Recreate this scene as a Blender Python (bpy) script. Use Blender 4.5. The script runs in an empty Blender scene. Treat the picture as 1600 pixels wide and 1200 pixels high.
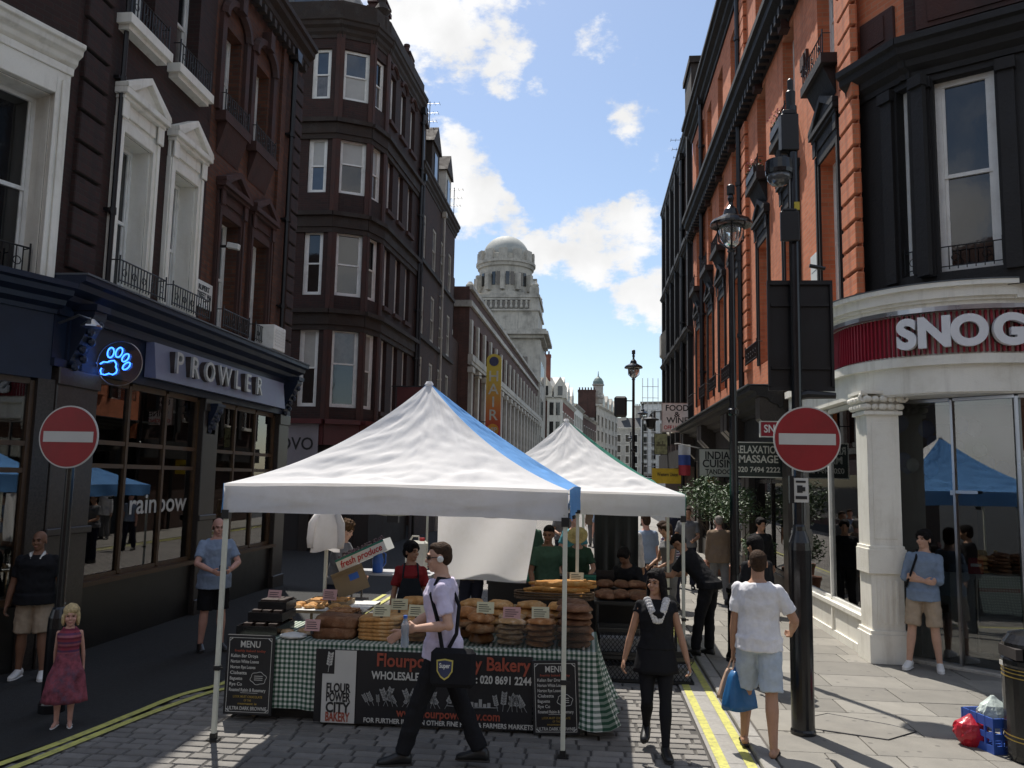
import bpy, bmesh, math, random
from math import sin, cos, pi, radians as R, sqrt, atan2
from mathutils import Vector as V, Matrix, Euler, noise as mnoise
random.seed(7)
S = bpy.context.scene
COL = S.collection

# ------------------------------------------------------------------ camera
FPX, CAMH = 1290.0, 2.35
YAW, PITCH, ROLL = R(5.3), R(6.55), R(1.1)
_f = V((-sin(YAW)*cos(PITCH), cos(YAW)*cos(PITCH), sin(PITCH)))
_r0 = V((cos(YAW), sin(YAW), 0)); _u0 = _r0.cross(_f)
_r = _r0*cos(ROLL) + _u0*sin(ROLL); _u = _u0*cos(ROLL) - _r0*sin(ROLL)
cam_d = bpy.data.cameras.new('camera'); cam = bpy.data.objects.new('camera', cam_d); COL.objects.link(cam)
cam_d.sensor_width = 36; cam_d.lens = FPX/1600*36; cam_d.clip_start = .05; cam_d.clip_end = 3000
CAMP = V((0, 0, CAMH))
cam.matrix_world = Matrix(((_r.x, _u.x, -_f.x, 0), (_r.y, _u.y, -_f.y, 0), (_r.z, _u.z, -_f.z, CAMH), (0, 0, 0, 1)))
S.camera = cam
def ray(x, y): return _f + _r*((x-800)/FPX) + _u*((600-y)/FPX)
def gp(x, y, z=0):                       # a point of the photograph on the level z
    d = ray(x, y); return CAMP + d*((z-CAMH)/d.z)
def atY(x, y, Y):
    d = ray(x, y); return CAMP + d*(Y/d.y)
def atX(x, y, X):
    d = ray(x, y); return CAMP + d*(X/d.x)

# ------------------------------------------------------------------ sun, sky, exposure
SUN_EL, SUN_AZ = R(62), R(26)            # azimuth: degrees left of the street's direction (+Y)
SUNV = V((-sin(SUN_AZ)*cos(SUN_EL), cos(SUN_AZ)*cos(SUN_EL), sin(SUN_EL)))
sun_d = bpy.data.lights.new('sun', 'SUN'); sun = bpy.data.objects.new('sun', sun_d); COL.objects.link(sun)
sun_d.energy = 5.0; sun_d.angle = R(.53); sun_d.color = (1, .95, .87)
sun.rotation_euler = (-SUNV).to_track_quat('-Z', 'Y').to_euler()
W = bpy.data.worlds.new('World'); S.world = W; W.use_nodes = True
nt = W.node_tree; nt.nodes.clear()
def N(t, **k):
    n = nt.nodes.new(t)
    for a, b in k.items(): setattr(n, a, b)
    return n
def L(a, b): nt.links.new(a, b)
out = N('ShaderNodeOutputWorld'); bg = N('ShaderNodeBackground'); L(bg.outputs[0], out.inputs[0])
bg.inputs[1].default_value = .135
sky = N('ShaderNodeTexSky', sky_type='NISHITA'); sky.sun_disc = False
sky.sun_elevation = SUN_EL; sky.sun_rotation = -SUN_AZ
sky.air_density = 1.0; sky.dust_density = .7; sky.ozone_density = .3
tc = N('ShaderNodeTexCoord')
def vmath(op, a, b=None, s=None):
    n = N('ShaderNodeVectorMath', operation=op)
    for i, q in enumerate((a, b)):
        if q is None: continue
        if hasattr(q, 'links'): L(q, n.inputs[i])
        else: n.inputs[i].default_value = q
    if s is not None: n.inputs[3].default_value = s
    return n
def smath(op, a, b, clamp=False):
    n = N('ShaderNodeMath', operation=op); n.use_clamp = clamp
    for i, q in enumerate((a, b)):
        if hasattr(q, 'links'): L(q, n.inputs[i])
        else: n.inputs[i].default_value = q
    return n.outputs[0]
wn = N('ShaderNodeTexNoise'); wn.inputs['Scale'].default_value = 15; wn.inputs['Detail'].default_value = 6
wn.inputs['Roughness'].default_value = .62
L(tc.outputs['Generated'], wn.inputs['Vector'])
wd = vmath('SUBTRACT', wn.outputs['Color'], (.5, .5, .5)); ws = vmath('SCALE', wd.outputs[0], s=.055)
wv = vmath('NORMALIZE', vmath('ADD', tc.outputs['Generated'], ws.outputs[0]).outputs[0])
CLOUDS = [  # pixel, radius in degrees, weight
 (650, 20, 3.2, 1), (725, 40, 3.4, 1), (770, 85, 2.0, .95), (690, -80, 4.5, 1), (800, -60, 3, .7), (590, 130, 3.0, .9),
 (930, 65, 1.7, .6), (842, 140, .9, .5), (985, 185, 1.5, .75), (960, 158, .9, .6),
 (690, 270, 2.9, 1), (740, 315, 2.2, 1), (795, 340, 1.3, .9),
 (850, 398, 1.7, 1), (920, 390, 2.2, 1), (975, 370, 2.1, 1), (985, 335, 1.2, .9),
 (995, 466, 1.7, 1), (1035, 462, 1.9, 1), (1040, 258, 1.0, .6), (1050, 60, 3.5, .3)]
mask = None
for (px, py, rr, wgt) in CLOUDS:
    d = ray(px, py).normalized()
    dt = vmath('DOT_PRODUCT', wv.outputs[0], tuple(d))
    mr = N('ShaderNodeMapRange')
    L(dt.outputs['Value'], mr.inputs[0]); mr.inputs[1].default_value = cos(R(rr*1.75)); mr.inputs[2].default_value = cos(R(rr*.35))
    mr.inputs[4].default_value = wgt
    mask = mr.outputs[0] if mask is None else smath('MAXIMUM', mask, mr.outputs[0])
fb = N('ShaderNodeTexNoise'); fb.inputs['Scale'].default_value = 22; fb.inputs['Detail'].default_value = 9; fb.inputs['Roughness'].default_value = .62
fbs = vmath('MULTIPLY', tc.outputs['Generated'], (1, 1, 1.7)); L(fbs.outputs[0], fb.inputs['Vector'])
mask = smath('MULTIPLY', mask, 1.0); mask = smath('ADD', mask, smath('MULTIPLY', smath('SUBTRACT', fb.outputs[0], .5), 1.7))
mk_ = N('ShaderNodeMapRange'); mk_.interpolation_type = 'SMOOTHSTEP'; L(mask, mk_.inputs[0]); mk_.inputs[1].default_value = .50; mk_.inputs[2].default_value = .90; mask = mk_.outputs[0]
# cumulus added over the unseen dome, thickened to brighten and whiten the ambient light
gn = N('ShaderNodeTexNoise'); gn.inputs['Scale'].default_value = 3.2; gn.inputs['Detail'].default_value = 7; gn.inputs['Roughness'].default_value = .6
L(vmath('ADD', tc.outputs['Generated'], (3.1, 7.7, 1.4)).outputs[0], gn.inputs['Vector'])
gr = N('ShaderNodeMapRange'); gr.interpolation_type = 'SMOOTHSTEP'; L(gn.outputs[0], gr.inputs[0]); gr.inputs[1].default_value = .46; gr.inputs[2].default_value = .60
fd = vmath('DOT_PRODUCT', tc.outputs['Generated'], tuple(ray(850, 250).normalized()))
fr = N('ShaderNodeMapRange'); L(fd.outputs['Value'], fr.inputs[0]); fr.inputs[1].default_value = cos(R(40)); fr.inputs[2].default_value = cos(R(30)); fr.inputs[3].default_value = 1; fr.inputs[4].default_value = 0
mask = smath('MAXIMUM', mask, smath('MULTIPLY', gr.outputs[0], fr.outputs[0]))
cn = N('ShaderNodeTexNoise'); cn.inputs['Scale'].default_value = 14; cn.inputs['Detail'].default_value = 5
L(tc.outputs['Generated'], cn.inputs['Vector'])
crp = N('ShaderNodeMapRange'); L(cn.outputs[0], crp.inputs[0]); crp.inputs[1].default_value = .3; crp.inputs[2].default_value = .7; crp.inputs[3].default_value = 5.4; crp.inputs[4].default_value = 6.9
ccol = N('ShaderNodeCombineColor'); [L(crp.outputs[0], ccol.inputs[i]) for i in range(3)]
mx = N('ShaderNodeMix', data_type='RGBA'); L(mask, mx.inputs[0]); L(sky.outputs[0], mx.inputs[6]); L(ccol.outputs[0], mx.inputs[7])
L(mx.outputs[2], bg.inputs[0])
S.view_settings.view_transform = 'Standard'; S.view_settings.look = 'None'
S.view_settings.exposure = .2; S.view_settings.gamma = 1
S.cycles.use_denoising = True
S.cycles.max_bounces = 6; S.cycles.diffuse_bounces = 3; S.cycles.glossy_bounces = 3; S.cycles.transparent_max_bounces = 12
S.cycles.sample_clamp_indirect = 6

# ------------------------------------------------------------------ materials
MATS = {}
def M(name, col=(.5, .5, .5), rough=.7, var=.18, scale=3, bump=0, bscale=40, metal=0, spec=.5, emit=None, dirt=None, dscale=1.2, rnd=0, coat=0, subs=0, trans=0):
    if name in MATS: return MATS[name]
    m = bpy.data.materials.new(name); m.use_nodes = True; MATS[name] = m
    t = m.node_tree; b = t.nodes['Principled BSDF']
    b.inputs['Roughness'].default_value = rough; b.inputs['Metallic'].default_value = metal
    b.inputs['Specular IOR Level'].default_value = spec; b.inputs['Coat Weight'].default_value = coat
    if trans: b.inputs['Transmission Weight'].default_value = trans
    if emit:
        b.inputs['Emission Color'].default_value = (*emit[:3], 1); b.inputs['Emission Strength'].default_value = emit[3]
    co = t.nodes.new('ShaderNodeTexCoord')
    cur = None
    if var:
        n = t.nodes.new('ShaderNodeTexNoise'); n.inputs['Scale'].default_value = scale; n.inputs['Detail'].default_value = 6; n.inputs['Roughness'].default_value = .65
        t.links.new(co.outputs['Object'], n.inputs['Vector'])
        r = t.nodes.new('ShaderNodeValToRGB'); t.links.new(n.outputs[0], r.inputs[0])
        r.color_ramp.elements[0].position = .3; r.color_ramp.elements[1].position = .7
        r.color_ramp.elements[0].color = (*[c*(1-var) for c in col], 1); r.color_ramp.elements[1].color = (*[min(1, c*(1+var)) for c in col], 1)
        cur = r.outputs[0]
        rr = t.nodes.new('ShaderNodeMapRange'); t.links.new(n.outputs[0], rr.inputs[0]); rr.inputs[1].default_value = .3; rr.inputs[2].default_value = .7
        rr.inputs[3].default_value = max(.02, rough*.85); rr.inputs[4].default_value = min(1, rough*1.15); t.links.new(rr.outputs[0], b.inputs['Roughness'])
    if dirt:
        n2 = t.nodes.new('ShaderNodeTexNoise'); n2.inputs['Scale'].default_value = dscale; n2.inputs['Detail'].default_value = 9; n2.inputs['Roughness'].default_value = .7
        t.links.new(co.outputs['Object'], n2.inputs['Vector'])
        r2 = t.nodes.new('ShaderNodeValToRGB'); t.links.new(n2.outputs[0], r2.inputs[0])
        r2.color_ramp.elements[0].position = .48; r2.color_ramp.elements[1].position = .7; r2.color_ramp.elements[0].color = (0, 0, 0, 1); r2.color_ramp.elements[1].color = (.8, .8, .8, 1)
        mx = t.nodes.new('ShaderNodeMix'); mx.data_type = 'RGBA'; t.links.new(r2.outputs[0], mx.inputs[0])
        if cur: t.links.new(cur, mx.inputs[6])
        else: mx.inputs[6].default_value = (*col, 1)
        mx.inputs[7].default_value = (*dirt, 1); cur = mx.outputs[2]
    if rnd:
        oi = t.nodes.new('ShaderNodeObjectInfo'); ge = t.nodes.new('ShaderNodeNewGeometry')
        a = t.nodes.new('ShaderNodeMath'); a.operation = 'ADD'; t.links.new(oi.outputs['Random'], a.inputs[0]); t.links.new(ge.outputs['Random Per Island'], a.inputs[1])
        fr_ = t.nodes.new('ShaderNodeMath'); fr_.operation = 'FRACT'; t.links.new(a.outputs[0], fr_.inputs[0])
        mp = t.nodes.new('ShaderNodeMapRange'); t.links.new(fr_.outputs[0], mp.inputs[0]); mp.inputs[3].default_value = 1-rnd; mp.inputs[4].default_value = 1+rnd
        sc = t.nodes.new('ShaderNodeVectorMath'); sc.operation = 'SCALE'
        if cur: t.links.new(cur, sc.inputs[0])
        else: sc.inputs[0].default_value = col
        t.links.new(mp.outputs[0], sc.inputs[3]); cur = sc.outputs[0]
    if cur: t.links.new(cur, b.inputs['Base Color'])
    else: b.inputs['Base Color'].default_value = (*col, 1)
    if bump:
        n3 = t.nodes.new('ShaderNodeTexNoise'); n3.inputs['Scale'].default_value = bscale; n3.inputs['Detail'].default_value = 5
        t.links.new(co.outputs['Object'], n3.inputs['Vector'])
        bp = t.nodes.new('ShaderNodeBump'); bp.inputs['Strength'].default_value = bump; bp.inputs['Distance'].default_value = .02
        t.links.new(n3.outputs[0], bp.inputs['Height']); t.links.new(bp.outputs[0], b.inputs['Normal'])
    return m
def brick_mat(name, c1, c2, mortar, bw=.225, rh=.075, ms=.1, grime=(.02, .018, .016), gpos=(.45, .75), bump=.5):
    if name in MATS: return MATS[name]
    m = bpy.data.materials.new(name); m.use_nodes = True; MATS[name] = m
    t = m.node_tree; b = t.nodes['Principled BSDF']; b.inputs['Roughness'].default_value = .85
    co = t.nodes.new('ShaderNodeTexCoord'); sp = t.nodes.new('ShaderNodeSeparateXYZ'); t.links.new(co.outputs['Object'], sp.inputs[0])
    ad = t.nodes.new('ShaderNodeMath'); t.links.new(sp.outputs[0], ad.inputs[0]); t.links.new(sp.outputs[1], ad.inputs[1])
    cb = t.nodes.new('ShaderNodeCombineXYZ'); t.links.new(ad.outputs[0], cb.inputs[0]); t.links.new(sp.outputs[2], cb.inputs[1])
    k = t.nodes.new('ShaderNodeTexBrick'); t.links.new(cb.outputs[0], k.inputs['Vector'])
    k.inputs['Scale'].default_value = 1; k.inputs['Brick Width'].default_value = bw; k.inputs['Row Height'].default_value = rh
    k.inputs['Mortar Size'].default_value = rh*ms; k.inputs['Color1'].default_value = (*c1, 1); k.inputs['Color2'].default_value = (*c2, 1); k.inputs['Mortar'].default_value = (*mortar, 1)
    n = t.nodes.new('ShaderNodeTexNoise'); n.inputs['Scale'].default_value = .8; n.inputs['Detail'].default_value = 9; n.inputs['Roughness'].default_value = .68
    t.links.new(co.outputs['Object'], n.inputs['Vector'])
    rp = t.nodes.new('ShaderNodeMapRange'); t.links.new(n.outputs[0], rp.inputs[0]); rp.inputs[1].default_value = gpos[0]; rp.inputs[2].default_value = gpos[1]; rp.inputs[4].default_value = .75
    mpn = t.nodes.new('ShaderNodeMapping'); mpn.inputs['Scale'].default_value = (2.6, 2.6, .22); t.links.new(co.outputs['Object'], mpn.inputs[0])
    n5 = t.nodes.new('ShaderNodeTexNoise'); n5.inputs['Scale'].default_value = 1.6; n5.inputs['Detail'].default_value = 7; t.links.new(mpn.outputs[0], n5.inputs['Vector'])
    rp5 = t.nodes.new('ShaderNodeMapRange'); t.links.new(n5.outputs[0], rp5.inputs[0]); rp5.inputs[1].default_value = .5; rp5.inputs[2].default_value = .74; rp5.inputs[4].default_value = .6
    mxm = t.nodes.new('ShaderNodeMath'); mxm.operation = 'MAXIMUM'; t.links.new(rp.outputs[0], mxm.inputs[0]); t.links.new(rp5.outputs[0], mxm.inputs[1])
    mx = t.nodes.new('ShaderNodeMix'); mx.data_type = 'RGBA'; t.links.new(mxm.outputs[0], mx.inputs[0]); t.links.new(k.outputs[0], mx.inputs[6]); mx.inputs[7].default_value = (*grime, 1)
    t.links.new(mx.outputs[2], b.inputs['Base Color'])
    bp = t.nodes.new('ShaderNodeBump'); bp.inputs['Strength'].default_value = bump; bp.inputs['Distance'].default_value = .012; bp.invert = True
    t.links.new(k.outputs['Fac'], bp.inputs['Height']); t.links.new(bp.outputs[0], b.inputs['Normal'])
    return m
def streaks(name, col, amt=.55):          # rain streaks and dirt with a shape of their own
    t = MATS[name].node_tree; b = t.nodes['Principled BSDF']; src = b.inputs['Base Color'].links[0].from_socket
    co = t.nodes.new('ShaderNodeTexCoord'); mp = t.nodes.new('ShaderNodeMapping'); mp.inputs['Scale'].default_value = (7, 7, .7); t.links.new(co.outputs['Object'], mp.inputs[0])
    n = t.nodes.new('ShaderNodeTexNoise'); n.inputs['Scale'].default_value = 1; n.inputs['Detail'].default_value = 8; n.inputs['Roughness'].default_value = .6; t.links.new(mp.outputs[0], n.inputs['Vector'])
    r = t.nodes.new('ShaderNodeMapRange'); t.links.new(n.outputs[0], r.inputs[0]); r.inputs[1].default_value = .52; r.inputs[2].default_value = .75; r.inputs[4].default_value = amt
    mx = t.nodes.new('ShaderNodeMix'); mx.data_type = 'RGBA'; t.links.new(r.outputs[0], mx.inputs[0]); t.links.new(src, mx.inputs[6]); mx.inputs[7].default_value = (*col, 1); t.links.new(mx.outputs[2], b.inputs['Base Color'])
def spots_on(name, col, scale, thr, amt):      # gum and oil spots
    t = MATS[name].node_tree; b = t.nodes['Principled BSDF']; src = b.inputs['Base Color'].links[0].from_socket
    g = t.nodes.new('ShaderNodeNewGeometry'); v = t.nodes.new('ShaderNodeTexVoronoi'); v.inputs['Scale'].default_value = scale; t.links.new(g.outputs['Position'], v.inputs['Vector'])
    r = t.nodes.new('ShaderNodeMapRange'); t.links.new(v.outputs['Distance'], r.inputs[0]); r.inputs[1].default_value = thr; r.inputs[2].default_value = thr*.6; r.inputs[3].default_value = 0; r.inputs[4].default_value = amt
    n = t.nodes.new('ShaderNodeTexNoise'); n.inputs['Scale'].default_value = .55; n.inputs['Detail'].default_value = 7; n.inputs['Roughness'].default_value = .65; t.links.new(g.outputs['Position'], n.inputs['Vector'])
    r2 = t.nodes.new('ShaderNodeMapRange'); t.links.new(n.outputs[0], r2.inputs[0]); r2.inputs[1].default_value = .5; r2.inputs[2].default_value = .72; r2.inputs[4].default_value = .5
    a = t.nodes.new('ShaderNodeMath'); a.operation = 'MAXIMUM'; t.links.new(r.outputs[0], a.inputs[0]); t.links.new(r2.outputs[0], a.inputs[1])
    mx = t.nodes.new('ShaderNodeMix'); mx.data_type = 'RGBA'; t.links.new(a.outputs[0], mx.inputs[0]); t.links.new(src, mx.inputs[6]); mx.inputs[7].default_value = (*col, 1); t.links.new(mx.outputs[2], b.inputs['Base Color'])
def glass_mat(name, tint=(.8, .85, .85), amt=.14):          # a real see-through pane: fresnel reflection over clear glass
    if name in MATS: return MATS[name]
    m = bpy.data.materials.new(name); m.use_nodes = True; MATS[name] = m
    t = m.node_tree; t.nodes.clear(); o = t.nodes.new('ShaderNodeOutputMaterial'); mx = t.nodes.new('ShaderNodeMixShader')
    tr = t.nodes.new('ShaderNodeBsdfTransparent'); tr.inputs[0].default_value = (*tint, 1)
    gl = t.nodes.new('ShaderNodeBsdfGlossy'); gl.inputs['Roughness'].default_value = .01
    fr = t.nodes.new('ShaderNodeFresnel'); fr.inputs[0].default_value = 1.52
    a = t.nodes.new('ShaderNodeMath'); a.operation = 'ADD'; a.use_clamp = True; t.links.new(fr.outputs[0], a.inputs[0]); a.inputs[1].default_value = amt
    t.links.new(a.outputs[0], mx.inputs[0]); t.links.new(tr.outputs[0], mx.inputs[1]); t.links.new(gl.outputs[0], mx.inputs[2]); t.links.new(mx.outputs[0], o.inputs[0])
    return m
M('window_dark', (.010, .011, .012), .04, var=.6, scale=2.2, spec=.9, bump=.05, bscale=3)
M('window_curtain', (.13, .12, .11), .12, var=.5, scale=3, spec=.9, bump=.05, bscale=3)
M('window_blind', (.42, .41, .38), .25, var=.12, scale=2)
M('window_sky', (.05, .065, .085), .04, var=.4, scale=1.1, spec=1, bump=.05, bscale=3)
M('white_paint', (.80, .79, .75), .45, var=.06, scale=5, dirt=(.62, .60, .55), dscale=3)
M('cream_stucco', (.86, .83, .74), .6, var=.05, scale=4, bump=.15, bscale=60, dirt=(.66, .62, .53), dscale=2)
M('pale_stone', (.50, .47, .41), .8, var=.15, scale=1.2, bump=.3, bscale=30, dirt=(.16, .15, .13), dscale=.7)
M('sooty_stone', (.03, .02, .015), .85, var=.4, scale=2.5, bump=.5, bscale=25, dirt=(.055, .045, .038), dscale=1.6)
M('red_stone', (.06, .024, .018), .8, var=.3, scale=2, bump=.4, bscale=30, dirt=(.025, .02, .018), dscale=1.5)
M('black_iron', (.007, .007, .008), .42, var=.3, scale=8, spec=.5)
M('black_gloss', (.008, .008, .009), .22, var=.3, scale=3, spec=.55, bump=.04, bscale=20)
M('slate', (.04, .043, .047), .6, var=.3, scale=2, bump=.4, bscale=9)
M('lead', (.09, .1, .11), .5, var=.3, scale=3)
M('blue_paint', (.010, .017, .036), .45, var=.2, scale=4, spec=.4)
M('granite', (.036, .029, .025), .35, var=.5, scale=35, spec=.5)
M('wood_frame', (.07, .037, .016), .5, var=.35, scale=6, bump=.2, bscale=30)
M('steel', (.45, .45, .46), .3, var=.1, metal=1)
streaks('cream_stucco', (.46, .42, .34), .5); streaks('white_paint', (.5, .47, .42), .35); streaks('pale_stone', (.16, .15, .135), .6)
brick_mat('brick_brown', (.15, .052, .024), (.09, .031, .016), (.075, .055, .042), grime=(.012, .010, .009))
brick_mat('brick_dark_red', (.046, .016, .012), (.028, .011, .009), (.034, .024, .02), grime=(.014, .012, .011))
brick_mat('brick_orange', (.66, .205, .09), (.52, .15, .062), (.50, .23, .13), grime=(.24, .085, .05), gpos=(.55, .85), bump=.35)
brick_mat('brick_sooty', (.075, .03, .018), (.045, .02, .013), (.03, .02, .015), grime=(.018, .011, .008))
brick_mat('brick_far', (.13, .055, .04), (.095, .042, .032), (.09, .07, .06))
brick_mat('brick_far_red', (.28, .085, .055), (.22, .07, .045), (.16, .10, .08))
glass_mat('shop_glass', (.72, .75, .75), .10)
glass_mat('clear_glass', (.93, .95, .95), .02)

# ------------------------------------------------------------------ mesh helpers
class MB:
    def __init__(s): s.v = []; s.f = []
    def add(s, v, f):
        o = len(s.v); s.v += [tuple(p) for p in v]; s.f += [tuple(i+o for i in q) for q in f]; return s
    def box(s, x0, x1, y0, y1, z0, z1):
        return s.add([(x0, y0, z0), (x1, y0, z0), (x1, y1, z0), (x0, y1, z0), (x0, y0, z1), (x1, y0, z1), (x1, y1, z1), (x0, y1, z1)],
                     [(0, 3, 2, 1), (4, 5, 6, 7), (0, 1, 5, 4), (1, 2, 6, 5), (2, 3, 7, 6), (3, 0, 4, 7)])
    def cbox(s, c, d, rz=0, rx=0, ry=0):
        E = Euler((rx, ry, rz)).to_matrix(); c = V(c); h = V(d)/2
        vs = [c + E @ V((sx*h.x, sy*h.y, sz*h.z)) for sz in (-1, 1) for sx, sy in ((-1, -1), (1, -1), (1, 1), (-1, 1))]
        return s.add(vs, [(0, 3, 2, 1), (4, 5, 6, 7), (0, 1, 5, 4), (1, 2, 6, 5), (2, 3, 7, 6), (3, 0, 4, 7)])
    def prism(s, pts, a, b, axis='x'):          # polygon in the two other axes, swept from a to b
        n = len(pts)
        def q(p, t): return {'x': (t, p[0], p[1]), 'y': (p[0], t, p[1]), 'z': (p[0], p[1], t)}[axis]
        return s.add([q(p, a) for p in pts] + [q(p, b) for p in pts],
                     [tuple(range(n))[::-1], tuple(range(n, 2*n))] + [(i, (i+1) % n, n+(i+1) % n, n+i) for i in range(n)])
    def ring_loft(s, rings, caps=True):
        n = len(rings[0]); fs = []
        for k in range(len(rings)-1):
            for i in range(n): fs.append((k*n+i, k*n+(i+1) % n, (k+1)*n+(i+1) % n, (k+1)*n+i))
        if caps: fs += [tuple(range(n))[::-1], tuple((len(rings)-1)*n+i for i in range(n))]
        return s.add([p for r in rings for p in r], fs)
    def tube(s, pts, rad, n=8, caps=True):
        pts = [V(p) for p in pts]
        if not hasattr(rad, '__len__'): rad = [rad]*len(pts)
        rings = []; up = None
        for i, p in enumerate(pts):
            t = ((pts[min(i+1, len(pts)-1)] - pts[max(i-1, 0)])).normalized()
            if up is None: up = V((0, 0, 1)) if abs(t.z) < .9 else V((0, 1, 0))
            a = t.cross(up).normalized(); b = a.cross(t).normalized(); up = b
            rings.append([p + a*(cos(2*pi*j/n)*rad[i]) + b*(sin(2*pi*j/n)*rad[i]) for j in range(n)])
        return s.ring_loft(rings, caps)
    def lathe(s, prof, n=24, c=(0, 0, 0)):       # prof: (radius, z)
        return s.ring_loft([[(c[0]+r*cos(2*pi*j/n), c[1]+r*sin(2*pi*j/n), c[2]+z) for j in range(n)] for r, z in prof])
    def ell(s, c, r, n=12, m=8, rot=None):
        rings = []
        for k in range(1, m):
            a = -pi/2 + pi*k/m
            rings.append([V((cos(a)*cos(2*pi*j/n)*r[0], cos(a)*sin(2*pi*j/n)*r[1], sin(a)*r[2])) for j in range(n)])
        rings = [[V((0, 0, -r[2]))]*n] + rings + [[V((0, 0, r[2]))]*n]
        c = V(c)
        rings = [[c + (rot @ p if rot else p) for p in q] for q in rings]
        return s.ring_loft(rings, False)
    def mesh(s, name, mat, smooth=False):
        me = bpy.data.meshes.new(name); me.from_pydata(s.v, [], s.f)
        if mat: me.materials.append(MATS[mat] if isinstance(mat, str) else mat)
        if smooth: me.polygons.foreach_set('use_smooth', [True]*len(me.polygons))
        me.update(); return me
    def build(s, name, mat, parent=None, loc=(0, 0, 0), rz=0, smooth=False, bevel=0, fix=False):
        me = s.mesh(name, mat, smooth)
        if bevel or fix:
            bm = bmesh.new(); bm.from_mesh(me)
            bmesh.ops.remove_doubles(bm, verts=bm.verts, dist=1e-5)
            bmesh.ops.recalc_face_normals(bm, faces=bm.faces)
            if bevel:
                es = [e for e in bm.edges if len(e.link_faces) == 2 and e.calc_face_angle(0) > .6]
                bmesh.ops.bevel(bm, geom=es, offset=bevel, segments=1, affect='EDGES', clamp_overlap=True)
            bm.to_mesh(me); bm.free()
        return link(name, me, parent, loc, rz)
def link(name, me, parent=None, loc=(0, 0, 0), rz=0):
    o = bpy.data.objects.new(name, me); COL.objects.link(o)
    o.parent = parent; o.location = loc
    o.rotation_euler = rz if hasattr(rz, '__len__') else (0, 0, rz)
    return o
def tag(o, label=None, cat=None, group=None, kind=None):
    if label: o['label'] = label
    if cat: o['category'] = cat
    if group: o['group'] = group
    if kind: o['kind'] = kind
    return o
def thing(name, label, cat, loc=(0, 0, 0), rz=0, group=None):
    o = bpy.data.objects.new(name, None); COL.objects.link(o); o.empty_display_size = .2
    o.location = loc; o.rotation_euler = rz if hasattr(rz, '__len__') else (0, 0, rz)
    return tag(o, label, cat, group)
def copy_tree(o, parent=None):
    c = o.copy(); COL.objects.link(c); c.parent = parent
    for ch in o.children: copy_tree(ch, c)
    return c
# a private scene where modifiers and text are evaluated before the meshes are used
TMP = bpy.data.scenes.new('bake')
def bake(o):
    TMP.collection.objects.link(o); vl = TMP.view_layers[0]; vl.update()
    dg = vl.depsgraph; me = bpy.data.meshes.new_from_object(o.evaluated_get(dg), depsgraph=dg)
    TMP.collection.objects.unlink(o); bpy.data.objects.remove(o); return me
def text_mesh(s, size, mat, bold=0, extrude=.003, width=None, align='CENTER', shear=0, spacing=1.0, res=3):
    c = bpy.data.curves.new('t', 'FONT'); c.body = s; c.size = size; c.extrude = extrude; c.offset = bold*size
    c.align_x = align; c.align_y = 'CENTER'; c.shear = shear; c.space_character = spacing; c.resolution_u = res; c.space_line = .95
    me = bake(bpy.data.objects.new('t', c)); me.materials.clear(); me.materials.append(MATS[mat])
    if width and me.vertices:
        xs = [v.co.x for v in me.vertices]; k = width/(max(xs)-min(xs)); mid = (max(xs)+min(xs))/2 if align == 'CENTER' else min(xs)
        for v in me.vertices: v.co.x = (v.co.x-mid)*k
    return me
def text(name, s, size, mat, parent, loc, rz=0, **k):      # upright lettering facing local -Y
    me = text_mesh(s, size, mat, **k)
    rx = k.get('rx', 0)
    o = link(name, me, parent, loc, (pi/2, 0, rz)); return o
# ------------------------------------------------------------------ ground, road, pavements
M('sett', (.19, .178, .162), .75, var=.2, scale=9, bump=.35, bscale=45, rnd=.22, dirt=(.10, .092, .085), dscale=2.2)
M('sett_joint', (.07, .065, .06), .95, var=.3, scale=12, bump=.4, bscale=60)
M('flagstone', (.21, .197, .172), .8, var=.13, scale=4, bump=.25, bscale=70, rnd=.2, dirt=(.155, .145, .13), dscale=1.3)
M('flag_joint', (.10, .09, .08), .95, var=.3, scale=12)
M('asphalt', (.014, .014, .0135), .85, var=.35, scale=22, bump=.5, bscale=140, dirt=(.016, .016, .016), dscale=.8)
M('kerb_granite', (.27, .258, .238), .75, var=.2, scale=25, rnd=.1, dirt=(.18, .17, .155), dscale=2)
spots_on('flagstone', (.10, .095, .085), 5.5, .16, .75); spots_on('sett', (.085, .08, .075), 3.1, .1, .5); spots_on('asphalt', (.012, .012, .012), 4, .14, .5)
def paint_mat(name, col, under):
    m = M(name, col, .7, var=.15, scale=5, dirt=under, dscale=16, bump=.2, bscale=60); return m
paint_mat('yellow_paint', (.50, .48, .12), (.20, .185, .11))
def sheet(name, pts, z, mat, parent=None):
    return tag(MB().add([(x, y, z) for x, y in pts], [tuple(range(len(pts)))]).build(name, mat, parent), kind='structure')
g = sheet('ground', [(-400, -300), (400, -300), (400, 900), (-400, 900)], -.03, 'asphalt')
road = sheet('road', [(-6.4, -30), (1.47, -30), (1.47, 60), (-6.4, 60)], -.012, 'sett_joint')
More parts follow.
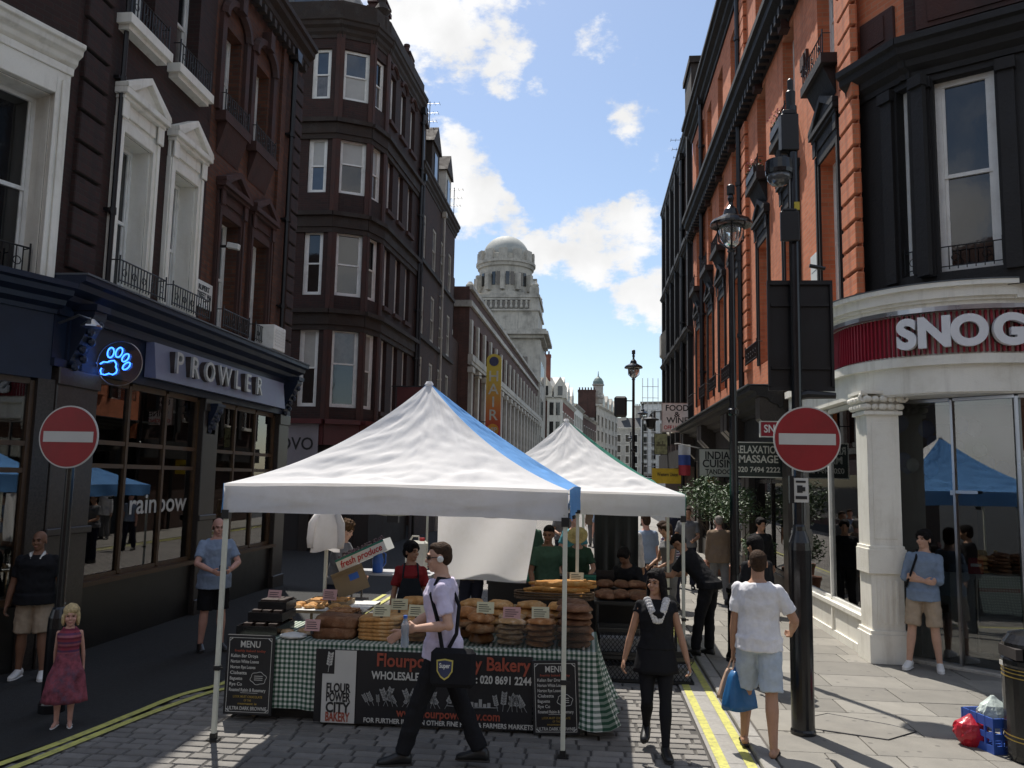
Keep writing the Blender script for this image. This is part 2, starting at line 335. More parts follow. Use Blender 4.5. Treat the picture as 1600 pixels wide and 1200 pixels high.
# granite setts, laid in rows across the street
def sett_box(mb, x, y, w, d, h, rz):
    c, s_ = cos(rz), sin(rz); a, b = w/2, d/2; e = .011
    P = [(-a, -b, -.02), (a, -b, -.02), (a, b, -.02), (-a, b, -.02), (-a+e, -b+e, h), (a-e, -b+e, h), (a-e, b-e, h), (-a+e, b-e, h)]
    mb.add([(x+c*p-s_*q, y+s_*p+c*q, r) for p, q, r in P], [(4, 5, 6, 7), (0, 1, 5, 4), (1, 2, 6, 5), (2, 3, 7, 6), (3, 0, 4, 7)])
rs = random.Random(3)
proto = []
for k in range(7):
    mb = MB(); sett_box(mb, 0, 0, .205+.015*k, .132, 0, 0); proto.append(mb.mesh('sett', 'sett'))
def MB_sett(w):
    q_ = MB(); sett_box(q_, 0, 0, w, .132, 0, 0); return q_.mesh('sett', 'sett')
spots = []
yy = 4.6
while yy < 15.5:
    xx = -4.62 + rs.uniform(0, .2) + (.0 if yy < 9.4 else -.1)
    lim = -4.62 if yy < 7 else -4.2
    while xx < 1.04:
        k = rs.randrange(7); w = .205+.015*k
        if xx+w > 1.06: w = max(.05, 1.06-xx); k = w
        if w > .05: spots.append((xx+w/2, yy + .02*sin(xx*1.3) + rs.uniform(-.004, .004), k, rs.uniform(-.004, .004), rs.uniform(-.02, .02)))
        xx += w+.013
    yy += .146
def in_left(x, y):       # left of the curving yellow lines
    return x < -4.75 + max(0, (y-6.5))*.24 if y < 9.6 else x < -4.0
spots = [s_ for s_ in spots if not in_left(s_[0], s_[1])]
def seen(s_):
    x, y = s_[0], s_[1]
    if y < 6.75 - .03*x: return False
    if 7.95 < y < 10.4 and -3.5 < x < .15: return False
    return y < 11
near = sorted([s_ for s_ in spots if seen(s_)], key=lambda s_: s_[0]**2+s_[1]**2)[:300]
ns = set(near)
for x, y, k, h, r_ in near: link('sett', proto[k] if isinstance(k, int) else MB_sett(k), road, (x, y, h), r_)
mb = MB()
for s_ in spots:
    if s_ in ns: continue
    sett_box(mb, s_[0], s_[1], (.205+.015*s_[2]) if isinstance(s_[2], int) else s_[2], .132, s_[3], s_[4])
tag(mb.build('setts', 'sett', road), 'rows of worn grey granite setts', kind='stuff')
# far road: too small to tell the setts apart
m = brick_mat('sett_far', (.27, .25, .225), (.22, .205, .19), (.08, .075, .07), .25, .146, .1, grime=(.1, .09, .085), bump=.2)
_sp = [n for n in m.node_tree.nodes if n.type == 'SEPXYZ'][0]; _cb = [n for n in m.node_tree.nodes if n.type == 'COMBXYZ'][0]
m.node_tree.links.new(_sp.outputs[0], _cb.inputs[0]); m.node_tree.links.new(_sp.outputs[1], _cb.inputs[1])
sheet('road_far', [(-6.4, 15.55), (1.07, 15.55), (1.07, 160), (-6.4, 160)], -.003, 'sett_far')
sheet('road_near', [(-30, -40), (30, -40), (30, 4.5), (-30, 4.5)], -.004, 'asphalt')
# channel stones between the setts and the kerb
chan = sheet('channel', [(1.075, 4.55), (1.455, 4.55), (1.455, 60), (1.075, 60)], -.001, 'sett_joint')
cm = [MB().box(-.185, .185, -.005, l_-.012, -.01, 0).build('x', 'kerb_granite') for l_ in (.62, .7, .8)]
cms = [o.data for o in cm]; [bpy.data.objects.remove(o) for o in cm]
y = 4.6; i = 0
while y < 26:
    j = rs.randrange(3); link('channel_stone', cms[j], chan, (1.265, y, .006+rs.uniform(-.001, .001))); y += (.62, .7, .8)[j]
# double yellow lines (right)
def strip(name, pts, w, z, mat, parent=None):
    L_ = []; Rr = []
    pts = [V((p[0], p[1], 0)) for p in pts]
    for i, p in enumerate(pts):
        t = (pts[min(i+1, len(pts)-1)]-pts[max(0, i-1)]).normalized(); n_ = V((-t.y, t.x, 0))*w/2
        L_.append((p.x+n_.x, p.y+n_.y, z)); Rr.append((p.x-n_.x, p.y-n_.y, z))
    n = len(pts); return MB().add(L_+Rr, [(i, i+1, n+i+1, n+i) for i in range(n-1)]).build(name, mat, parent)
lines_r = [[(1.155, y_) for y_ in (4.6, 7, 9, 12, 20, 40)], [(1.385, y_) for y_ in (4.6, 7, 9, 12, 20, 40)]]
for i, l_ in enumerate(lines_r):
    tag(strip('yellow_line', l_, .085, .0115, 'yellow_paint'), ('yellow no-waiting line on the right, the one farther from the kerb', 'yellow no-waiting line on the right, the one against the kerb')[i], 'road marking', 'yellow lines along the right kerb', 'structure')
px1 = [(-60, 1216), (0, 1196), (105, 1158), (210, 1116), (280, 1088), (357, 1066)]; px2 = [(-40, 1224), (31, 1198), (140, 1154), (245, 1112), (325, 1084), (380, 1069)]
for i, pl in enumerate((px1, px2)):
    P = [gp(*p) for p in pl]; P = [(p.x, p.y) for p in P]
    d = (-.02, 1); P += [(P[-1][0]+.05, P[-1][1]+1.2), (P[-1][0]+.02, P[-1][1]+8)]
    Q = []
    for a in range(len(P)-1):
        for k in range(6):
            t = k/6; p0, p1, p2, p3 = P[max(a-1, 0)], P[a], P[a+1], P[min(a+2, len(P)-1)]
            Q.append(tuple(.5*(2*p1[c]+(p2[c]-p0[c])*t+(2*p0[c]-5*p1[c]+4*p2[c]-p3[c])*t*t+(3*p1[c]-p0[c]-3*p2[c]+p3[c])*t**3) for c in (0, 1)))
    tag(strip('yellow_line', Q, .085, .013, 'yellow_paint'), ('yellow line curving on the left, the one nearer the shop front', 'yellow line curving on the left, the one nearer the stall')[i], 'road marking', 'yellow lines curving on the left', 'structure')
# left footway, dark paving with fine joints
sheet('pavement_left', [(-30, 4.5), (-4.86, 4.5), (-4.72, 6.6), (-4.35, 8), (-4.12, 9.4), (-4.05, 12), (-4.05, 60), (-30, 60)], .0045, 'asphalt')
# right pavement with a kerb and flagstones
PZ = .05
pav = sheet('pavement_right', [(1.6, 2), (12, 2), (12, 11.95), (4.15, 11.95), (4.15, 60), (1.6, 60)], PZ-.012, 'flag_joint')
tag(MB().box(1.47, 1.6, 2, 60, -.1, PZ-.012).build('kerb_bed', 'flag_joint', pav))
kerbm = []
for l_ in (.9, 1.0, 1.15):
    mb = MB().box(1.462, 1.6, 0, l_-.008, -.05, PZ+.002); o = mb.build('k', 'kerb_granite', bevel=.012); kerbm.append(o.data); bpy.data.objects.remove(o)
y = 4.0
while y < 30:
    j = rs.randrange(3); link('kerb_stone', kerbm[j], pav, (0, y, 0)); y += (.9, 1.0, 1.15)[j]
flagm = {}
def flag(x0, x1, y0, y1):
    w, d = round(x1-x0-.012, 2), round(y1-y0-.012, 2)
    if (w, d) not in flagm:
        o = MB().box(0, w, 0, d, -.05, 0).build('f', 'flagstone', bevel=.004); flagm[(w, d)] = o.data; bpy.data.objects.remove(o)
    o = link('flagstone', flagm[(w, d)], pav, (x0+.006, y0+.006, PZ+rs.uniform(-.002, .002))); o.rotation_euler.z = rs.uniform(-.002, .002)
MANH = (2.15, 3.2, 8.05, 8.65)
y = 5.2; row = 0
while y < 24:
    d = (.6, .75, .52, .6)[row % 4]; x = 1.61; xe = 4.14 if y > 11.6 else 7.4
    first = (.45, .9, .62)[row % 3]
    while x < xe-.05:
        w = first if x < 1.62 else (.9, .75, .6, .9)[rs.randrange(4)]
        w = min(w, xe-x)
        if not (x+w > MANH[0] and x < MANH[1] and y+d > MANH[2] and y < MANH[3]) or True: flag(x, x+w, y, y+d)
        x += w
    y += d; row += 1
sheet('pavement_far', [(1.605, y), (4.14, y), (4.14, 60), (1.605, 60)], PZ, 'flagstone')
# recessed inspection cover in the flagstones
cv = [gp(x_, y_, PZ+.004) for x_, y_ in ((1268, 1120), (1293, 1115), (1392, 1133), (1432, 1143), (1388, 1156), (1272, 1139))]
mb = MB(); n = len(cv); mb.prism([(p.x, p.y) for p in cv], PZ+.001, PZ+.005, 'z'); ic = mb.build('inspection_cover', 'flagstone')
tag(ic, 'six-sided inspection cover set in the sunlit flagstones', 'manhole cover')
mb = MB()
for i in range(n):
    a, b = cv[i], cv[(i+1) % n]; mb.tube([(a.x, a.y, PZ+.004), (b.x, b.y, PZ+.004)], .006, 4)
mb.build('rim', 'black_iron', ic)
# ------------------------------------------------------------------ building kit
# A wall's local frame: x along the wall (left to right seen from outside), y into the wall, z up.
def wall_mesh(mb, u0, u1, z0, z1, ops, depth=.16, thick=None):
    us = sorted({u0, u1, *[o[0] for o in ops], *[o[1] for o in ops]}); zs = sorted({z0, z1, *[o[2] for o in ops], *[o[3] for o in ops]})
    us = [u for u in us if u0 <= u <= u1]; zs = [z for z in zs if z0 <= z <= z1]
    for i in range(len(us)-1):
        for j in range(len(zs)-1):
            a, b, c, d = us[i], us[i+1], zs[j], zs[j+1]; um, zm = (a+b)/2, (c+d)/2
            if any(o[0] < um < o[1] and o[2] < zm < o[3] for o in ops): continue
            mb.add([(a, 0, c), (b, 0, c), (b, 0, d), (a, 0, d)], [(0, 1, 2, 3)])
    for a, b, c, d in ops:
        mb.add([(a, 0, c), (b, 0, c), (b, 0, d), (a, 0, d), (a, depth, c), (b, depth, c), (b, depth, d), (a, depth, d)],
               [(0, 4, 5, 1), (1, 5, 6, 2), (2, 6, 7, 3), (3, 7, 4, 0)])
    if thick:
        mb.add([(u0, 0, z0), (u0, thick, z0), (u0, thick, z1), (u0, 0, z1), (u1, 0, z0), (u1, thick, z0), (u1, thick, z1), (u1, 0, z1)],
               [(0, 3, 2, 1), (4, 5, 6, 7), (3, 7, 6, 2)])
    return mb
WCACHE = {}; PR = random.Random(17)
def window(b, T, u, z, w, h, frame='white_paint', panes=('window_dark', 'window_dark'), depth=.1, rail=.5, ft=.055, vbars=0, sill=None, name='window'):
    """sash window centred at u, sill level z; T = (origin, angle) of the wall"""
    key = (round(w, 2), round(h, 2), frame, rail, ft, vbars)
    if key not in WCACHE:
        mb = MB(); f = ft; zr = h*rail
        for x0, x1, z0, z1, y0 in ((-w/2, -w/2+f, 0, h, 0), (w/2-f, w/2, 0, h, 0), (-w/2+f, w/2-f, h-f, h, .002), (-w/2+f, w/2-f, 0, f*1.3, .002)):
            mb.box(x0, x1, y0, y0+.07, z0, z1)
        mb.box(-w/2+f, w/2-f, .014, .06, zr-.025, zr+.025)
        s2 = f*.55
        for (za, zb, yo) in ((zr+.025, h-f, .018), (f*1.3, zr-.025, .034)):
            mb.box(-w/2+f, -w/2+f+s2, yo, yo+.03, za, zb); mb.box(w/2-f-s2, w/2-f, yo, yo+.03, za, zb)
            for k in range(vbars):
                x = -w/2 + w*(k+1)/(vbars+1); mb.box(x-.012, x+.012, yo+.002, yo+.03, za, zb)
        pa = MB().box(-w/2+f, w/2-f, 0, .006, zr, h-f).mesh('pane', None); pb = MB().box(-w/2+f, w/2-f, 0, .006, f, zr).mesh('pane', None)
        pa.materials.append(MATS['window_dark']); pb.materials.append(MATS['window_dark'])
        WCACHE[key] = (mb.mesh('window', frame), pa, pb)
    fm, pa, pb = WCACHE[key]
    o = wlink(name, fm, b, T, u, depth, z)
    for pm, mt, yo in ((pa, panes[0], .04), (pb, panes[1], .052)):
        if mt == 'window_dark' and PR.random() < .3: mt = 'window_curtain'
        p = link('pane', pm, o, (0, yo, 0)); p.material_slots[0].link = 'OBJECT'; p.material_slots[0].material = MATS[mt]
    if sill:
        MB().box(-w/2-.1, w/2+.1, -depth-.09, 0, -.1, 0).build('sill', sill, o)
    return o
def wlink(name, me, b, T, u, y, z):
    (ox, oy), a = T; c, s_ = cos(a), sin(a)
    return link(name, me, b, (ox+c*u-s_*y - b.location.x, oy+s_*u+c*y - b.location.y, z-b.location.z), a)
def wpart(name, mb, mat, b, T, u=0, y=0, z=0, **k):
    o = mb.build(name, mat, None, **k); (ox, oy), a = T; c, s_ = cos(a), sin(a)
    o.parent = b; o.location = (ox+c*u-s_*y - b.location.x, oy+s_*u+c*y - b.location.y, z-b.location.z); o.rotation_euler.z = a
    return o
def cornice(mb, u0, u1, z, out, h, y=0):
    """moulded cornice along the wall, top at z"""
    p = [(y, z), (y-out, z), (y-out, z-h*.18), (y-out*.82, z-h*.24), (y-out*.78, z-h*.42), (y-out*.45, z-h*.55), (y-out*.40, z-h*.72), (y-out*.15, z-h*.85), (y-out*.12, z-h), (y, z-h)]
    mb.prism(p, u0, u1, 'x')
def railing(mb, u0, u1, z0, z1, y, dx=.09, r=.009, scroll=True):
    mb.tube([(u0, y, z1), (u1, y, z1)], r*1.3, 5); mb.tube([(u0, y, z0+.04), (u1, y, z0+.04)], r*1.1, 5)
    n = max(2, int((u1-u0)/dx))
    for i in range(n+1):
        x = u0+(u1-u0)*i/n; e = i in (0, n)
        mb.tube([(x, y, z0), (x, y, z1+(.06 if e else 0))], r*(1.4 if e else 1), 5)
    if scroll:
        for k in range(max(1, n//3)):
            x = u0+(u1-u0)*(k+.5)/max(1, n//3); zc = (z0+z1)/2
            mb.tube([(x+.05*cos(t_*pi/4), y-.004, zc+.05*sin(t_*pi/4)) for t_ in range(9)], r*.8, 4, False)
    for x in (u0, u1): mb.tube([(x, y, z1), (x, y+.12, z1)], r, 4)
def pediment_surround(mb, w, h, jw=.16, out=.07, ph=.42, cw=.16):
    """door-case around an opening w x h standing at z=0: jambs, frieze, pediment"""
    for s_ in (-1, 1):
        a, b_ = sorted((s_*w/2, s_*(w/2+jw))); mb.box(a, b_, -out, 0, 0, h+jw)
        a, b_ = sorted((s_*(w/2+jw*.45), s_*(w/2+jw*.9))); mb.box(a, b_, -out-.025, -out, .0, h+jw)
        # console under the cornice
        a, b_ = sorted((s_*(w/2+jw*.1), s_*(w/2+jw*1.05))); mb.box(a, b_, -out-.06, -out-.025, h+jw*1.0, h+jw+.30)
    mb.box(-w/2, w/2, -out, 0, h, h+jw)
    W2 = w/2+jw
    mb.box(-W2, W2, -out*.7, 0, h+jw, h+jw+.32)
    mb.box(-W2+.14, W2-.14, -out*.7-.03, -out*.7, h+jw+.07, h+jw+.26)
    z = h+jw+.32; E = W2+cw*.35
    mb.box(-E, E, -out-.13, 0, z, z+.09); mb.box(-E+.04, E-.04, -out-.08, 0, z-.06, z)
    # raking cornices and tympanum
    mb.prism([(-E+.1, z+.09), (E-.1, z+.09), (0, z+ph-.05)], -out-.05, 0, 'y')
    for s_ in (-1, 1):
        mb.prism([(s_*E, z+.09), (s_*E, z+.16), (0, z+ph+.08), (0, z+ph-.03), (s_*(E-.17), z+.09)][::s_], -out-.13, -.001, 'y')
def quoins(b, T, u, z0, z1, mat, bh=.34, gap=.03, w=(.5, .34), proud=.05, left=True):
    me = {}
    z = z0; k = 0
    while z+bh < z1+.05:
        ww = w[k % 2]
        if ww not in me:
            o = MB().box(0, ww, -proud, .02, 0, bh-gap).build('q', mat, bevel=.012); me[ww] = o.data; bpy.data.objects.remove(o)
        wlink('quoin', me[ww], b, T, u if left else u-ww, 0, z); z += bh; k += 1
def downpipe(b, T, u, z0, z1, mat='black_iron', r=.06, y=-.12):
    mb = MB().tube([(u, y, z0), (u, y, z1)], r, 8)
    z = z0+1
    while z < z1: mb.lathe([(r, -.05), (r*1.35, -.05), (r*1.35, .05), (r, .05)], 8, (u, y, z)); mb.box(u-.1, u+.1, y, y+.14, z-.02, z+.02); z += 1.9
    mb.prism([(u-.09, z1-.02), (u+.09, z1-.02), (u+.16, z1+.22), (u-.16, z1+.22)], y-.1, y+.1, 'y')
    return wpart('downpipe', mb, mat, b, T)
def chimney(b, loc, w, d, h, mat, pots=4):
    mb = MB().box(-w/2, w/2, -d/2, d/2, 0, h); mb.box(-w/2-.06, w/2+.06, -d/2-.06, d/2+.06, h-.25, h-.1); mb.box(-w/2-.05, w/2+.05, -d/2-.05, d/2+.05, h, h+.08)
    o = mb.build('chimney', mat, b, (loc[0]-b.location.x, loc[1]-b.location.y, loc[2]-b.location.z))
    pm = MB().lathe([(.12, 0), (.1, .35), (.13, .36), (.13, .45), (.09, .45)], 8).mesh('chimney_pot', 'red_stone')
    for k in range(pots): link('chimney_pot', pm, o, (-w/2+w*(k+.5)/pots, 0, h+.08))
    return o
def aerial(loc, h, label, rz=0):
    mb = MB().tube([(0, 0, 0), (0, 0, h)], .02, 5)
    for k, zz in enumerate((h-.1, h-.55, h-.95)):
        l = .45-.06*k; mb.tube([(-l, 0, zz), (l, 0, zz)], .012, 4)
        for j in range(5): x = -l+2*l*j/4; mb.tube([(x, -.18, zz), (x, .18, zz)], .009, 4)
    o = mb.build('television_aerial', 'black_iron', None, loc, rz); return tag(o, label, 'aerial', 'television aerials on the roofs')
def onwall(px, py, T):                    # (u, z) where the photograph's pixel meets the wall T
    (ox, oy), a = T; n_ = V((sin(a), -cos(a), 0)); d = ray(px, py)
    t = (V((ox, oy, 0))-CAMP).dot(n_)/d.dot(n_); p = CAMP+d*t
    return (p.x-ox)*cos(a)+(p.y-oy)*sin(a), p.z
# ------------------------------------------------------------------ left corner building with the blue shop front
XL = -6.6
b1 = thing('corner_building', 'dark brick corner building with white pedimented windows above the blue shop front', 'building', (-8, 12, 0))
T1 = ((XL, 9.5), pi/2); TCH = ((-7.5, 7.2), atan2(2.3, .9)); LCH = sqrt(.81+2.3**2); TX = ((-12.5, 4.6), atan2(2.6, 5.0))
ops1 = []
w1 = [(1.50, 4.86, .78, 2.25), (2.95, 4.86, .78, 2.25)]          # painted cases
w1b = [(4.70, 4.86, .80, 2.1), (6.10, 4.86, .80, 2.1)]
w2 = [(1.40, 8.75, .72, 2.0), (2.80, 8.75, .72, 2.0)]
w2b = [(4.45, 8.75, .70, 1.7), (5.80, 8.75, .70, 1.7)]
def opn(w): return (w[0]-w[2]/2, w[0]+w[2]/2, w[1], w[1]+w[3])
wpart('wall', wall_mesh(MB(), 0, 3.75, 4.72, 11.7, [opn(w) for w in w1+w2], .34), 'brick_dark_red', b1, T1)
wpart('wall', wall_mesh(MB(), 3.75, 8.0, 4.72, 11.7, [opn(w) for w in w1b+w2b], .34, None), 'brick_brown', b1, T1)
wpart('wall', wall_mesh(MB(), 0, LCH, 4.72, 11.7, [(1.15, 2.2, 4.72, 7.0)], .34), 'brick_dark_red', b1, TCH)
wpart('wall', wall_mesh(MB(), 0, 5.64, 0, 11.7, [], .3), 'brick_dark_red', b1, TX)
# end wall towards the side street, and the mass of the house behind
wpart('wall', wall_mesh(MB(), 0, 8, 0, 11.7, []), 'brick_dark_red', b1, ((XL, 17.5), pi))
MB().add([(-6.96, 9.9, 4.2), (-6.96, 17.45, 4.2), (-14, 17.45, 4.2), (-14, 6, 4.2), (-11.8, 5.6, 4.2), (-7.8, 7.6, 4.2), (-6.96, 9.9, 11.72), (-6.96, 17.45, 11.72), (-14, 17.45, 11.72), (-14, 6, 11.72), (-11.8, 5.6, 11.72), (-7.8, 7.6, 11.72)],
         [(0, 1, 2, 3, 4, 5)[::-1], (6, 7, 8, 9, 10, 11)] + [(i, (i+1) % 6, 6+(i+1) % 6, 6+i) for i in range(6)]).build('roof', 'lead', b1, (8, -12, 0))
for i, w in enumerate(w1):
    mb = MB(); pediment_surround(mb, w[2], w[3]); o = wpart('window_case', mb, 'cream_stucco', b1, T1, w[0], 0, w[1], bevel=.008); o['label'] = 'cream pedimented window case'
    # painted reveals
    rv = MB(); rv.box(-w[2]/2-.002, -w[2]/2+.012, .002, .3, 0, w[3]); rv.box(w[2]/2-.012, w[2]/2+.002, .002, .3, 0, w[3]); rv.box(-w[2]/2+.012, w[2]/2-.012, .002, .3, w[3]-.012, w[3]); rv.build('reveal', 'cream_stucco', o)
    window(b1, T1, w[0], w[1], w[2]-.03, w[3]-.02, depth=.25, panes=('window_dark', 'window_dark'))
    mb = MB(); railing(mb, -.62, .62, .02, .34, -.28, .075); wpart('balconette', mb, 'black_iron', b1, T1, w[0], 0, w[1])
for w in w1b:
    window(b1, T1, w[0], w[1], w[2], w[3], depth=.22, panes=('window_dark', 'window_dark'))
    mb = MB(); pediment_surround(mb, w[2], w[3], .15, .06, .36); wpart('window_case', mb, 'red_stone', b1, T1, w[0], 0, w[1], bevel=.006)
    mb = MB(); railing(mb, -.55, .55, .02, .34, -.26, .075); wpart('balconette', mb, 'black_iron', b1, T1, w[0], 0, w[1])
for w in w2:
    window(b1, T1, w[0], w[1], w[2], w[3], depth=.22)
    mb = MB().box(-.58, .58, -.22, .02, -.17, -.03); mb.box(-.52, .52, -.16, .02, -.24, -.17)
    wpart('sill', mb, 'cream_stucco', b1, T1, w[0], 0, w[1])
    mb = MB(); railing(mb, -.52, .52, 0, .36, -.17, .08); wpart('balconette', mb, 'black_iron', b1, T1, w[0], 0, w[1]-.03)
for w in w2b:
    window(b1, T1, w[0], w[1], w[2], w[3], depth=.22)
    mb = MB().box(-.55, .55, -.2, .02, -.2, -.02); mb.prism([(-.01, -.2), (-.18, -.2), (-.01, -.75)], -.45, .45, 'x')
    for s_ in (-1, 1): mb.box(s_*.52-.08, s_*.52+.08, -.08, 0, 0, 1.85)
    mb.tube([(.52*cos(pi*k/10), -.05, 1.78+.42*sin(pi*k/10)) for k in range(11)], .1, 6); mb.box(-.1, .1, -.2, 0, 2.1, 2.45)
    wpart('window_case', mb, 'red_stone', b1, T1, w[0], 0, w[1])
    mb = MB(); railing(mb, -.5, .5, 0, .34, -.16, .08); wpart('balconette', mb, 'black_iron', b1, T1, w[0], 0, w[1]-.02)
# string courses, cornice, quoins, pipes
mb = MB(); cornice(mb, -.1, 8.1, 12.15, .32, .6); 
for k in range(30): mb.box(.05+k*.262, .17+k*.262, -.2, -.05, 11.4, 11.56)
wpart('cornice', mb, 'sooty_stone', b1, T1)
mb = MB(); cornice(mb, 0, LCH+.1, 12.15, .32, .6); wpart('cornice', mb, 'sooty_stone', b1, TCH)
quoins(b1, T1, .12, 4.9, 11.5, 'brick_dark_red', .42, .05, (.55, .55), .07)
quoins(b1, T1, 7.48, 4.9, 11.5, 'brick_dark_red', .36, .05, (.5, .5), .07)
wpart('pilaster', MB().box(6.75, 6.98, -.06, .02, 4.9, 11.5), 'brick_brown', b1, T1)
downpipe(b1, T1, .95, 4.9, 11.2, r=.035, y=-.08); downpipe(b1, T1, 7.25, 4.9, 11.4)
# white window on the chamfered corner
mb = MB()
mb.box(.75, 1.15, -.1, 0, 4.5, 7.3); mb.box(2.2, 2.38, -.1, 0, 4.5, 7.3); mb.box(1.15, 2.2, -.1, 0, 7.0, 7.3)
mb.box(.86, 1.02, -.16, -.1, 4.5, 7.15); mb.box(2.26, 2.34, -.13, -.1, 4.5, 7.2); mb.box(.78, 1.1, -.2, -.1, 7.1, 7.25)
mb.box(1.12, 1.17, -.12, -.1, 4.5, 7.02); mb.box(2.18, 2.23, -.12, -.1, 4.5, 7.02)
cornice(mb, .6, 2.46, 7.72, .24, .34); mb.box(.7, 2.4, -.12, 0, 7.3, 7.4)
mb.box(.7, 2.42, -.16, 0, 4.42, 4.5)
o = wpart('window_case', mb, 'cream_stucco', b1, TCH, bevel=.008); o['label'] = 'tall cream window case on the chamfered corner'
rv = MB(); rv.box(1.15, 1.165, .002, .3, 4.5, 7); rv.box(2.185, 2.2, .002, .3, 4.5, 7); rv.box(1.165, 2.185, .002, .3, 6.985, 7); wpart('reveal', rv, 'cream_stucco', b1, TCH)
window(b1, TCH, 1.68, 4.62, 1.02, 2.36, depth=.26)
mb = MB(); railing(mb, -.46, .46, 0, .36, .05, .08); wpart('balconette', mb, 'black_iron', b1, TCH, 1.68, 0, 4.66)
# ---- shop front
M('sign_blue_grey', (.20, .21, .29), .4, var=.15, scale=3)
M('stall_riser', (.010, .009, .0085), .4, var=.4, scale=6)
M('sign_letter', (.52, .52, .50), .3, var=.08, metal=.3)
M('letter_side', (.06, .045, .04), .5)
M('display_dark', (.028, .022, .02), .8, var=.4, scale=3)
M('display_white', (.45, .45, .45), .6, var=.2, scale=5)
shop = b1
wpart('stall_riser', MB().box(.55, 8.0, -.02, .3, 0, .84), 'stall_riser', shop, T1)
wpart('shop_sill', MB().box(.9, 7.6, -.1, .2, .84, .9), 'wood_frame', shop, T1)
mb = MB().box(-.05, 8.05, -.06, .3, 3.62, 4.32); mb.box(-.05, 8.05, -.12, -.06, 4.26, 4.34); mb.box(-.05, 8.05, -.1, -.06, 3.62, 3.72); wpart('shop_fascia', mb, 'blue_paint', shop, T1)
mb = MB(); cornice(mb, -.1, 8.1, 4.74, .42, .42, -.04); wpart('shop_cornice', mb, 'blue_paint', shop, T1)
wpart('cornice_lead', MB().box(-.1, 8.1, -.48, .05, 4.742, 4.765), 'lead', shop, T1)
# tilted sign board with stand-off letters
sb = MB().prism([(-.075, 3.74), (-.26, 3.72), (-.20, 4.26), (-.075, 4.26)], 2.05, 7.3, 'x'); sg = wpart('sign_board', sb, 'sign_blue_grey', shop, T1, fix=True)
_ua, _ub = atX(278, 571, -6.29).y-9.5, atX(403, 611, -6.29).y-9.5
for i, ch in enumerate('PROWLER'):
    u = _ua+(_ub-_ua)*i/6 + (.06 if i in (3, 4) else 0)
    me = text_mesh(ch, .47, 'sign_letter', bold=.008, extrude=.02); tl = wlink('letter', me, b1, T1, u, -.29, 3.99); tl.parent = sg; tl.location = (u, -.325, 4.0); tl.rotation_euler = (pi/2, 0, 0)
    m2 = text_mesh(ch, .47, 'letter_side', bold=.006, extrude=.05); tk = link('letter_return', m2, sg, (u, -.265, 4.0), (pi/2, 0, 0))
# carved brackets and pilasters
def bracket(u):
    zz = 3.6 if u != 4.28 else 3.02; kk = 1 if u != 4.28 else .62
    mb = MB().prism([(-.06, zz), (-.4*kk, zz+.7*kk), (-.4*kk, zz+.82*kk), (-.06, zz+.82*kk)], u-.13, u+.13, 'x')
    for k in range(6): mb.ell((u+(.05 if k % 2 else -.05), -.14*kk-.045*k*kk, zz+.05+.11*k*kk), (.075, .04, .055), 8, 5)
    mb.box(u-.16, u+.16, -.1, -.06, zz, zz+.82*kk); mb.box(u-.15, u+.15, -.44*kk, -.06, zz+.76*kk, zz+.84*kk)
    wpart('bracket', mb, 'blue_paint', shop, T1, fix=True, smooth=False)
for u in (4.28, 7.72, .35): bracket(u)
for (a, b_) in ((.05, .9), (4.0, 4.56), (7.45, 8.0)):
    mb = MB().box(a, b_, -.1, .25, 0, 3.62); mb.box(a-.03, b_+.03, -.14, -.1, 0, .25); mb.box(a-.03, b_+.03, -.14, -.1, 1.55, 1.64); mb.box(a-.02, b_+.02, -.13, -.1, 3.4, 3.62); wpart('pilaster', mb, 'granite', shop, T1, bevel=.01)
def shop_window(b, T, us, zs, mat='wood_frame', fw=.06, y0=.0, gl='shop_glass'):
    mb = MB()
    for i, u in enumerate(us): mb.box(u-fw/2*(1.5 if i in (0, len(us)-1) else 1), u+fw/2*(1.5 if i in (0, len(us)-1) else 1), y0, y0+.09, zs[0], zs[-1])
    for j, z in enumerate(zs):
        for i in range(len(us)-1): mb.box(us[i]+fw*.75, us[i+1]-fw*.75, y0+.006, y0+.08, z-fw/2*(1 if 0 < j < len(zs)-1 else 1.4), z+fw/2*(1 if 0 < j < len(zs)-1 else 1.4))
    o = wpart('shop_window', mb, mat, b, T)
    for i in range(len(us)-1):
        for j in range(len(zs)-1):
            MB().box(us[i]+fw*.5, us[i+1]-fw*.5, y0+.04, y0+.046, zs[j]+fw*.4, zs[j+1]-fw*.4).build('pane', gl, o)
    return o
zs = [.92, 2.42, 2.74, 3.58]
sw1 = shop_window(shop, T1, [.93, 1.86, 2.92, 3.98], zs); sw2 = shop_window(shop, T1, [4.6, 5.5, 6.45, 7.4], zs)
rb = text_mesh('rainbow', .42, 'sign_letter', bold=.012, extrude=.001, width=1.72)
rbo = link('window_lettering', rb, sw1, (2.95, .03, 1.86), (pi/2, 0, 0)); rbo['label'] = 'pale lettering rainbow on the shop window'
# display behind the glass
mb = MB().box(.6, 7.9, 1.5, 1.55, .1, 3.6); mb.box(.6, 7.9, .3, 1.5, .6, .66); mb.box(.6, 7.9, .3, 1.5, 3.6, 3.65); wpart('display_backing', mb, 'display_dark', shop, T1)
rd = random.Random(5)
for k in range(16):
    u = 1.1+k*.39; h = rd.uniform(.12, .5); w_ = rd.uniform(.12, .32); yy = rd.uniform(.4, 1.0)
    mb = MB().box(u, u+w_, yy, yy+w_*.7, .66, .66+h)
    if k % 3 == 0: mb.lathe([(.05, 0), (.07, .1), (.07, .25), (.02, .33), (.02, .4)], 8, (u+w_/2, yy+.1, .66+h))
    wpart('display_item', mb, ('display_white', 'display_dark', 'sign_blue_grey', 'display_white')[k % 4], shop, T1)
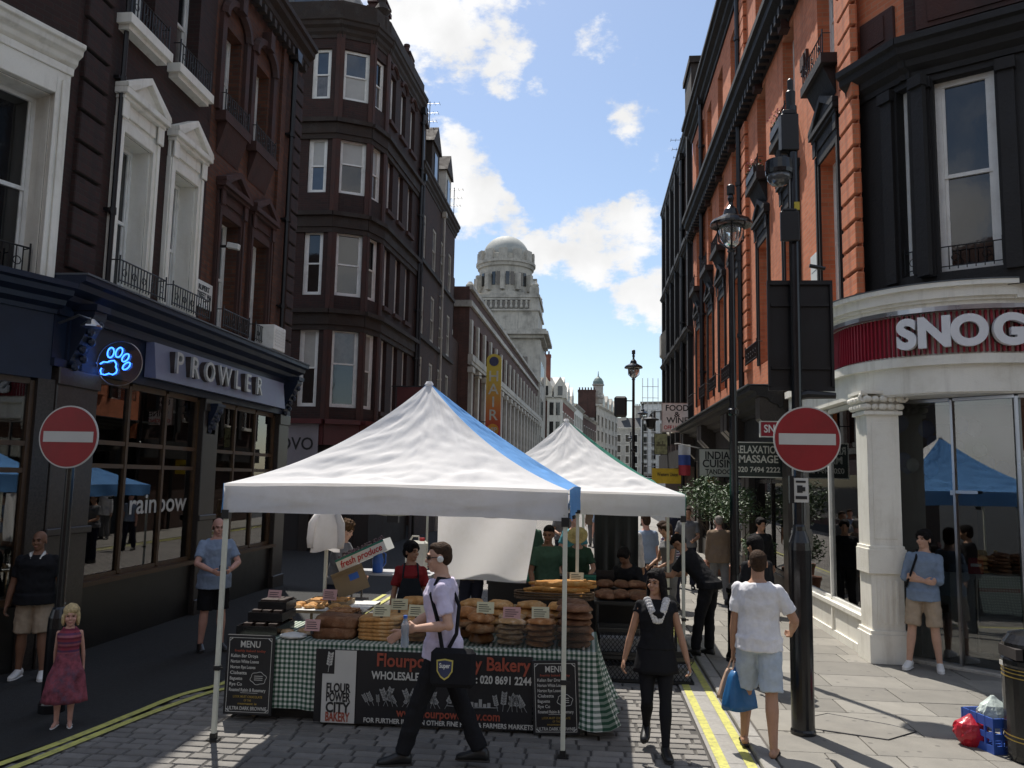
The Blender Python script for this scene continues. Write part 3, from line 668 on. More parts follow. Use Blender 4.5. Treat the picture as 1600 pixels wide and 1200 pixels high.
# chamfer shop window and neighbour fascia
wpart('stall_riser', MB().box(0, LCH-.02, -.02, .3, 0, .75), 'stall_riser', shop, TCH)
mb = MB().box(0, LCH, -.06, .3, 3.45, 4.4); cornice(mb, -.1, LCH+.02, 4.62, .36, .36, -.05); wpart('shop_fascia', mb, 'blue_paint', shop, TCH)
shop_window(shop, TCH, [.1, 1.3, 2.3], [.8, 2.34, 2.66, 3.42]); wpart('display_backing', MB().box(0, 2.4, 1.2, 1.25, 0, 3.5), 'display_dark', shop, TCH)
for k in range(4):
    wpart('display_item', MB().box(1.4+.2*k, 1.52+.2*k, .5, .6, .78, 1.1+.15*(k % 3)), ('display_white', 'display_dark')[k % 2], shop, TCH)
mb = MB().box(LCH-.16, LCH+.06, -.06, .2, 0, 3.45); wpart('pilaster', mb, 'granite', shop, TCH)
# gooseneck lamp bracket over the pilaster
mb = MB().tube([(-.02, -.1, 4.15), (-.02, -.35, 4.25), (-.02, -.5, 4.2)], .018, 6); mb.lathe([(.03, 0), (.12, -.08), (.125, -.1)], 12, (-.02, -.52, 4.2)); wpart('fascia_lamp', mb, 'steel', shop, T1)
# neon paw in a clear disc, on a bracket from the wall
nb = thing('neon_paw_sign', 'clear round sign with a glowing blue neon paw beside the shop lettering', 'neon sign', tuple(atY(187, 568, 10.4)), R(6))
M('neon_blue', (.05, .2, .8), .3, var=0, emit=(.04, .2, 1, 3.6))
mb = MB()
for i, (r_, z_) in enumerate(((.30, -.008), (.30, .008))): pass
n = 40; mb.ring_loft([[(.30*cos(2*pi*j/n), y_, .30*sin(2*pi*j/n)) for j in range(n)] for y_ in (-.006, .006)]); mb.build('disc', 'clear_glass', nb)
mb = MB(); mb.tube([(.30*cos(2*pi*j/n), 0, .30*sin(2*pi*j/n)) for j in range(n+1)], .007, 6); mb.tube([(-.3, 0, 0), (-.45, .1, 0)], .016, 6); mb.build('rim', 'steel', nb)
def neon(pts): MB().tube(pts, .0095, 6).build('neon_tube', 'neon_blue', nb)
for cx, cz, rx_, rz_, ti in ((-.115, .14, .042, .068, -.15), (-.005, .145, .042, .068, -.35), (.085, .075, .036, .06, -.6), (.105, -.035, .034, .06, -.75)):
    neon([(cx+rx_*cos(a)*cos(ti)+rz_*sin(a)*-sin(ti), -.03, cz+rx_*cos(a)*sin(ti)+rz_*sin(a)*cos(ti)) for a in [2*pi*j/20 for j in range(21)]])
neon([(-.245, -.03, -.015), (-.20, -.03, .015), (-.15, -.03, .01), (-.11, -.03, .03), (-.06, -.03, .035), (-.03, -.03, -.01), (-.035, -.03, -.05), (-.015, -.03, -.09), (-.025, -.03, -.13), (-.07, -.03, -.155), (-.12, -.03, -.14), (-.17, -.03, -.16), (-.22, -.03, -.15), (-.235, -.03, -.1), (-.22, -.03, -.07)])
# street name plate and wall camera
M('plate_white', (.68, .68, .64), .4, var=.05); M('ink_black', (.015, .015, .015), .5, var=0); M('ink_red', (.45, .03, .03), .5, var=0)
sp_ = thing('street_name_plate', 'white street name plate on the brown brick beside the pedimented windows', 'sign', (XL+.03, 13.3, 5.35), pi/2)
MB().box(-.33, .33, -.012, .012, -.2, .25).build('plate', 'plate_white', sp_)
text('lettering', 'RUPERT\nSTREET W1', .13, 'ink_black', sp_, (-.0, -.016, .07), bold=.015, width=.56)
wc = thing('wall_camera', 'small white security camera on the brown brick wall', 'camera', (XL+.02, 13.75, 6.35), pi/2)
MB().box(-.02, .02, -.25, 0, -.02, .02).build('bracket', 'black_iron', wc); MB().cbox((0, -.3, 0), (.1, .22, .1), 0, .2).build('housing', 'plate_white', wc, bevel=.01)
ac = thing('air_conditioner', 'white box unit on the sill above the end of the blue fascia', 'box', (XL+.1, 15.7, 4.78), pi/2)
MB().box(-.3, .3, -.4, 0, 0, .48).build('casing', 'white_paint', ac, bevel=.015)
mb = MB(); [mb.box(-.25, .25, -.41, -.4, .08+.06*k, .11+.06*k) for k in range(6)]; mb.build('grille', 'plate_white', ac)

# ------------------------------------------------------------------ dark red mansion block beyond the side street
b2 = thing('mansion_block', 'dark red brick mansion block with a faceted corner tower and white sash windows', 'building', (-9, 28, 0))
PA, PB, PC, PD, PE = (-15, 25.3), (-8.27, 25.3), (-7.28, 25.8), (-7.0, 26.7), (-6.75, 31.3)
def TW(p, q): return (p, atan2(q[1]-p[1], q[0]-p[0]))
def dist(p, q): return sqrt((p[0]-q[0])**2+(p[1]-q[1])**2)
fac = [(PA, PB), (PB, PC), (PC, PD), (PD, PE)]
lev = [(4.5, 2.5), (8.1, 2.1), (11.5, 1.85), (14.7, 1.75)]
wins = [[(5.15, .5), (6.12, .64)], [(.56, .92)], [(.47, .66)], [(.7, .62), (2.0, .62), (3.3, .62)]]
pn = [('window_blind', 'window_dark'), ('window_dark', 'window_dark'), ('window_blind', 'window_sky'), ('window_sky', 'window_dark')]
pn2 = [('window_curtain', 'window_dark'), ('window_dark', 'window_dark'), ('window_blind', 'window_dark'), ('window_sky', 'window_blind')]
for k, (p, q) in enumerate(fac):
    T = TW(p, q); l = dist(p, q); ops = [(u-w/2, u+w/2, z, z+h) for u, w in wins[k] for z, h in lev]
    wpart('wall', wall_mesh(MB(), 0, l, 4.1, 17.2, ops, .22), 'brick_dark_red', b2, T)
    for i, (z, h) in enumerate(lev):
        for j, (u, w) in enumerate(wins[k]):
            window(b2, T, u, z, w, h, depth=.1 if k < 3 else .14, ft=.09, panes=(pn if k == 0 else pn2)[i] if k < 2 else (PR.choice(('window_blind', 'window_dark', 'window_curtain')), PR.choice(('window_dark', 'window_dark', 'window_curtain'))), rail=.5 if k != 1 or i % 2 else .56)
            if k == 3:
                wpart('sill', MB().box(-w/2-.12, w/2+.12, -.1, .02, -.14, 0), 'red_stone', b2, T, u, 0, z); wpart('window_arch', MB().tube([((w/2+.08)*cos(pi*a/8), -.03, h+.1+.28*sin(pi*a/8)) for a in range(9)], .07, 5), 'red_stone', b2, T, u, 0, z)
    for z in (7.55, 10.75, 13.9): wpart('string_course', MB().box(-.02, l+.02, -.1, .02, z-.42, z-.06).box(-.03, l+.03, -.2, .02, z-.06, z+.08).box(-.02, l+.02, -.06, .02, z-.6, z-.42), 'sooty_stone', b2, T)
    mb = MB(); cornice(mb, -.08, l+.08, 17.5, .24, .7); mb.box(-.05, l+.05, -.05, .2, 17.5, 18.1); wpart('cornice', mb, 'sooty_stone', b2, T)
    # pilaster strips between windows
    for u in ([0.02] if k else []) + [l-.1]: wpart('pilaster', MB().box(u-.02, u+.12, -.05, .02, 4.1, 17), 'red_stone', b2, T)
    mb = MB().box(0, l, -.05, .25, 3.3, 4.1); mb.box(0, l, -.25, -.05, 3.95, 4.1); wpart('shop_fascia', mb, M('shop_maroon', (.09, .018, .018), .5), b2, T)
    mb = MB().box(0, l, .1, .3, 0, 3.3); wpart('shop_wall', mb, 'display_dark', b2, T)
M('board_grey', (.24, .22, .235), .6, var=.12, scale=2)
wpart('sign_board', MB().box(3.0, 6.6, -.1, -.06, 2.55, 3.95), 'board_grey', b2, TW(PA, PB))
so = text_mesh('OVO', .55, 'ink_black', bold=.01, extrude=.003, width=1.1); so_ = wlink('sign_lettering', so, b2, TW(PA, PB), 5.9, -.105, 3.3); so_.rotation_euler.x = pi/2
for k in range(4): wpart('shop_pilaster', MB().box(1+1.7*k, 1.3+1.7*k, -.06, .1, 0, 3.3), 'granite', b2, TW(PA, PB))
MB().add([(-15, 25.6, 4), (-8.3, 25.6, 4), (-7.5, 26.1, 4), (-7.3, 26.8, 4), (-7.05, 31.25, 4), (-15, 31.25, 4), (-15, 25.6, 17.6), (-8.3, 25.6, 17.6), (-7.5, 26.1, 17.6), (-7.3, 26.8, 17.6), (-7.05, 31.25, 17.6), (-15, 31.25, 17.6)],
         [(5, 4, 3, 2, 1, 0), (6, 7, 8, 9, 10, 11)] + [(i, (i+1) % 6, 6+(i+1) % 6, 6+i) for i in range(6)]).build('roof', 'lead', b2, (9, -28, 0))
# mansard storey with dormer, chimney stack at the street corner
mb = MB().add([(-14.8, 25.9, 17.6), (-8.4, 25.9, 17.6), (-7.6, 27.2, 17.6), (-7.4, 31.2, 17.6), (-14.8, 31.2, 17.6), (-14.6, 27.0, 20), (-9.4, 27.0, 20), (-8.6, 28, 20), (-8.4, 31.1, 20), (-14.6, 31.1, 20)],
              [(0, 1, 6, 5), (1, 2, 7, 6), (2, 3, 8, 7), (3, 4, 9, 8), (4, 0, 5, 9), (5, 6, 7, 8, 9)]); mb.build('mansard', 'slate', b2, (9, -28, 0))
for x in (-12, -9.6): d_ = MB().box(-.7, .7, 0, 1.0, 0, 1.5).build('dormer', 'lead', b2, (x+9, 25.75-28, 17.7)); MB().box(-.5, .5, -.03, 0, .2, 1.3).build('pane', 'window_sky', d_)
chimney(b2, (-7.45, 26.9, 17.9), .6, .6, .9, 'red_stone', 1)
chimney(b2, (-7.9, 30.6, 17.6), 1.6, .7, 1.3, 'brick_sooty', 4)
tag(MB().lathe([(.28, 0), (.28, .5), (.18, .6), (.3, .8), (.12, 1.1), (.14, 1.25), (.04, 1.7)], 12).build('finial', 'sooty_stone', b2, (9-7.25, 26.5-28, 17.6)))
downpipe(b2, TW(PD, PE), 4.45, 4, 16.8)
# ---- neighbour with pale window frames and gabled dormers
b3 = thing('gabled_house', 'sooty brick house with pale window frames and stone gabled dormers', 'building', (-9, 35, 0))
T3 = TW(PE, (-6.72, 39.9)); l3 = dist(PE, (-6.72, 39.9))
lev3 = [(4.9, 2.3), (8.1, 2.0), (11.2, 1.9)]; us3 = (1.1, 3.4, 5.4, 7.4)
wpart('wall', wall_mesh(MB(), 0, l3, 0, 14.4, [(u-.42, u+.42, z, z+h) for u in us3 for z, h in lev3], .2), 'brick_sooty', b3, T3)
for z, h in lev3:
    for u in us3:
        window(b3, T3, u, z, .84, h, depth=.02, ft=.1, frame='pale_stone', panes=('window_dark', 'window_dark'), vbars=1)
    mb = MB().box(0, l3, -.1, .02, z-.22, z-.05); wpart('string_course', mb, 'sooty_stone', b3, T3)
mb = MB(); cornice(mb, -.1, l3+.1, 14.9, .26, .6); wpart('cornice', mb, 'sooty_stone', b3, T3)
for u, w in ((.7, 1.3), (3.6, 1.7), (6.9, 1.5)):
    d_ = wpart('dormer', MB().box(-w/2, w/2, 0, 1.6, 0, 2.0), 'pale_stone' if u > 6 else 'sooty_stone', b3, T3, u, .1, 14.9)
    MB().prism([(-w/2-.15, 2.0), (w/2+.15, 2.0), (0, 3.0)], -.1, 1.6, 'y').build('gable', 'sooty_stone', d_)
    MB().box(-.3, .3, -.03, 0, .4, 1.7).build('pane', 'window_dark', d_)
wpart('roof', MB().add([(0, .3, 14.8), (l3, .3, 14.8), (l3, 3.2, 17.2), (0, 3.2, 17.2), (0, 7, 14.8), (l3, 7, 14.8), (0, .3, 0), (l3, .3, 0), (0, 7, 0), (l3, 7, 0)], [(0, 1, 2, 3), (3, 2, 5, 4), (1, 7, 9, 5, 2), (0, 3, 4, 8, 6)]), 'slate', b3, T3)
wpart('end_wall', wall_mesh(MB(), 0, 7, 0, 15, []), 'brick_sooty', b3, ((-6.72, 39.9), pi))
chimney(b3, (-7.8, 33.3, 15.5), 1.5, .8, 2.6, 'brick_sooty', 4); chimney(b3, (-7.6, 38.6, 15.2), 1.2, .7, 1.8, 'red_stone', 3)
downpipe(b3, T3, .25, 0, 14.2, 'black_iron'); downpipe(b3, T3, 5.0, 0, 14.2, 'pale_stone', .05)
aerial((-7.3, 35.5, 17.0), 2.4, 'television aerial on the gabled house, above the dormers'); aerial((-6.9, 40.4, 13.5), 3.6, 'tall television aerial at the end of the gabled house, against the sky')
# ------------------------------------------------------------------ long brick block with pale pilasters
b4 = thing('pilastered_block', 'long brown brick block with rows of pale stone pilasters beyond the gabled house', 'building', (-9, 60, 0))
Q0, Q1 = (-6.55, 44.4), (-5.35, 92.0); TQ = TW(Q0, Q1); lq = dist(Q0, Q1)
nb_ = 18; bw_ = lq/nb_
ops = []
for k in range(nb_):
    u = (k+.5)*bw_; ops += [(u-.62, u+.62, 9.3, 11.0), (u-.62, u+.62, 4.6, 8.3)]
wpart('wall', wall_mesh(MB(), 0, lq, 0, 12.9, ops, .3), 'brick_far', b4, TQ)
wm = MB().box(-.62, .62, 0, .05, 0, 1.7).mesh('window', 'window_dark'); wm2 = MB().box(-.62, .62, 0, .05, 0, 3.7).mesh('window', 'window_dark')
pm1 = MB().box(-.25, .25, -.14, .02, 0, 1.9).mesh('pilaster', 'pale_stone'); mb = MB().box(-.27, .27, -.2, .02, 0, 4.0); mb.box(-.44, .44, -.28, .02, 3.75, 4.05); mb.box(-.42, .42, -.26, .02, 0, .25); pm2 = mb.mesh('pilaster', 'pale_stone')
for k in range(nb_):
    u = (k+.5)*bw_
    wlink('window', wm, b4, TQ, u, .24, 9.3); wlink('window', wm2, b4, TQ, u, .24, 4.6)
for k in range(nb_+1):
    u = min(max(k*bw_, .36), lq-.36); wlink('pilaster', pm1, b4, TQ, u, 0, 9.15); wlink('pilaster', pm2, b4, TQ, u, 0, 4.35)
for z, h, o_ in ((12.95, .22, .18), (12.1, .28, .14), (9.1, .35, .25), (8.75, .2, .2), (4.3, .3, .3)): wpart('string_course', MB().box(-.05, lq, -o_, .02, z-h, z), 'pale_stone', b4, TQ)
wpart('shop_fascia', MB().box(0, lq, -.12, .02, 2.9, 3.7), 'shop_maroon', b4, TQ)
for k in range(0, nb_, 2): wpart('shop_window', MB().box(k*bw_+.3, k*bw_+bw_*1.8, -.02, .1, .4, 2.9), 'window_dark', b4, TQ)
# its stepped end towards the photographer
TE = ((-15, 44.4), 0); le = 8.45
wpart('wall', wall_mesh(MB(), 0, le, 0, 12.9, [], .2), 'brick_far', b4, TE)
wpart('string_course', MB().box(0, le+.1, -.15, .02, 11.75, 12.1), 'pale_stone', b4, TE)
wpart('roof', MB().box(.2, lq, .35, 9, 0, 12.7), 'lead', b4, TQ)
b4b = thing('end_wing', 'low dark brick wing with a bay and pale framed windows before the pilastered block', 'building', (-9, 42, 0))
TE2 = ((-15, 41.6), 0)
wpart('wall', wall_mesh(MB(), 0, 7.9, 0, 9.7, [(7.05, 7.6, 6.7, 8.6), (7.05, 7.6, 3.4, 5.3)], .2), 'brick_sooty', b4b, TE2)
for z in (6.7, 3.4):
    window(b4b, TE2, 7.325, z, .55, 1.9, frame='pale_stone', depth=.02, ft=.08, rail=.66)
    wpart('window_case', MB().box(6.93, 7.05, -.06, .02, z-.15, z+2.05).box(7.6, 7.72, -.06, .02, z-.15, z+2.05).box(7.05, 7.6, -.06, .02, z+1.9, z+2.05).box(6.9, 7.75, -.1, .02, z-.28, z-.15), 'pale_stone', b4b, TE2)
wpart('string_course', MB().box(0, 8.0, -.18, .1, 9.7, 9.95), 'pale_stone', b4b, TE2)
wpart('side_wall', wall_mesh(MB(), 0, 2.8, 0, 9.7, []), 'brick_sooty', b4b, ((-7.1, 41.6), pi/2)); wpart('roof', MB().box(.1, 7.8, .2, 2.7, 9.5, 9.69), 'lead', b4b, TE2)
wpart('stair_tower', MB().box(5.6, 7.6, 1.2, 2.7, 9.7, 13.3), 'brick_sooty', b4b, TE2)

# ------------------------------------------------------------------ domed stone tower
bt = thing('domed_tower', 'pale stone tower with a balustraded drum and smooth grey dome above the roofs', 'building', (-9.6, 93, 0))
def tp(name, mb, mat='pale_stone', **k): return mb.build(name, mat, bt, **k)
hw = 4.3
tp('base', MB().box(-hw-3, hw, -hw, hw+6, 0, 17.6))
for k in range(5):
    for z in (5, 9.2, 13.2): tp('window', MB().box(hw-.02, hw+.06, -3.6+k*1.8, -2.8+k*1.8, z, z+2.2), 'window_dark')
for x, z in ((.6, 9), (.6, 13.2), (2.6, 9), (2.6, 13.2)): tp('window', MB().box(x-.4, x+.4, -hw-.06, -hw+.02, z, z+2.4), 'window_dark')
for sx in (-1, 1): tp('corner_pier', MB().box(sx*hw-.6 if sx < 0 else hw-.55, sx*hw+.55 if sx < 0 else hw+.12, -hw-.12, -hw+.9, 8, 17.4))
for k, (z0, z1, o_) in enumerate(((17.6, 17.95, .5), (17.95, 18.3, .95), (18.3, 18.55, .75))): tp('cornice', MB().box(-hw-o_, hw+o_, -hw-o_, hw+o_, z0, z1))
tp('attic', MB().box(-hw+.2, hw-.2, -hw+.2, hw-.2, 18.55, 22.2))
mb = MB(); mb.box(-hw+.05, hw-.05, -hw+.05, hw-.05, 22.2, 22.5); mb.box(-hw, hw, -hw, hw, 20.7, 20.9); tp('string_course', mb)
bm_ = MB().lathe([(.13, 0), (.17, .15), (.1, .45), (.15, .75), (.13, .85)], 8).mesh('baluster', 'pale_stone')
for k in range(11): link('baluster', bm_, bt, (-2.8+k*.56, -hw+.05, 21.0))
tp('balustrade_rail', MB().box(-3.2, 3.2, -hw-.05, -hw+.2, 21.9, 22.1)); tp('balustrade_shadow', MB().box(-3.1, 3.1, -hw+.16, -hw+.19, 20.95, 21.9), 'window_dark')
for sx in (-1, 1):
    for sy in (-1, 1): tp('corner_urn', MB().box(sx*3.6-.5, sx*3.6+.5, sy*3.6-.5, sy*3.6+.5, 22.5, 23.4).lathe([(.4, 0), (.5, .3), (.2, .7)], 10, (sx*3.6, sy*3.6, 23.4)))
mb = MB().lathe([(3.5, 22.5), (3.5, 23.1), (3.15, 23.2), (3.05, 23.5), (3.05, 26.1), (3.25, 26.2), (3.3, 26.5), (3.45, 26.6), (3.45, 26.9), (2.9, 27.0)], 32); tp('drum', mb)
for k in range(12):
    a = -pi/2 + (k-.5)*pi/6
    for da in (-.09, .09): tp('drum_window', MB().cbox((3.06*cos(a+da), 3.06*sin(a+da), 24.7), (.1, .42, 1.5), a+da), 'window_dark')
    tp('buttress', MB().cbox((3.3*cos(a+pi/12), 3.3*sin(a+pi/12), 24.3), (.7, .5, 1.9), a+pi/12))
for k in range(12):
    a = 2*pi*k/12; tp('merlon', MB().cbox((3.1*cos(a), 3.1*sin(a), 27.5), (.4, .95, 1.25), a))
mb = MB().lathe([(3.05, 26.9), (3.05, 27.6), (2.8, 27.7)], 32); tp('parapet', mb)
tp('dome', MB().lathe([(2.8*cos(t*pi/2/12), 27.4+2.9*sin(t*pi/2/12)) for t in range(12)]+[(.02, 30.31)], 36), 'dome_lead' if 'dome_lead' in MATS else M('dome_lead', (.36, .37, .345), .7, var=.12, scale=.8, dirt=(.24, .25, .23), dscale=.6), smooth=True)

# ------------------------------------------------------------------ far houses closing the street
def far_house(name, label, p, q, h, wall, trim, cols, rows, roof=None, wmat='window_dark', z0=4, gable=False, depth=10):
    T = TW(p, q); l = dist(p, q); c = thing(name, label, 'building', ((p[0]+q[0])/2, (p[1]+q[1])/2, 0), 0, 'far houses along the street')
    sh = (h-z0-.8)/rows; ww = l/cols*.42
    ops = [((k+.5)*l/cols-ww/2, (k+.5)*l/cols+ww/2, z0+j*sh, z0+j*sh+sh*.66) for k in range(cols) for j in range(rows)]
    wpart('wall', wall_mesh(MB(), 0, l, 0, h, ops, .15), wall, c, T)
    wpart('rear_block', MB().box(.05, l-.05, .4, depth, 0, h-.1), wall, c, T)
    me = MB().box(-ww/2, ww/2, 0, .04, 0, sh*.66).mesh('window', wmat); fm = MB().box(-ww/2-.1, ww/2+.1, -.08, .0, -.14, 0).box(-ww/2-.1, -ww/2, -.06, 0, 0, sh*.66).box(ww/2, ww/2+.1, -.06, 0, 0, sh*.66).box(-ww/2-.1, ww/2+.1, -.06, 0, sh*.66, sh*.66+.14).mesh('window_case', trim)
    for o_ in ops:
        w_ = wlink('window', me, c, T, (o_[0]+o_[1])/2, .1, o_[2]); link('window_case', fm, w_, (0, -.1, 0))
    mb = MB(); cornice(mb, -.05, l+.05, h+.1, .4, .45); mb.box(0, l, -.08, .02, z0-.6, z0-.25); wpart('cornice', mb, trim, c, T)
    wpart('shop_fascia', MB().box(0, l, -.1, .02, 2.8, z0-.62), 'sooty_stone', c, T)
    if roof == 'mansard': wpart('roof', MB().add([(0, .2, h), (l, .2, h), (l, 2.4, h+2.6), (0, 2.4, h+2.6), (0, depth, h), (l, depth, h)], [(0, 1, 2, 3), (3, 2, 5, 4), (1, 5, 2), (0, 3, 4)]), 'slate', c, T)
    elif roof == 'gable':
        for k in range(max(1, int(l/5))):
            u = (k+.5)*l/max(1, int(l/5)); wpart('gable', MB().prism([(u-1.5, h), (u+1.5, h), (u+1.5, h+1.6), (u, h+3), (u-1.5, h+1.6)], -.05, 3, 'y'), trim, c, T); wpart('window', MB().box(u-.4, u+.4, -.09, -.05, h+.4, h+1.8), wmat, c, T)
    return c, T, l
h5, T5, l5 = far_house('corner_house', 'red brick house with cream corner bay and gables beyond the domed tower', (-9.5, 104), (-3.3, 104), 12.6, 'brick_far_red', 'cream_stucco', 3, 3)
wpart('bay', MB().box(4.4, 6.3, -.5, 1, 0, 12.4), 'cream_stucco', h5, T5)
for z in (5, 8, 10.4): wpart('window', MB().box(4.7, 5.2, -.53, -.5, z, z+1.6).box(5.5, 6.0, -.53, -.5, z, z+1.6), 'window_dark', h5, T5)
wpart('mansard', MB().add([(0, .2, 12.7), (5.4, .2, 12.7), (4.2, 2.4, 15.4), (0, 2.4, 15.4), (0, 8, 12.7), (5.4, 8, 12.7)], [(0, 1, 2, 3), (3, 2, 5, 4), (1, 5, 2), (0, 3, 4)]), 'slate', h5, T5)
for u in (4.2, 6.0): wpart('gable', MB().prism([(u-.8, 12.6), (u+.8, 12.6), (u+.8, 14.0), (u, 15.3), (u-.8, 14.0)], -.4, 2, 'y'), 'cream_stucco', h5, T5); wpart('window', MB().box(u-.3, u+.3, -.43, -.4, 12.9, 14.1), 'window_dark', h5, T5)
chimney(h5, (-6.6, 107, 14.5), 3.4, 1, 4.0, 'brick_far_red', 7)
far_house('brick_terrace', 'red brick terrace front with pale window cases past the cream bay', (-3.3, 104), (-2.0, 122), 12.6, 'brick_far_red', 'cream_stucco', 6, 3, 'gable')
far_house('cream_terrace', 'pale cream fronted house midway along the far left side', (-2.0, 122), (-.8, 136), 13.5, 'cream_stucco', 'pale_stone', 5, 4, 'mansard')
h7, T7, l7 = far_house('dark_terrace', 'dark slate roofed house with a small domed turret on the far left side', (-.8, 136), (1.6, 156), 13.0, 'brick_far', 'pale_stone', 6, 3, 'mansard')
chimney(h7, (-.2, 141, 13), 3.0, 1.2, 4.6, 'brick_far', 6)
o = MB().lathe([(.8, 3.6), (.8, 4.4), (1.0, 4.5), (1.0, 4.8), (.85, 4.9), (.85, 6.6), (1.05, 6.7), (1.05, 6.9)], 16).build('turret', 'pale_stone', h7, (1.75-h7.location.x, 143-h7.location.y, 12))
MB().lathe([(.95, 6.9), (.9, 7.4), (.62, 7.9), (.25, 8.2), (.1, 8.4), (.04, 9.2)], 16).build('cupola', M('verdigris', (.16, .21, .19), .6, var=.2), o)
far_house('grey_terrace', 'grey stone house with tall gables, far along the left side', (1.6, 156), (6.5, 182), 16.5, 'pale_stone', 'pale_stone', 6, 4, 'gable')
hc, Tc, lc = far_house('closing_house', 'pale stone block with steep roofs closing the end of the street', (6.5, 200), (30, 196), 15.0, 'pale_stone', 'cream_stucco', 12, 4, 'mansard')
for u, h_ in ((2.2, 4.6), (5.6, 5.5), (11, 4.5)): chimney(hc, (6.5+u, 202, 15), 1.3, 1, h_, 'pale_stone', 3)
h9, T9, l9 = far_house('white_tower_house', 'plain white rendered block behind scaffolding at the far right of the street', (9.5, 150), (17, 148), 16.5, 'white_paint', 'pale_stone', 5, 5)
mb = MB()
for k in range(4): mb.tube([(k*.9, 0, 0), (k*.9, 0, 20.5)], .06, 4)
for j in range(10): mb.tube([(-.1, 0, 2*j+1), (2.8, 0, 2*j+1)], .05, 4)
tag(mb.build('scaffolding', 'steel', None, (9.6, 146.5, 0)), 'thin grey scaffolding in front of the white rendered block', 'scaffolding')

# ------------------------------------------------------------------ right side: orange brick terrace
XR = 3.8
br = thing('orange_terrace', 'sunlit orange brick terrace with sooty stone pediments and quoins along the right side', 'building', (6, 20, 0))
TR = ((XR, 30.0), -pi/2)                                  # u = 30 - Y
def uR(Y): return 30.0-Y
cen = [13.1, 15.55, 18.05, 21.4, 23.6, 25.8, 28.6]
w1r = [(uR(c), 4.95, .95, 2.65) for c in cen]; w2r = [(uR(c), 9.0, .9, 2.1) for c in cen]; w3r = [(uR(c), 12.5, .9, 1.9) for c in cen]
M('soot_black_stone', (.012, .0105, .010), .7, var=.4, scale=3, bump=.4, bscale=25)
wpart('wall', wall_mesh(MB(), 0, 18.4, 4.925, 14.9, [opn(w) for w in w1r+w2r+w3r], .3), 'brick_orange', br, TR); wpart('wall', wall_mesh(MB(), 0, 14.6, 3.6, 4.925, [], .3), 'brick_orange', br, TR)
for w in w1r:
    window(br, TR, w[0], w[1], w[2], w[3], depth=.2, panes=('window_dark', 'window_dark'))
    mb = MB(); pediment_surround(mb, w[2], w[3], .17, .05, .42); [v_ for v_ in ()]; mb.v = [(a, b_*.72, c) for a, b_, c in mb.v]; o = wpart('window_case', mb, 'soot_black_stone', br, TR, w[0], 0, w[1], bevel=.006)
    mb = MB(); railing(mb, -.62, .62, 0, .36, -.3, .08); wpart('balconette', mb, 'black_iron', br, TR, w[0], 0, w[1])
for i, w in enumerate(w2r):
    window(br, TR, w[0], w[1], w[2], w[3], depth=.2)
    mb = MB().box(-.62, .62, -.26, .02, -.16, 0); mb.prism([(-.01, -.16), (-.2, -.16), (-.01, -.6)], -.5, .5, 'x'); wpart('sill', mb, 'soot_black_stone', br, TR, w[0], 0, w[1])
    mb = MB(); railing(mb, -.58, .58, 0, .34, -.22, .1); wpart('balconette', mb, 'black_iron', br, TR, w[0], 0, w[1])
    wpart('keystone', MB().prism([(-.13, 0), (.13, 0), (.19, .42), (-.19, .42)], -.16, .02, 'y'), 'red_stone', br, TR, w[0], 0, w[1]+w[3]-.02)
for w in w3r: window(br, TR, w[0], w[1], w[2], w[3], depth=.2); wpart('sill', MB().box(-.55, .55, -.15, .02, -.12, 0), 'soot_black_stone', br, TR, w[0], 0, w[1])
mb = MB(); cornice(mb, -.1, 18.5, 11.95, .40, .75)
for k in range(60): mb.box(.1+k*.305, .24+k*.305, -.26, -.06, 11.18, 11.36)
wpart('cornice', mb, 'soot_black_stone', br, TR)
mb = MB(); cornice(mb, -.1, 18.5, 15.5, .4, .6); wpart('parapet', mb, 'soot_black_stone', br, TR)
for Y in (11.62, 19.55, 27.0):
    quoins(br, TR, uR(Y)-.62, 5.0, 11.1, 'brick_orange', .36, .05, (.62, .62), .09)
    quoins(br, TR, uR(Y)-.62, 12.0, 14.7, 'brick_orange', .36, .05, (.62, .62), .09)
for Y in (20.15, 26.95): downpipe(br, TR, uR(Y), 3, 15, r=.07)
wpart('roof', MB().box(.05, 18.35, .4, 9, 4.0, 14.8), 'lead', br, TR)
for Y in (17, 22.5): chimney(br, (6.5, Y, 14.8), .9, 2.2, 2.4, 'brick_orange', 4)
wpart('date_plaque', MB().box(uR(14.3)-.18, uR(14.3)+.18, -.05, 0, 9.6, 9.95).box(uR(14.3)-.12, uR(14.3)+.12, -.08, -.05, 9.65, 9.9), 'red_stone', br, TR)
# shop fronts under the terrace (beyond the white corner shop)
for k, (Ya, Yb, mt) in enumerate(((15.7, 19.7, 'shop_maroon'), (19.9, 24.0, 'display_dark'), (24.2, 28.4, 'board_grey'))):
    a, b_ = uR(Yb), uR(Ya)
    mb = MB().box(a, b_, -.22, .1, 3.05, 3.75); cornice(mb, a-.1, b_+.1, 4.15, .6, .4, -.2); wpart('shop_fascia', mb, ('soot_black_stone', 'display_dark', 'soot_black_stone')[k], br, TR)
    for u in (a+.15, b_-.15):
        mb = MB().box(u-.2, u+.2, -.14, .1, 0, 3.05); mb.prism([(-.1, 3.0), (-.62, 3.55), (-.62, 3.95), (-.1, 3.95)], u-.2, u+.2, 'x'); wpart('pilaster', mb, 'granite', br, TR)
    shop_window(br, TR, [a+.4, (a+b_)/2, b_-.4], [.6, 2.4, 3.0], 'black_gloss', .08)
    wpart('stall_riser', MB().box(a+.3, b_-.3, -.03, .1, 0, .56), 'stall_riser', br, TR); wpart('shop_back', MB().box(a, b_, 1.6, 1.65, 0, 3.6).box(a, b_, .1, 1.6, 3.1, 3.2), 'display_dark', br, TR)
mb = MB()
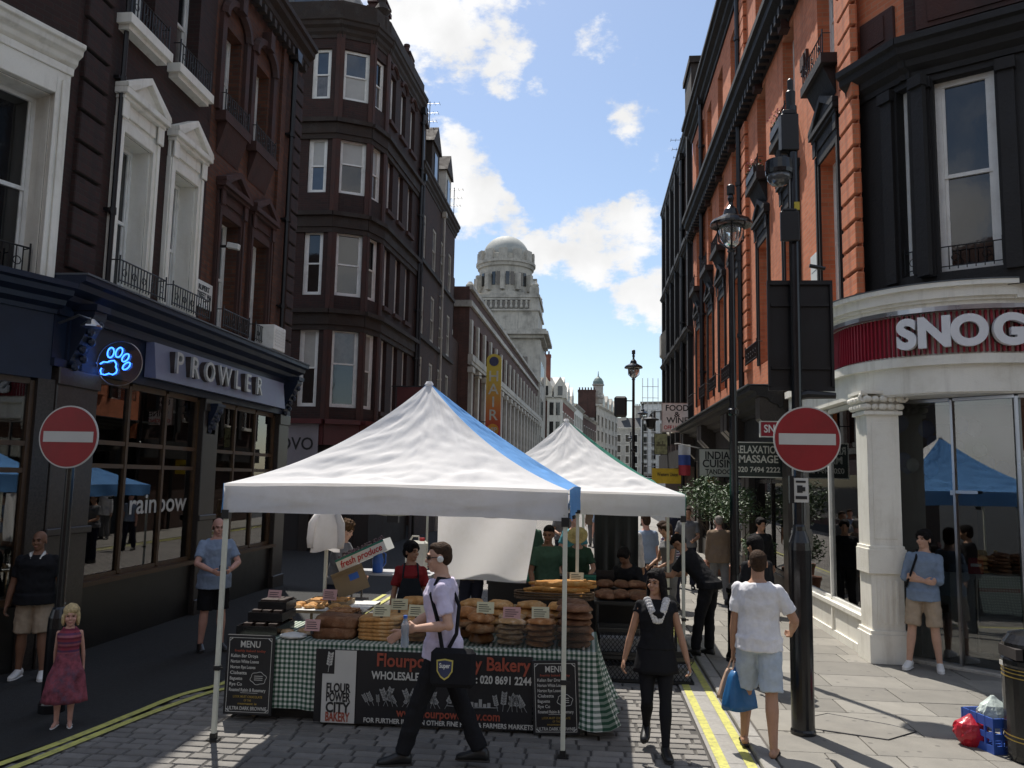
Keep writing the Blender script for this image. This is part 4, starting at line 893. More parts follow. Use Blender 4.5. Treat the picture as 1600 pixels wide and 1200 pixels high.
wpart('lead_flashing', MB().box(0.05, 14.4, -.85, 0, 4.17, 4.19), 'lead', br, TR)
# ---- dark tall neighbours
b6 = thing('gabled_dark_block', 'tall soot dark block with a stone gable on the skyline, right side', 'building', (6, 35, 0))
T6 = ((XR, 41.2), -pi/2)
ops = [(u-.4, u+.4, z, z+2.1) for u in (1.2, 3.2, 5.2, 7.2, 9.4) for z in (4.6, 8.2, 11.7)]
wpart('wall', wall_mesh(MB(), 0, 11.15, 0, 15.6, ops, .25), 'brick_sooty', b6, T6)
for o_ in ops:
    window(b6, T6, (o_[0]+o_[1])/2, o_[2], .8, 2.1, depth=.15); wpart('sill', MB().box(-.55, .55, -.18, .02, -.14, 0), 'cream_stucco' if o_[2] < 5 else 'soot_black_stone', b6, T6, (o_[0]+o_[1])/2, 0, o_[2])
for u in (.2, 2.2, 4.2, 6.2, 8.3, 10.6): wpart('pilaster', MB().box(u-.16, u+.16, -.16, .02, 4, 15.6), 'soot_black_stone', b6, T6)
mb = MB(); cornice(mb, -.1, 11.2, 15.9, .22, .6); cornice(mb, 0, 11.2, 11.4, .25, .3); cornice(mb, 0, 11.2, 8.0, .25, .3); wpart('cornice', mb, 'soot_black_stone', b6, T6)
wpart('gable', MB().box(8.9, 10.9, .0, 1.5, 15.9, 18.2).box(8.8, 11.0, -.08, 1.6, 18.2, 18.45), 'sooty_stone', b6, T6, fix=False)
wpart('roof', MB().box(.05, 11.1, .4, 9, 0, 15.7), 'lead', b6, T6)
wpart('shop_fascia', MB().box(0, 11.15, -.3, .02, 2.9, 3.6), 'soot_black_stone', b6, T6)
downpipe(b6, T6, 8.6, 0, 15.3, r=.07)
wpart('oriel', MB().prism([(.02, 8.2), (-.28, 8.5), (-.28, 9.5), (.02, 9.8)], .1, 1.0, 'x'), 'pale_stone', b6, T6)
aerial((4.2, 37.5, 15.7), 2.6, 'television aerial on the dark block, right side of the sky')
# ------------------------------------------------------------------ white corner shop on the right, dark bay above
bs = thing('corner_shop_building', 'corner building with a cream rounded shop front and a black stone bay window above', 'building', (6, 12, 0))
AC = (5.26, 12.3); AR = 1.56
def apt(r, t): return (AC[0]-r*cos(R(t)), AC[1]-r*sin(R(t)))
def arc_slab(mb, r0, r1, z0, z1, t0=0, t1=90, n=18, back=True):
    """solid following the rounded corner, with the straight run along the street (t<0 means metres beyond the curve)"""
    def P(r, t): return apt(r, t) if t >= 0 else (AC[0]-r, AC[1]-t)
    ts = ([-x for x in (t0 < 0)*[-t0]] if t0 < 0 else []) + [max(t0, 0)+(t1-max(t0, 0))*k/n for k in range(n+1)]
    v = []
    for t in ts:
        a, b_ = P(r1, t), P(r0, t); v += [(*a, z0), (*b_, z0), (*b_, z1), (*a, z1)]
    f = []
    for k in range(len(ts)-1):
        i = 4*k
        for j in range(4): f.append((i+j, i+(j+1) % 4, i+4+(j+1) % 4, i+4+j))
    f += [(3, 2, 1, 0), tuple(4*(len(ts)-1)+j for j in range(4))]
    return mb.add(v, f)
def sp(name, mb, mat, **k): return mb.build(name, mat, bs, (-6, -12, 0), **k)
TS = -3.2
mb = arc_slab(MB(), .6, AR+.03, 3.55, 3.98, TS); arc_slab(mb, 1.0, AR+.1, 3.9, 4.02, TS); sp('architrave', mb, 'cream_stucco', fix=True)
mb = arc_slab(MB(), 1.0, AR+.02, 4.02, 4.66, TS); sp('fascia_backing', mb, 'cream_stucco', fix=True)
mb = MB()
for r, z0, z1 in ((AR+.2, 4.69, 4.73), (AR+.24, 4.73, 4.86), (AR+.30, 4.86, 4.92), (AR+.16, 4.64, 4.69)): arc_slab(mb, .8, r, z0, z1, TS)
sp('cornice', mb, 'cream_stucco', fix=True)
sp('cornice_lead', arc_slab(MB(), .8, AR+.31, 4.922, 4.935, TS), 'lead', fix=True)
sp('fascia_trim', arc_slab(MB(), AR+.1, AR+.16, 4.58, 4.64, -.45), 'steel', fix=True)
M('snog_red', (.30, .012, .03), .35, var=.1, spec=.5); M('snog_white', (.75, .75, .76), .35, var=.04)
# red fins over a white board: deep enough to hide the board when seen along the front
fm_ = MB().box(-.013, .013, -.055, 0, 4.05, 4.575).mesh('fin', 'snog_red')
t = -.42
fins = [(-k*.055,) for k in range(8)]
for k in range(6):
    link('fin', fm_, bs, (AC[0]-AR-.02-6, AC[1]+k*.055-12, 0), -pi/2)
k = 0
while True:
    tt = k*.062/AR
    if tt > R(90): break
    x, y = apt(AR+.02, math.degrees(tt)); link('fin', fm_, bs, (x-6, y-12, 0), -pi/2+tt); k += 1
for k in range(1, 22): link('fin', fm_, bs, (AC[0]+k*.055-6, AC[1]-AR-.02-12, 0), 0)
for nm_, mt_, y0_, z0_, z1_ in (('architrave', 'cream_stucco', .03, 3.55, 3.98), ('architrave', 'cream_stucco', .1, 3.9, 4.02), ('fascia_backing', 'cream_stucco', .02, 4.021, 4.66), ('cornice', 'cream_stucco', .16, 4.64, 4.69), ('cornice', 'cream_stucco', .24, 4.691, 4.86), ('cornice', 'cream_stucco', .30, 4.861, 4.92), ('fascia_trim', 'steel', .16, 4.585, 4.638)): sp(nm_, MB().box(AC[0]+.001, 10, AC[1]-AR-y0_, AC[1]-AR+.5, z0_, z1_), mt_)
sp('fascia_side', MB().box(AC[0]-AR-.085, AC[0]-AR-.02, AC[1]+.31, AC[1]+.34, 4.04, 4.58), 'snog_red')
# SNOG: fat rounded letters standing off the fins
for ch, tt in (('S', 48.5), ('N', 59.5), ('O', 72.5), ('G', 87.5)):
    x, y = apt(AR+.15, tt); o = link('letter', text_mesh(ch, .515, 'snog_white', bold=.05, extrude=.035, res=8), bs, (x-6, y-12, 4.29), (pi/2, 0, -pi/2+R(tt))); link('letter_return', text_mesh(ch, .515, 'letter_side', bold=.04, extrude=.05, res=6), bs, (x-6+.05*cos(R(tt)), y-12+.05*sin(R(tt)), 4.29), (pi/2, 0, -pi/2+R(tt)))
# soffit above the glass
sf = [apt(AR, t_) for t_ in range(0, 91, 6)] + [(10, 10.74), (10, 12.35), (3.8, 12.35)]
sp('soffit', MB().prism(sf, 3.53, 3.56, 'z'), 'white_paint')
# pilaster with plinth, panels and leafy capital
def pillar(x0, x1, y0, y1, rot=0):
    mb = MB().box(x0, x1, y0, y1, PZ, 3.32); mb.box(x0-.05, x1+.05, y0-.05, y1+.02, PZ, .42); mb.box(x0-.03, x1+.03, y0-.03, y1+.02, .42, .47)
    mb.box(x0-.035, x1+.035, y0-.035, y1+.02, 1.2, 1.52); mb.box(x0-.02, x1+.02, y0-.02, y1+.02, 1.52, 1.56)
    for k in range(4):
        xx = x0+.09+k*(x1-x0-.18)/3; mb.box(xx-.02, xx+.02, y0-.012, y0, .55, 1.12)
    mb.box(x0+.06, x1-.06, y0-.008, y0, 1.65, 3.2)
    mb.box(x0-.04, x1+.04, y0-.04, y1+.02, 3.3, 3.35)
    o = sp('pillar', mb, 'cream_stucco', bevel=.008)
    cap = MB(); cx, cy = (x0+x1)/2, (y0+y1)/2; hw_ = (x1-x0)/2; hd = (y1-y0)/2
    cap.box(x0, x1, y0, y1, 3.35, 3.56)
    rr = random.Random(2)
    for side in range(3):
        for k in range(5):
            f = -1+2*k/4
            for lv in (0, 1):
                if side == 0: p = (cx+f*hw_, y0-.03-.03*lv, 3.41+.1*lv)
                elif side == 1: p = (x0-.03-.03*lv, cy+f*hd, 3.41+.1*lv)
                else: p = (x1+.03, cy+f*hd, 3.41+.1*lv)
                cap.ell(p, (.05+rr.uniform(0, .02), .05, .045), 7, 5)
    for sx in (x0-.05, x1+.05): cap.tube([(sx+.05*cos(a*pi/5), y0-.06, 3.53+.05*sin(a*pi/5)) for a in range(11)], .022, 6)
    cap.box(x0-.09, x1+.09, y0-.09, y1+.02, 3.58, 3.62)
    cap.build('capital', 'cream_stucco', o, smooth=False, fix=True)
pillar(3.74, 4.16, 11.5, 11.95); pillar(3.74, 4.16, 15.25, 15.65)
# side window along the street
TSN = ((XR, 15.3), -pi/2)
wpart('base_wall', MB().box(.02, 3.4, -.02, .2, PZ, .52), 'cream_stucco', bs, TSN); wpart('base_moulding', MB().box(.02, 3.4, -.06, .2, .52, .58).box(.02, 3.4, -.045, -.02, PZ, .16).box(.35, .41, -.05, -.02, .16, .52).box(1.9, 1.96, -.05, -.02, .16, .52), 'cream_stucco', bs, TSN)
shop_window(bs, TSN, [.05, 1.75, 3.4], [.6, 3.5], 'white_paint', .05)
# front glass, door frame and threshold
TF = ((4.2, 11.9), -pi/4)
shop_window(bs, TF, [0, .8, 1.58], [.08, 3.5], 'steel', .03); shop_window(bs, ((5.33, 10.79), 0), [0, 1.6, 3.2], [.08, 3.5], 'steel', .03); wpart('threshold', MB().box(0, 1.6, -.1, .1, PZ-.01, .075), 'pale_stone', bs, TF)
wpart('door_handle', MB().box(.77, .83, -.05, -.03, 2.25, 2.31).box(.83, 1.1, -.04, -.03, 2.27, 2.31), 'steel', bs, TF)
# shop interior
M('interior_brown', (.10, .065, .05), .8, var=.2, scale=1.5); M('interior_floor', (.05, .045, .04), .4, var=.2); M('counter_white', (.45, .45, .46), .4, var=.08)
sp('interior_wall', MB().box(4.0, 9.5, 17.2, 17.3, 0, 3.6).box(9.4, 9.5, 10.8, 17.2, 0, 3.6).box(4.2, 9.4, 12.0, 17.2, 3.58, 3.62).box(8.6, 9.4, 10.7, 10.8, 0, 3.52), 'interior_brown')
sp('interior_floor', MB().prism([(3.85, 12.0), (4.2, 11.95), (5.35, 10.83), (9.4, 10.83), (9.4, 17.2), (3.85, 17.2)], -.02, .054, 'z'), 'interior_floor')
sp('wall_panel', MB().box(5.6, 7.6, 17.1, 17.16, .8, 2.8), M('panel_brown', (.16, .085, .055), .6, var=.25, scale=2))
# upper storeys: faceted black stone bay
BA, BB, BC, BD = (3.85, 11.85), (4.25, 11.05), (5.66, 10.2), (9.5, 10.0)
_t1, _t2 = TW(BA, BB), TW(BB, BC)
_wa = [onwall(1406, 200, _t1)[0], onwall(1421, 200, _t1)[0]]; _wb = [onwall(1460, 200, _t2)[0], onwall(1557, 200, _t2)[0]]; _zb, _zt = onwall(1515, 420, _t2)[1], onwall(1505, 114, _t2)[1]
M('bay_brick', (.05, .02, .014), .8, var=.3, scale=3)
for k, (p, q, ws) in enumerate(((BA, BB, [(sum(_wa)/2, max(.26, _wa[1]-_wa[0]))]), (BB, BC, [(sum(_wb)/2, _wb[1]-_wb[0])]), (BC, BD, [(1.4, 1.1)]))):
    T = TW(p, q); l = dist(p, q); ops = [(u-w/2, u+w/2, z, z+h) for u, w in ws for z, h in ((_zb, _zt-_zb), (9.3, 2.2))]
    wpart('bay_wall', wall_mesh(MB(), 0, l, 4.85, 8.3, ops[:1], .25), 'soot_black_stone', bs, T)
    wpart('wall', wall_mesh(MB(), 0, l, 8.3, 12.5, ops[1:], .25), 'brick_orange' if k < 1 else 'brick_dark_red', bs, T)
    for (u, w) in ws:
        window(bs, T, u, _zb, w, _zt-_zb, depth=.14, ft=.075 if w > .5 else .05); window(bs, T, u, 9.3, w, 2.2, depth=.16)
        mb = MB(); railing(mb, -w/2, w/2, 0, .3, .06, .09, .007); wpart('balconette', mb, 'black_iron', bs, T, u, 0, _zb+.04)
        for s_ in (-1, 1): wpart('bay_pilaster', MB().box(u+s_*(w/2+.13)-.09, u+s_*(w/2+.13)+.09, -.06, .01, 5.05, 7.75).box(u+s_*(w/2+.13)-.11, u+s_*(w/2+.13)+.11, -.1, .01, 7.6, 7.75), 'soot_black_stone', bs, T)
    mb = MB(); cornice(mb, -.08, l+.08, 8.3, .3, .5); wpart('bay_cornice', mb, 'soot_black_stone', bs, T)
    mb = MB(); cornice(mb, -.12, l+.12, 12.6, .4, .5); wpart('cornice', mb, 'soot_black_stone', bs, T)
    wpart('carved_panel', MB().box(.15, l-.15, -.05, .01, 8.45, 8.95).box(.3, l-.3, -.07, -.05, 8.52, 8.88), 'red_stone', bs, T)
sp('roof', MB().prism([(4.25, 11.95), (4.55, 11.3), (5.8, 10.55), (9.5, 10.35), (12, 10.35), (12, 12.4), (4.25, 12.4)], 4.94, 12.4, 'z'), 'lead')
# things inside and in front of the glass
cn_ = thing('serving_counter', 'pale serving counter behind the corner shop window', 'counter', (6.2, 14, .05))
MB().box(-.6, 3, -.4, .4, 0, 1.0).build('body', 'counter_white', cn_); MB().box(-.65, 3, -.45, .45, 1.0, 1.04).build('top', 'display_dark', cn_)
qp = thing('queue_post', 'steel queue post with a red belt and small red sign in the shop entrance', 'barrier post', (5.42, 12.3, .054))
MB().lathe([(.16, 0), (.16, .02), (.03, .04), (.025, .95), (.035, .95), (.035, 1.02)], 14).build('post', 'steel', qp); MB().box(.03, 1.4, -.004, .004, .86, .91).build('belt', 'snog_red', qp)
MB().box(-.1, .1, -.008, .008, 1.1, 1.32).build('sign', 'snog_red', qp); MB().box(-.01, .01, -.01, .01, 1.0, 1.1).build('sign_stem', 'steel', qp); MB().box(-.07, .07, -.01, -.008, 1.2, 1.24).build('lettering', 'snog_white', qp)
sb_ = thing('steel_bin', 'polished steel litter bin behind the shop glass beside the leaning person', 'bin', (4.78, 12.15, .054))
MB().lathe([(.17, 0), (.17, .02), (.165, .68), (.17, .7), (.14, .72), (.12, .69)], 20).build('body', 'steel', sb_, smooth=False); MB().lathe([(.175, .6), (.178, .6), (.178, .7), (.175, .7)], 20).build('band', 'black_gloss', sb_)
M('balloon_blue', (.10, .16, .45), .25, var=.1); M('balloon_white', (.5, .5, .55), .25)
rr = random.Random(11)
for k in range(26):
    p = (rr.uniform(4.5, 8.0), rr.uniform(12.6, 14.5), rr.uniform(2.6, 3.35)); r = rr.uniform(.09, .14)
    o = MB().ell((0, 0, 0), (r, r, r*1.15), 12, 8).lathe([(.001, -r*1.25), (.018, -r*1.22), (.006, -r*1.12)], 6).build('balloon', 'balloon_blue' if k % 4 else 'balloon_white', None, p, smooth=True)
    tag(o, 'blue balloon under the shop ceiling' if k % 4 else 'white balloon under the shop ceiling', 'balloon', 'blue balloons inside the corner shop' if k % 4 else 'white balloons inside the corner shop')

# ------------------------------------------------------------------ what the shop windows reflect: the terrace behind the photographer and one more market tent
bk = thing('facing_terrace', 'brick terrace behind the photographer, seen only mirrored in the shop windows', 'building', (0, -16, 0))
TK = ((22, -16), pi)
ops = [(u-.5, u+.5, z, z+2.1) for u in [2+2.6*k for k in range(16)] for z in (4.8, 8.2, 11.4)]
wpart('wall', wall_mesh(MB(), 0, 44, 0, 14.5, ops, .2), 'brick_brown', bk, TK)
wme = MB().box(-.5, .5, 0, .05, 0, 2.1).mesh('window', 'window_sky')
for o_ in ops: wlink('window', wme, bk, TK, (o_[0]+o_[1])/2, .12, o_[2])
wpart('shop_fascia', MB().box(0, 44, -.2, .1, 3, 4), 'cream_stucco', bk, TK); wpart('rear_block', MB().box(.1, 43.9, .4, 8, 0, 14.4), 'lead', bk, TK)

# ------------------------------------------------------------------ market tents
def fabric(name, col, tr=.25, stain=None):
    if name in MATS: return MATS[name]
    m = M(name, col, .85, var=.05, scale=2.5, bump=.25, bscale=7, dirt=stain, dscale=1.7, spec=.2)
    t = m.node_tree; o = [n for n in t.nodes if n.type == 'OUTPUT_MATERIAL'][0]; b = t.nodes['Principled BSDF']
    tl = t.nodes.new('ShaderNodeBsdfTranslucent'); tl.inputs[0].default_value = (*col, 1); mx = t.nodes.new('ShaderNodeMixShader'); mx.inputs[0].default_value = tr
    t.links.new(b.outputs[0], mx.inputs[1]); t.links.new(tl.outputs[0], mx.inputs[2]); t.links.new(mx.outputs[0], o.inputs[0]); return m
fabric('canvas_white', (.80, .79, .79), .28); fabric('canvas_blue', (.14, .33, .66), .18); fabric('canvas_green', (.05, .22, .17), .2); fabric('canvas_teal', (.10, .36, .36), .2)
fabric('canvas_valance', (.84, .82, .81), .5, (.60, .56, .48))
M('tent_pole', (.62, .62, .52), .45, var=.08, scale=6); M('black_plastic', (.015, .015, .015), .45, var=.2)
def tent(label, cx, cy, wx, wy, zb, zv, za, side, seed, frontlift=.02, rdx=0):
    t = thing('market_tent', label, 'tent', (cx, cy, 0), 0, 'market tents')
    hx, hy = wx/2, wy/2; cor = [(-hx, -hy), (hx, -hy), (hx+rdx, hy), (-hx, hy)]; n = 76; m_ = 60
    def prof(s, w=.5): return (1-w)*s + w*s**2.1
    cw = (.56, .50, .18, .3)
    for k in range(4):
        p, q = V(cor[k]), V(cor[(k+1) % 4]); nrm = V(((p+q)/2)).normalized()
        v = []; f = []
        for j in range(m_+1):
            s = j/m_
            for i in range(n+1):
                e = i/n; b_ = p.lerp(q, e); pt = b_*(1-s)
                z = zv + (za-zv)*prof(s, cw[k]*(1-e)+cw[(k+1) % 4]*e)
                # the panel is stretched between ridge and eave: it sags most midway
                mid = 4*e*(1-e); z -= .075*mid*(4*s*(1-s))*(.6+.4*mid) - frontlift*mid*(1-s)**3
                d = mnoise.noise(V((e*3.2+seed+k*9, s*11-e*5, seed)))*.019 + mnoise.noise(V((e*9+seed, s*16+e*7*(1 if e > .5 else -1), k*3.3)))*.009
                for a_, b2_, f_, am in ((e, 1, 7.5, .0075), (1-e, -1, 7.5, .0055), (e, .3, 12, .003)):
                    rr_ = mnoise.noise(V((s*2.2+seed, (a_*3.0-s*1.9*b2_)*f_*.55, k*5.7+f_)))
                    d -= am*max(0, 1-abs(rr_)*5.5)*(1-s)**.6*min(1, s*9)
                w_ = min(1, 3*mid)*(.25+.75*min(1, 5*(1-s)))
                fold = .03*math.exp(-((s-.12-.35*abs(e-.5))/.05)**2)*sin(e*17+seed+k)
                w_ *= min(1, .15+s*7); v.append((pt.x+nrm.x*d*w_*.5, pt.y+nrm.y*d*w_*.5, z+(d+fold)*w_))
        for j in range(m_):
            for i in range(n): a = j*(n+1)+i; f.append((a, a+1, a+n+2, a+n+1))
        fm_ = 'canvas_white' if k in (0, 2) else side
        MB().add(v, f).build('roof_panel', fm_, t, smooth=True)
        # valance
        v = []; f = []
        for j in range(6):
            s = j/5
            for i in range(n+1):
                e = i/n; b_ = p.lerp(q, e); mid = 4*e*(1-e)
                out_ = .012+.018*s*mnoise.noise(V((e*7+seed, k*4.1, s*.8)))*1.3 + .012*sin(e*23+k)*s
                z = zv + frontlift*mid + (zb-zv)*s + .012*s*mnoise.noise(V((e*5, seed, k)))
                v.append((b_.x+nrm.x*out_, b_.y+nrm.y*out_, z))
        for j in range(5):
            for i in range(n): a = j*(n+1)+i; f.append((a, a+n+1, a+n+2, a+1))
        MB().add(v, f).build('valance', 'canvas_valance' if k in (0, 2) else side, t, smooth=True)
        MB().tube([(p.x*.985, p.y*.985, zv-.01), (p.x*.7, p.y*.7, zv+(za-zv)*prof(.3, cw[k])-.05), (p.x*.4, p.y*.4, zv+(za-zv)*prof(.6, cw[k])-.05), (0, 0, za-.05)], .014, 5).build('rafter', 'tent_pole', t)
        # scissor truss under the eave
        mb = MB(); zt = zv-.10
        for c in range(2):
            a, b_ = p.lerp(q, c/2)*.98, p.lerp(q, (c+1)/2)*.98
            mb.tube([(a.x, a.y, zt-.16), (b_.x, b_.y, zt+.03)], .011, 5); mb.tube([(a.x, a.y, zt+.03), (b_.x, b_.y, zt-.16)], .011, 5)
        mb.build('truss', 'tent_pole', t)
        ml = p.lerp(q, .5)*.97; MB().cbox((ml.x, ml.y, zb-.02), (.1, .06, .06)).build('truss_joint', 'black_plastic', t)
    for k, (x, y) in enumerate(cor):
        x *= .985; y *= .985
        lg = MB().box(x-.02, x+.02, y-.02, y+.02, .02, zv-.02).build('leg', 'tent_pole', t, bevel=.004)
        MB().box(x-.05, x+.05, y-.05, y+.05, 0, .012).box(x-.026, x+.026, y-.026, y+.026, .012, .06).build('foot', 'black_plastic', lg)
        MB().box(x-.034, x+.034, y-.034, y+.034, zb-.05, zb+.03).box(x-.027, x+.027, y-.027, y+.027, .60, .64).build('slider', 'black_plastic', lg) if False else None
        MB().box(x-.034, x+.034, y-.034, y+.034, zb-.05, zb+.03).build('slider', 'black_plastic', lg); MB().box(x-.027, x+.027, y-.027, y+.027, .60, .64).box(x-.01, x+.06, y-.03, y-.022, .612, .63).build('clip', 'black_plastic', lg)
    MB().lathe([(.03, za-.06), (.05, za-.02), (.03, za+.012)], 10).build('crown', 'canvas_white', t)
    return t
tent('white market tent with a blue side panel over the bakery stall', -1.735, 8.87, 3.14, 3.05, 1.99, 2.26, 3.38, 'canvas_blue', 1.3, rdx=.075)
tent('white market tent with green side panels behind the bakery stall', -.32, 12.42, 3.15, 3.1, 1.89, 2.19, 3.25, 'canvas_green', 5.1, rdx=.1)
tent('low white market tent added behind the others to shade the road', -1.55, 17.2, 3.0, 3.0, 1.8, 2.05, 2.85, 'canvas_blue', 3.3)  # extra tent, kept low behind the others, added to darken the road
# big white sheet hung behind the stall, its right edge slanting
sh = []
for j in range(13):
    s = j/12
    for i in range(17):
        e = i/16; x = -1.86 + e*(1.26-.14*s); sh.append((x, 10.35+.02*sin(e*9+s*3), 1.93-s*.84+.012*sin(e*5)))
o = MB().add(sh, [(j*17+i, j*17+i+1, j*17+i+18, j*17+i+17) for j in range(12) for i in range(16)]).build('hanging_sheet', 'canvas_valance', None, smooth=True)
tag(o, 'white plastic sheet hung at the back of the bakery tent', 'tarpaulin')
# ------------------------------------------------------------------ signs, lamps and street furniture
M('sign_red', (.30, .018, .022), .4, var=.1, scale=4, dirt=(.22, .02, .02), dscale=3); M('sign_white', (.55, .54, .50), .45, var=.06); M('sign_grey', (.20, .20, .20), .5, var=.1)
M('yellow_tag', (.55, .42, .04), .5); M('lamp_glass', (.75, .78, .78), .08, var=0, trans=.9, spec=.5)
def no_entry(t, z, r, y=-.08):
    n = 48; mb = MB(); mb.ring_loft([[(r*cos(2*pi*j/n), yy, z+r*sin(2*pi*j/n)) for j in range(n)] for yy in (y+.006, y-.006)]); d = mb.build('disc', 'sign_white', t)
    rr = r*.955; MB().ring_loft([[(rr*cos(2*pi*j/n), yy, z+rr*sin(2*pi*j/n)) for j in range(n)] for yy in (y-.006, y-.009)]).build('red_face', 'sign_red', d)
    MB().box(-r*.84, r*.84, y-.0125, y-.009, z-r*.17, z+r*.17).build('white_bar', 'sign_white', d)
    MB().box(-.09, .09, y+.006, -.03, z-.03, z+.03).box(-.09, .09, y+.006, -.03, z+.15, z+.2).build('clamp', 'steel', t)
t = thing('no_entry_post', 'black post with the round red no-entry sign and big sign back on the right pavement', 'sign post', (2.02, 8.21, PZ))
MB().lathe([(.115, 0), (.115, .03), (.105, .05), (.105, 1.68), (.10, 1.75), (.062, 1.86), (.06, 1.9), (.05, 1.92)], 24).build('pole_base', 'black_gloss', t, smooth=False)
MB().tube([(0, 0, 1.9), (.01, 0, 6.1)], .05, 14).build('pole', 'black_gloss', t)
t0 = t.location.copy(); no_entry(t, 2.73, .315); t.children[-1].location.x = .0
for ch in list(t.children):
    if ch.name.startswith(('disc', 'clamp')): ch.location.x = .07
cp = MB().box(-.06, .075, -.075, -.068, 2.13, 2.36).build('camera_plate', 'sign_white', t); MB().box(-.03, .02, -.08, -.075, 2.22, 2.29).box(.02, .045, -.08, -.075, 2.235, 2.275).box(-.045, .06, -.0795, -.075, 2.16, 2.19).box(-.04, .05, -.0795, -.075, 2.315, 2.335).build('pictogram', 'ink_black', cp)
MB().box(-.10, -.06, -.085, -.03, 2.12, 2.38).build('plate_frame', 'black_iron', t)
# the large sign seen from behind: sheet, frame and rails
bd = MB().box(-.25, .37, .06, .075, 3.22, 4.3).build('sign_back', 'black_iron', t)
mb = MB()
for z in (3.22, 4.28): mb.box(-.255, .375, .03, .06, z-.012, z+.03)
for x in (-.255, .35): mb.box(x, x+.025, .03, .06, 3.24, 4.27)
mb.box(-.22, .34, .035, .059, 3.42, 3.45); mb.box(-.22, .34, .035, .059, 4.05, 4.08); mb.build('frame', 'black_iron', bd)
MB().tube([(-.02, .02, 3.14), (.1, 0, 3.17), (.36, -.04, 3.155)], [.035, .045, .03], 8).build('bracket_arm', 'black_iron', t)
MB().tube([(.15, 0, 4.45), (.3, .0, 4.42)], .02, 6).build('spike', 'black_iron', t)
# camera head
cd = MB().lathe([(.02, .12), (.13, .1), (.135, .0), (.13, -.04)], 20, (-.13, -.02, 5.42)).build('camera_housing', 'black_gloss', t); MB().lathe([(.12, -.04), (.115, -.09), (.08, -.14), (.01, -.165)], 20, (-.13, -.02, 5.42)).build('dome', M('smoked_dome', (.08, .08, .08), .08, var=0, spec=.8), cd, smooth=True)
MB().tube([(0, 0, 5.62), (-.13, -.02, 5.62), (-.13, -.02, 5.5)], .025, 8).build('camera_arm', 'black_iron', t)
MB().box(-.11, .06, -.07, .07, 5.62, 6.0).box(-.09, .04, -.06, .06, 6.0, 6.05).build('control_box', 'black_iron', t, bevel=.008)
MB().lathe([(.045, 6.05), (.05, 6.25), (.03, 6.27), (.03, 6.38), (.01, 6.4)], 12).build('finial', 'black_iron', t)
MB().box(-.14, .04, -.1, -.05, 4.68, 4.98).box(-.12, .02, -.09, -.05, 4.98, 5.01).build('junction_box', 'black_iron', t, bevel=.008)
MB().box(.0, .05, -.075, -.055, 5.0, 5.08).build('yellow_tag', 'yellow_tag', t); MB().tube([(-.04, -.06, 5.01), (-.04, -.06, 5.35)], .008, 5).build('cable', 'sign_grey', t)
t = thing('no_entry_post', 'black post with a round red no-entry sign before the dark shop front on the left', 'sign post', (-5.2, 7.95, .005))
MB().lathe([(.12, 0), (.12, .08), (.1, .12), (.095, .8), (.09, .9), (.065, .98), (.045, 1.0), (.04, 2.95), (.02, 2.96)], 20).build('pole', 'black_gloss', t)
no_entry(t, 2.68, .315, -.07)
# lamp posts
def lamp_post(label, loc):
    t = thing('lamp_post', label, 'street lamp', loc, 0, 'lamp posts along the right pavement')
    MB().lathe([(.13, 0), (.13, .06), (.105, .12), (.10, .85), (.12, .88), (.12, .93), (.085, .98), (.07, 1.0), (.062, 1.1), (.055, 3.2), (.07, 3.22), (.07, 3.28), (.05, 3.3), (.042, 5.45), (.06, 5.47), (.03, 5.52)], 18).build('post', 'black_gloss', t)
    h = MB().lathe([(.03, 6.28), (.045, 6.22), (.03, 6.16), (.035, 6.12), (.09, 6.06), (.11, 5.98), (.26, 5.90), (.285, 5.86), (.285, 5.83), (.25, 5.84), (.05, 5.88)], 28).build('lamp_shade', 'black_gloss', t)
    MB().lathe([(.055, 6.28), (.055, 6.40), (.03, 6.42)], 10).build('photocell', 'black_iron', h)
    MB().lathe([(.16, 5.83), (.17, 5.76), (.15, 5.66), (.1, 5.57), (.05, 5.53)], 20).build('glass_bowl', 'lamp_glass', t, smooth=True)
    for a in (0.4, 2.5, 4.6): MB().tube([(.03*cos(a), .03*sin(a), 5.5), (.19*cos(a), .19*sin(a), 5.64), (.2*cos(a), .2*sin(a), 5.84)], .012, 5).build('stay', 'black_gloss', t)
    return t
lp = lamp_post('tall black lamp post beside the orange terrace, nearest one', (1.95, 11.31, PZ))
for lb, x, y in (('black lamp post against the sky beyond the second tent', 1.42, 26.0), ('small distant lamp post past the food and wine sign', 2.9, 44), ('farthest thin lamp post at the street end', 3.6, 70)):
    c = copy_tree(lp); c.location = (x, y, PZ); c['label'] = lb
# black camera housing beside the far lamp, wall lantern
t = thing('hanging_camera_box', 'black box hanging left of the far lamp post', 'lantern', (1.02, 26, 4.65))
MB().box(-.2, .2, -.1, .1, -.32, .34).build('box', 'black_iron', t, bevel=.06); MB().tube([(.2, 0, .2), (.42, 0, .2)], .02, 6).build('arm', 'black_iron', t)
t = thing('wall_lantern', 'black wall lantern on an iron arm beside the food and wine sign', 'lantern', (2.35, 31.2, 4.45))
MB().lathe([(.02, .42), (.08, .3), (.3, .22), (.3, .18), (.2, .18), (.14, -.1), (.05, -.16)], 12).build('lantern', 'black_iron', t); MB().tube([(0, 0, .42), (.2, 0, .5), (1.45, 0, .5)], .02, 6).build('arm', 'black_iron', t)
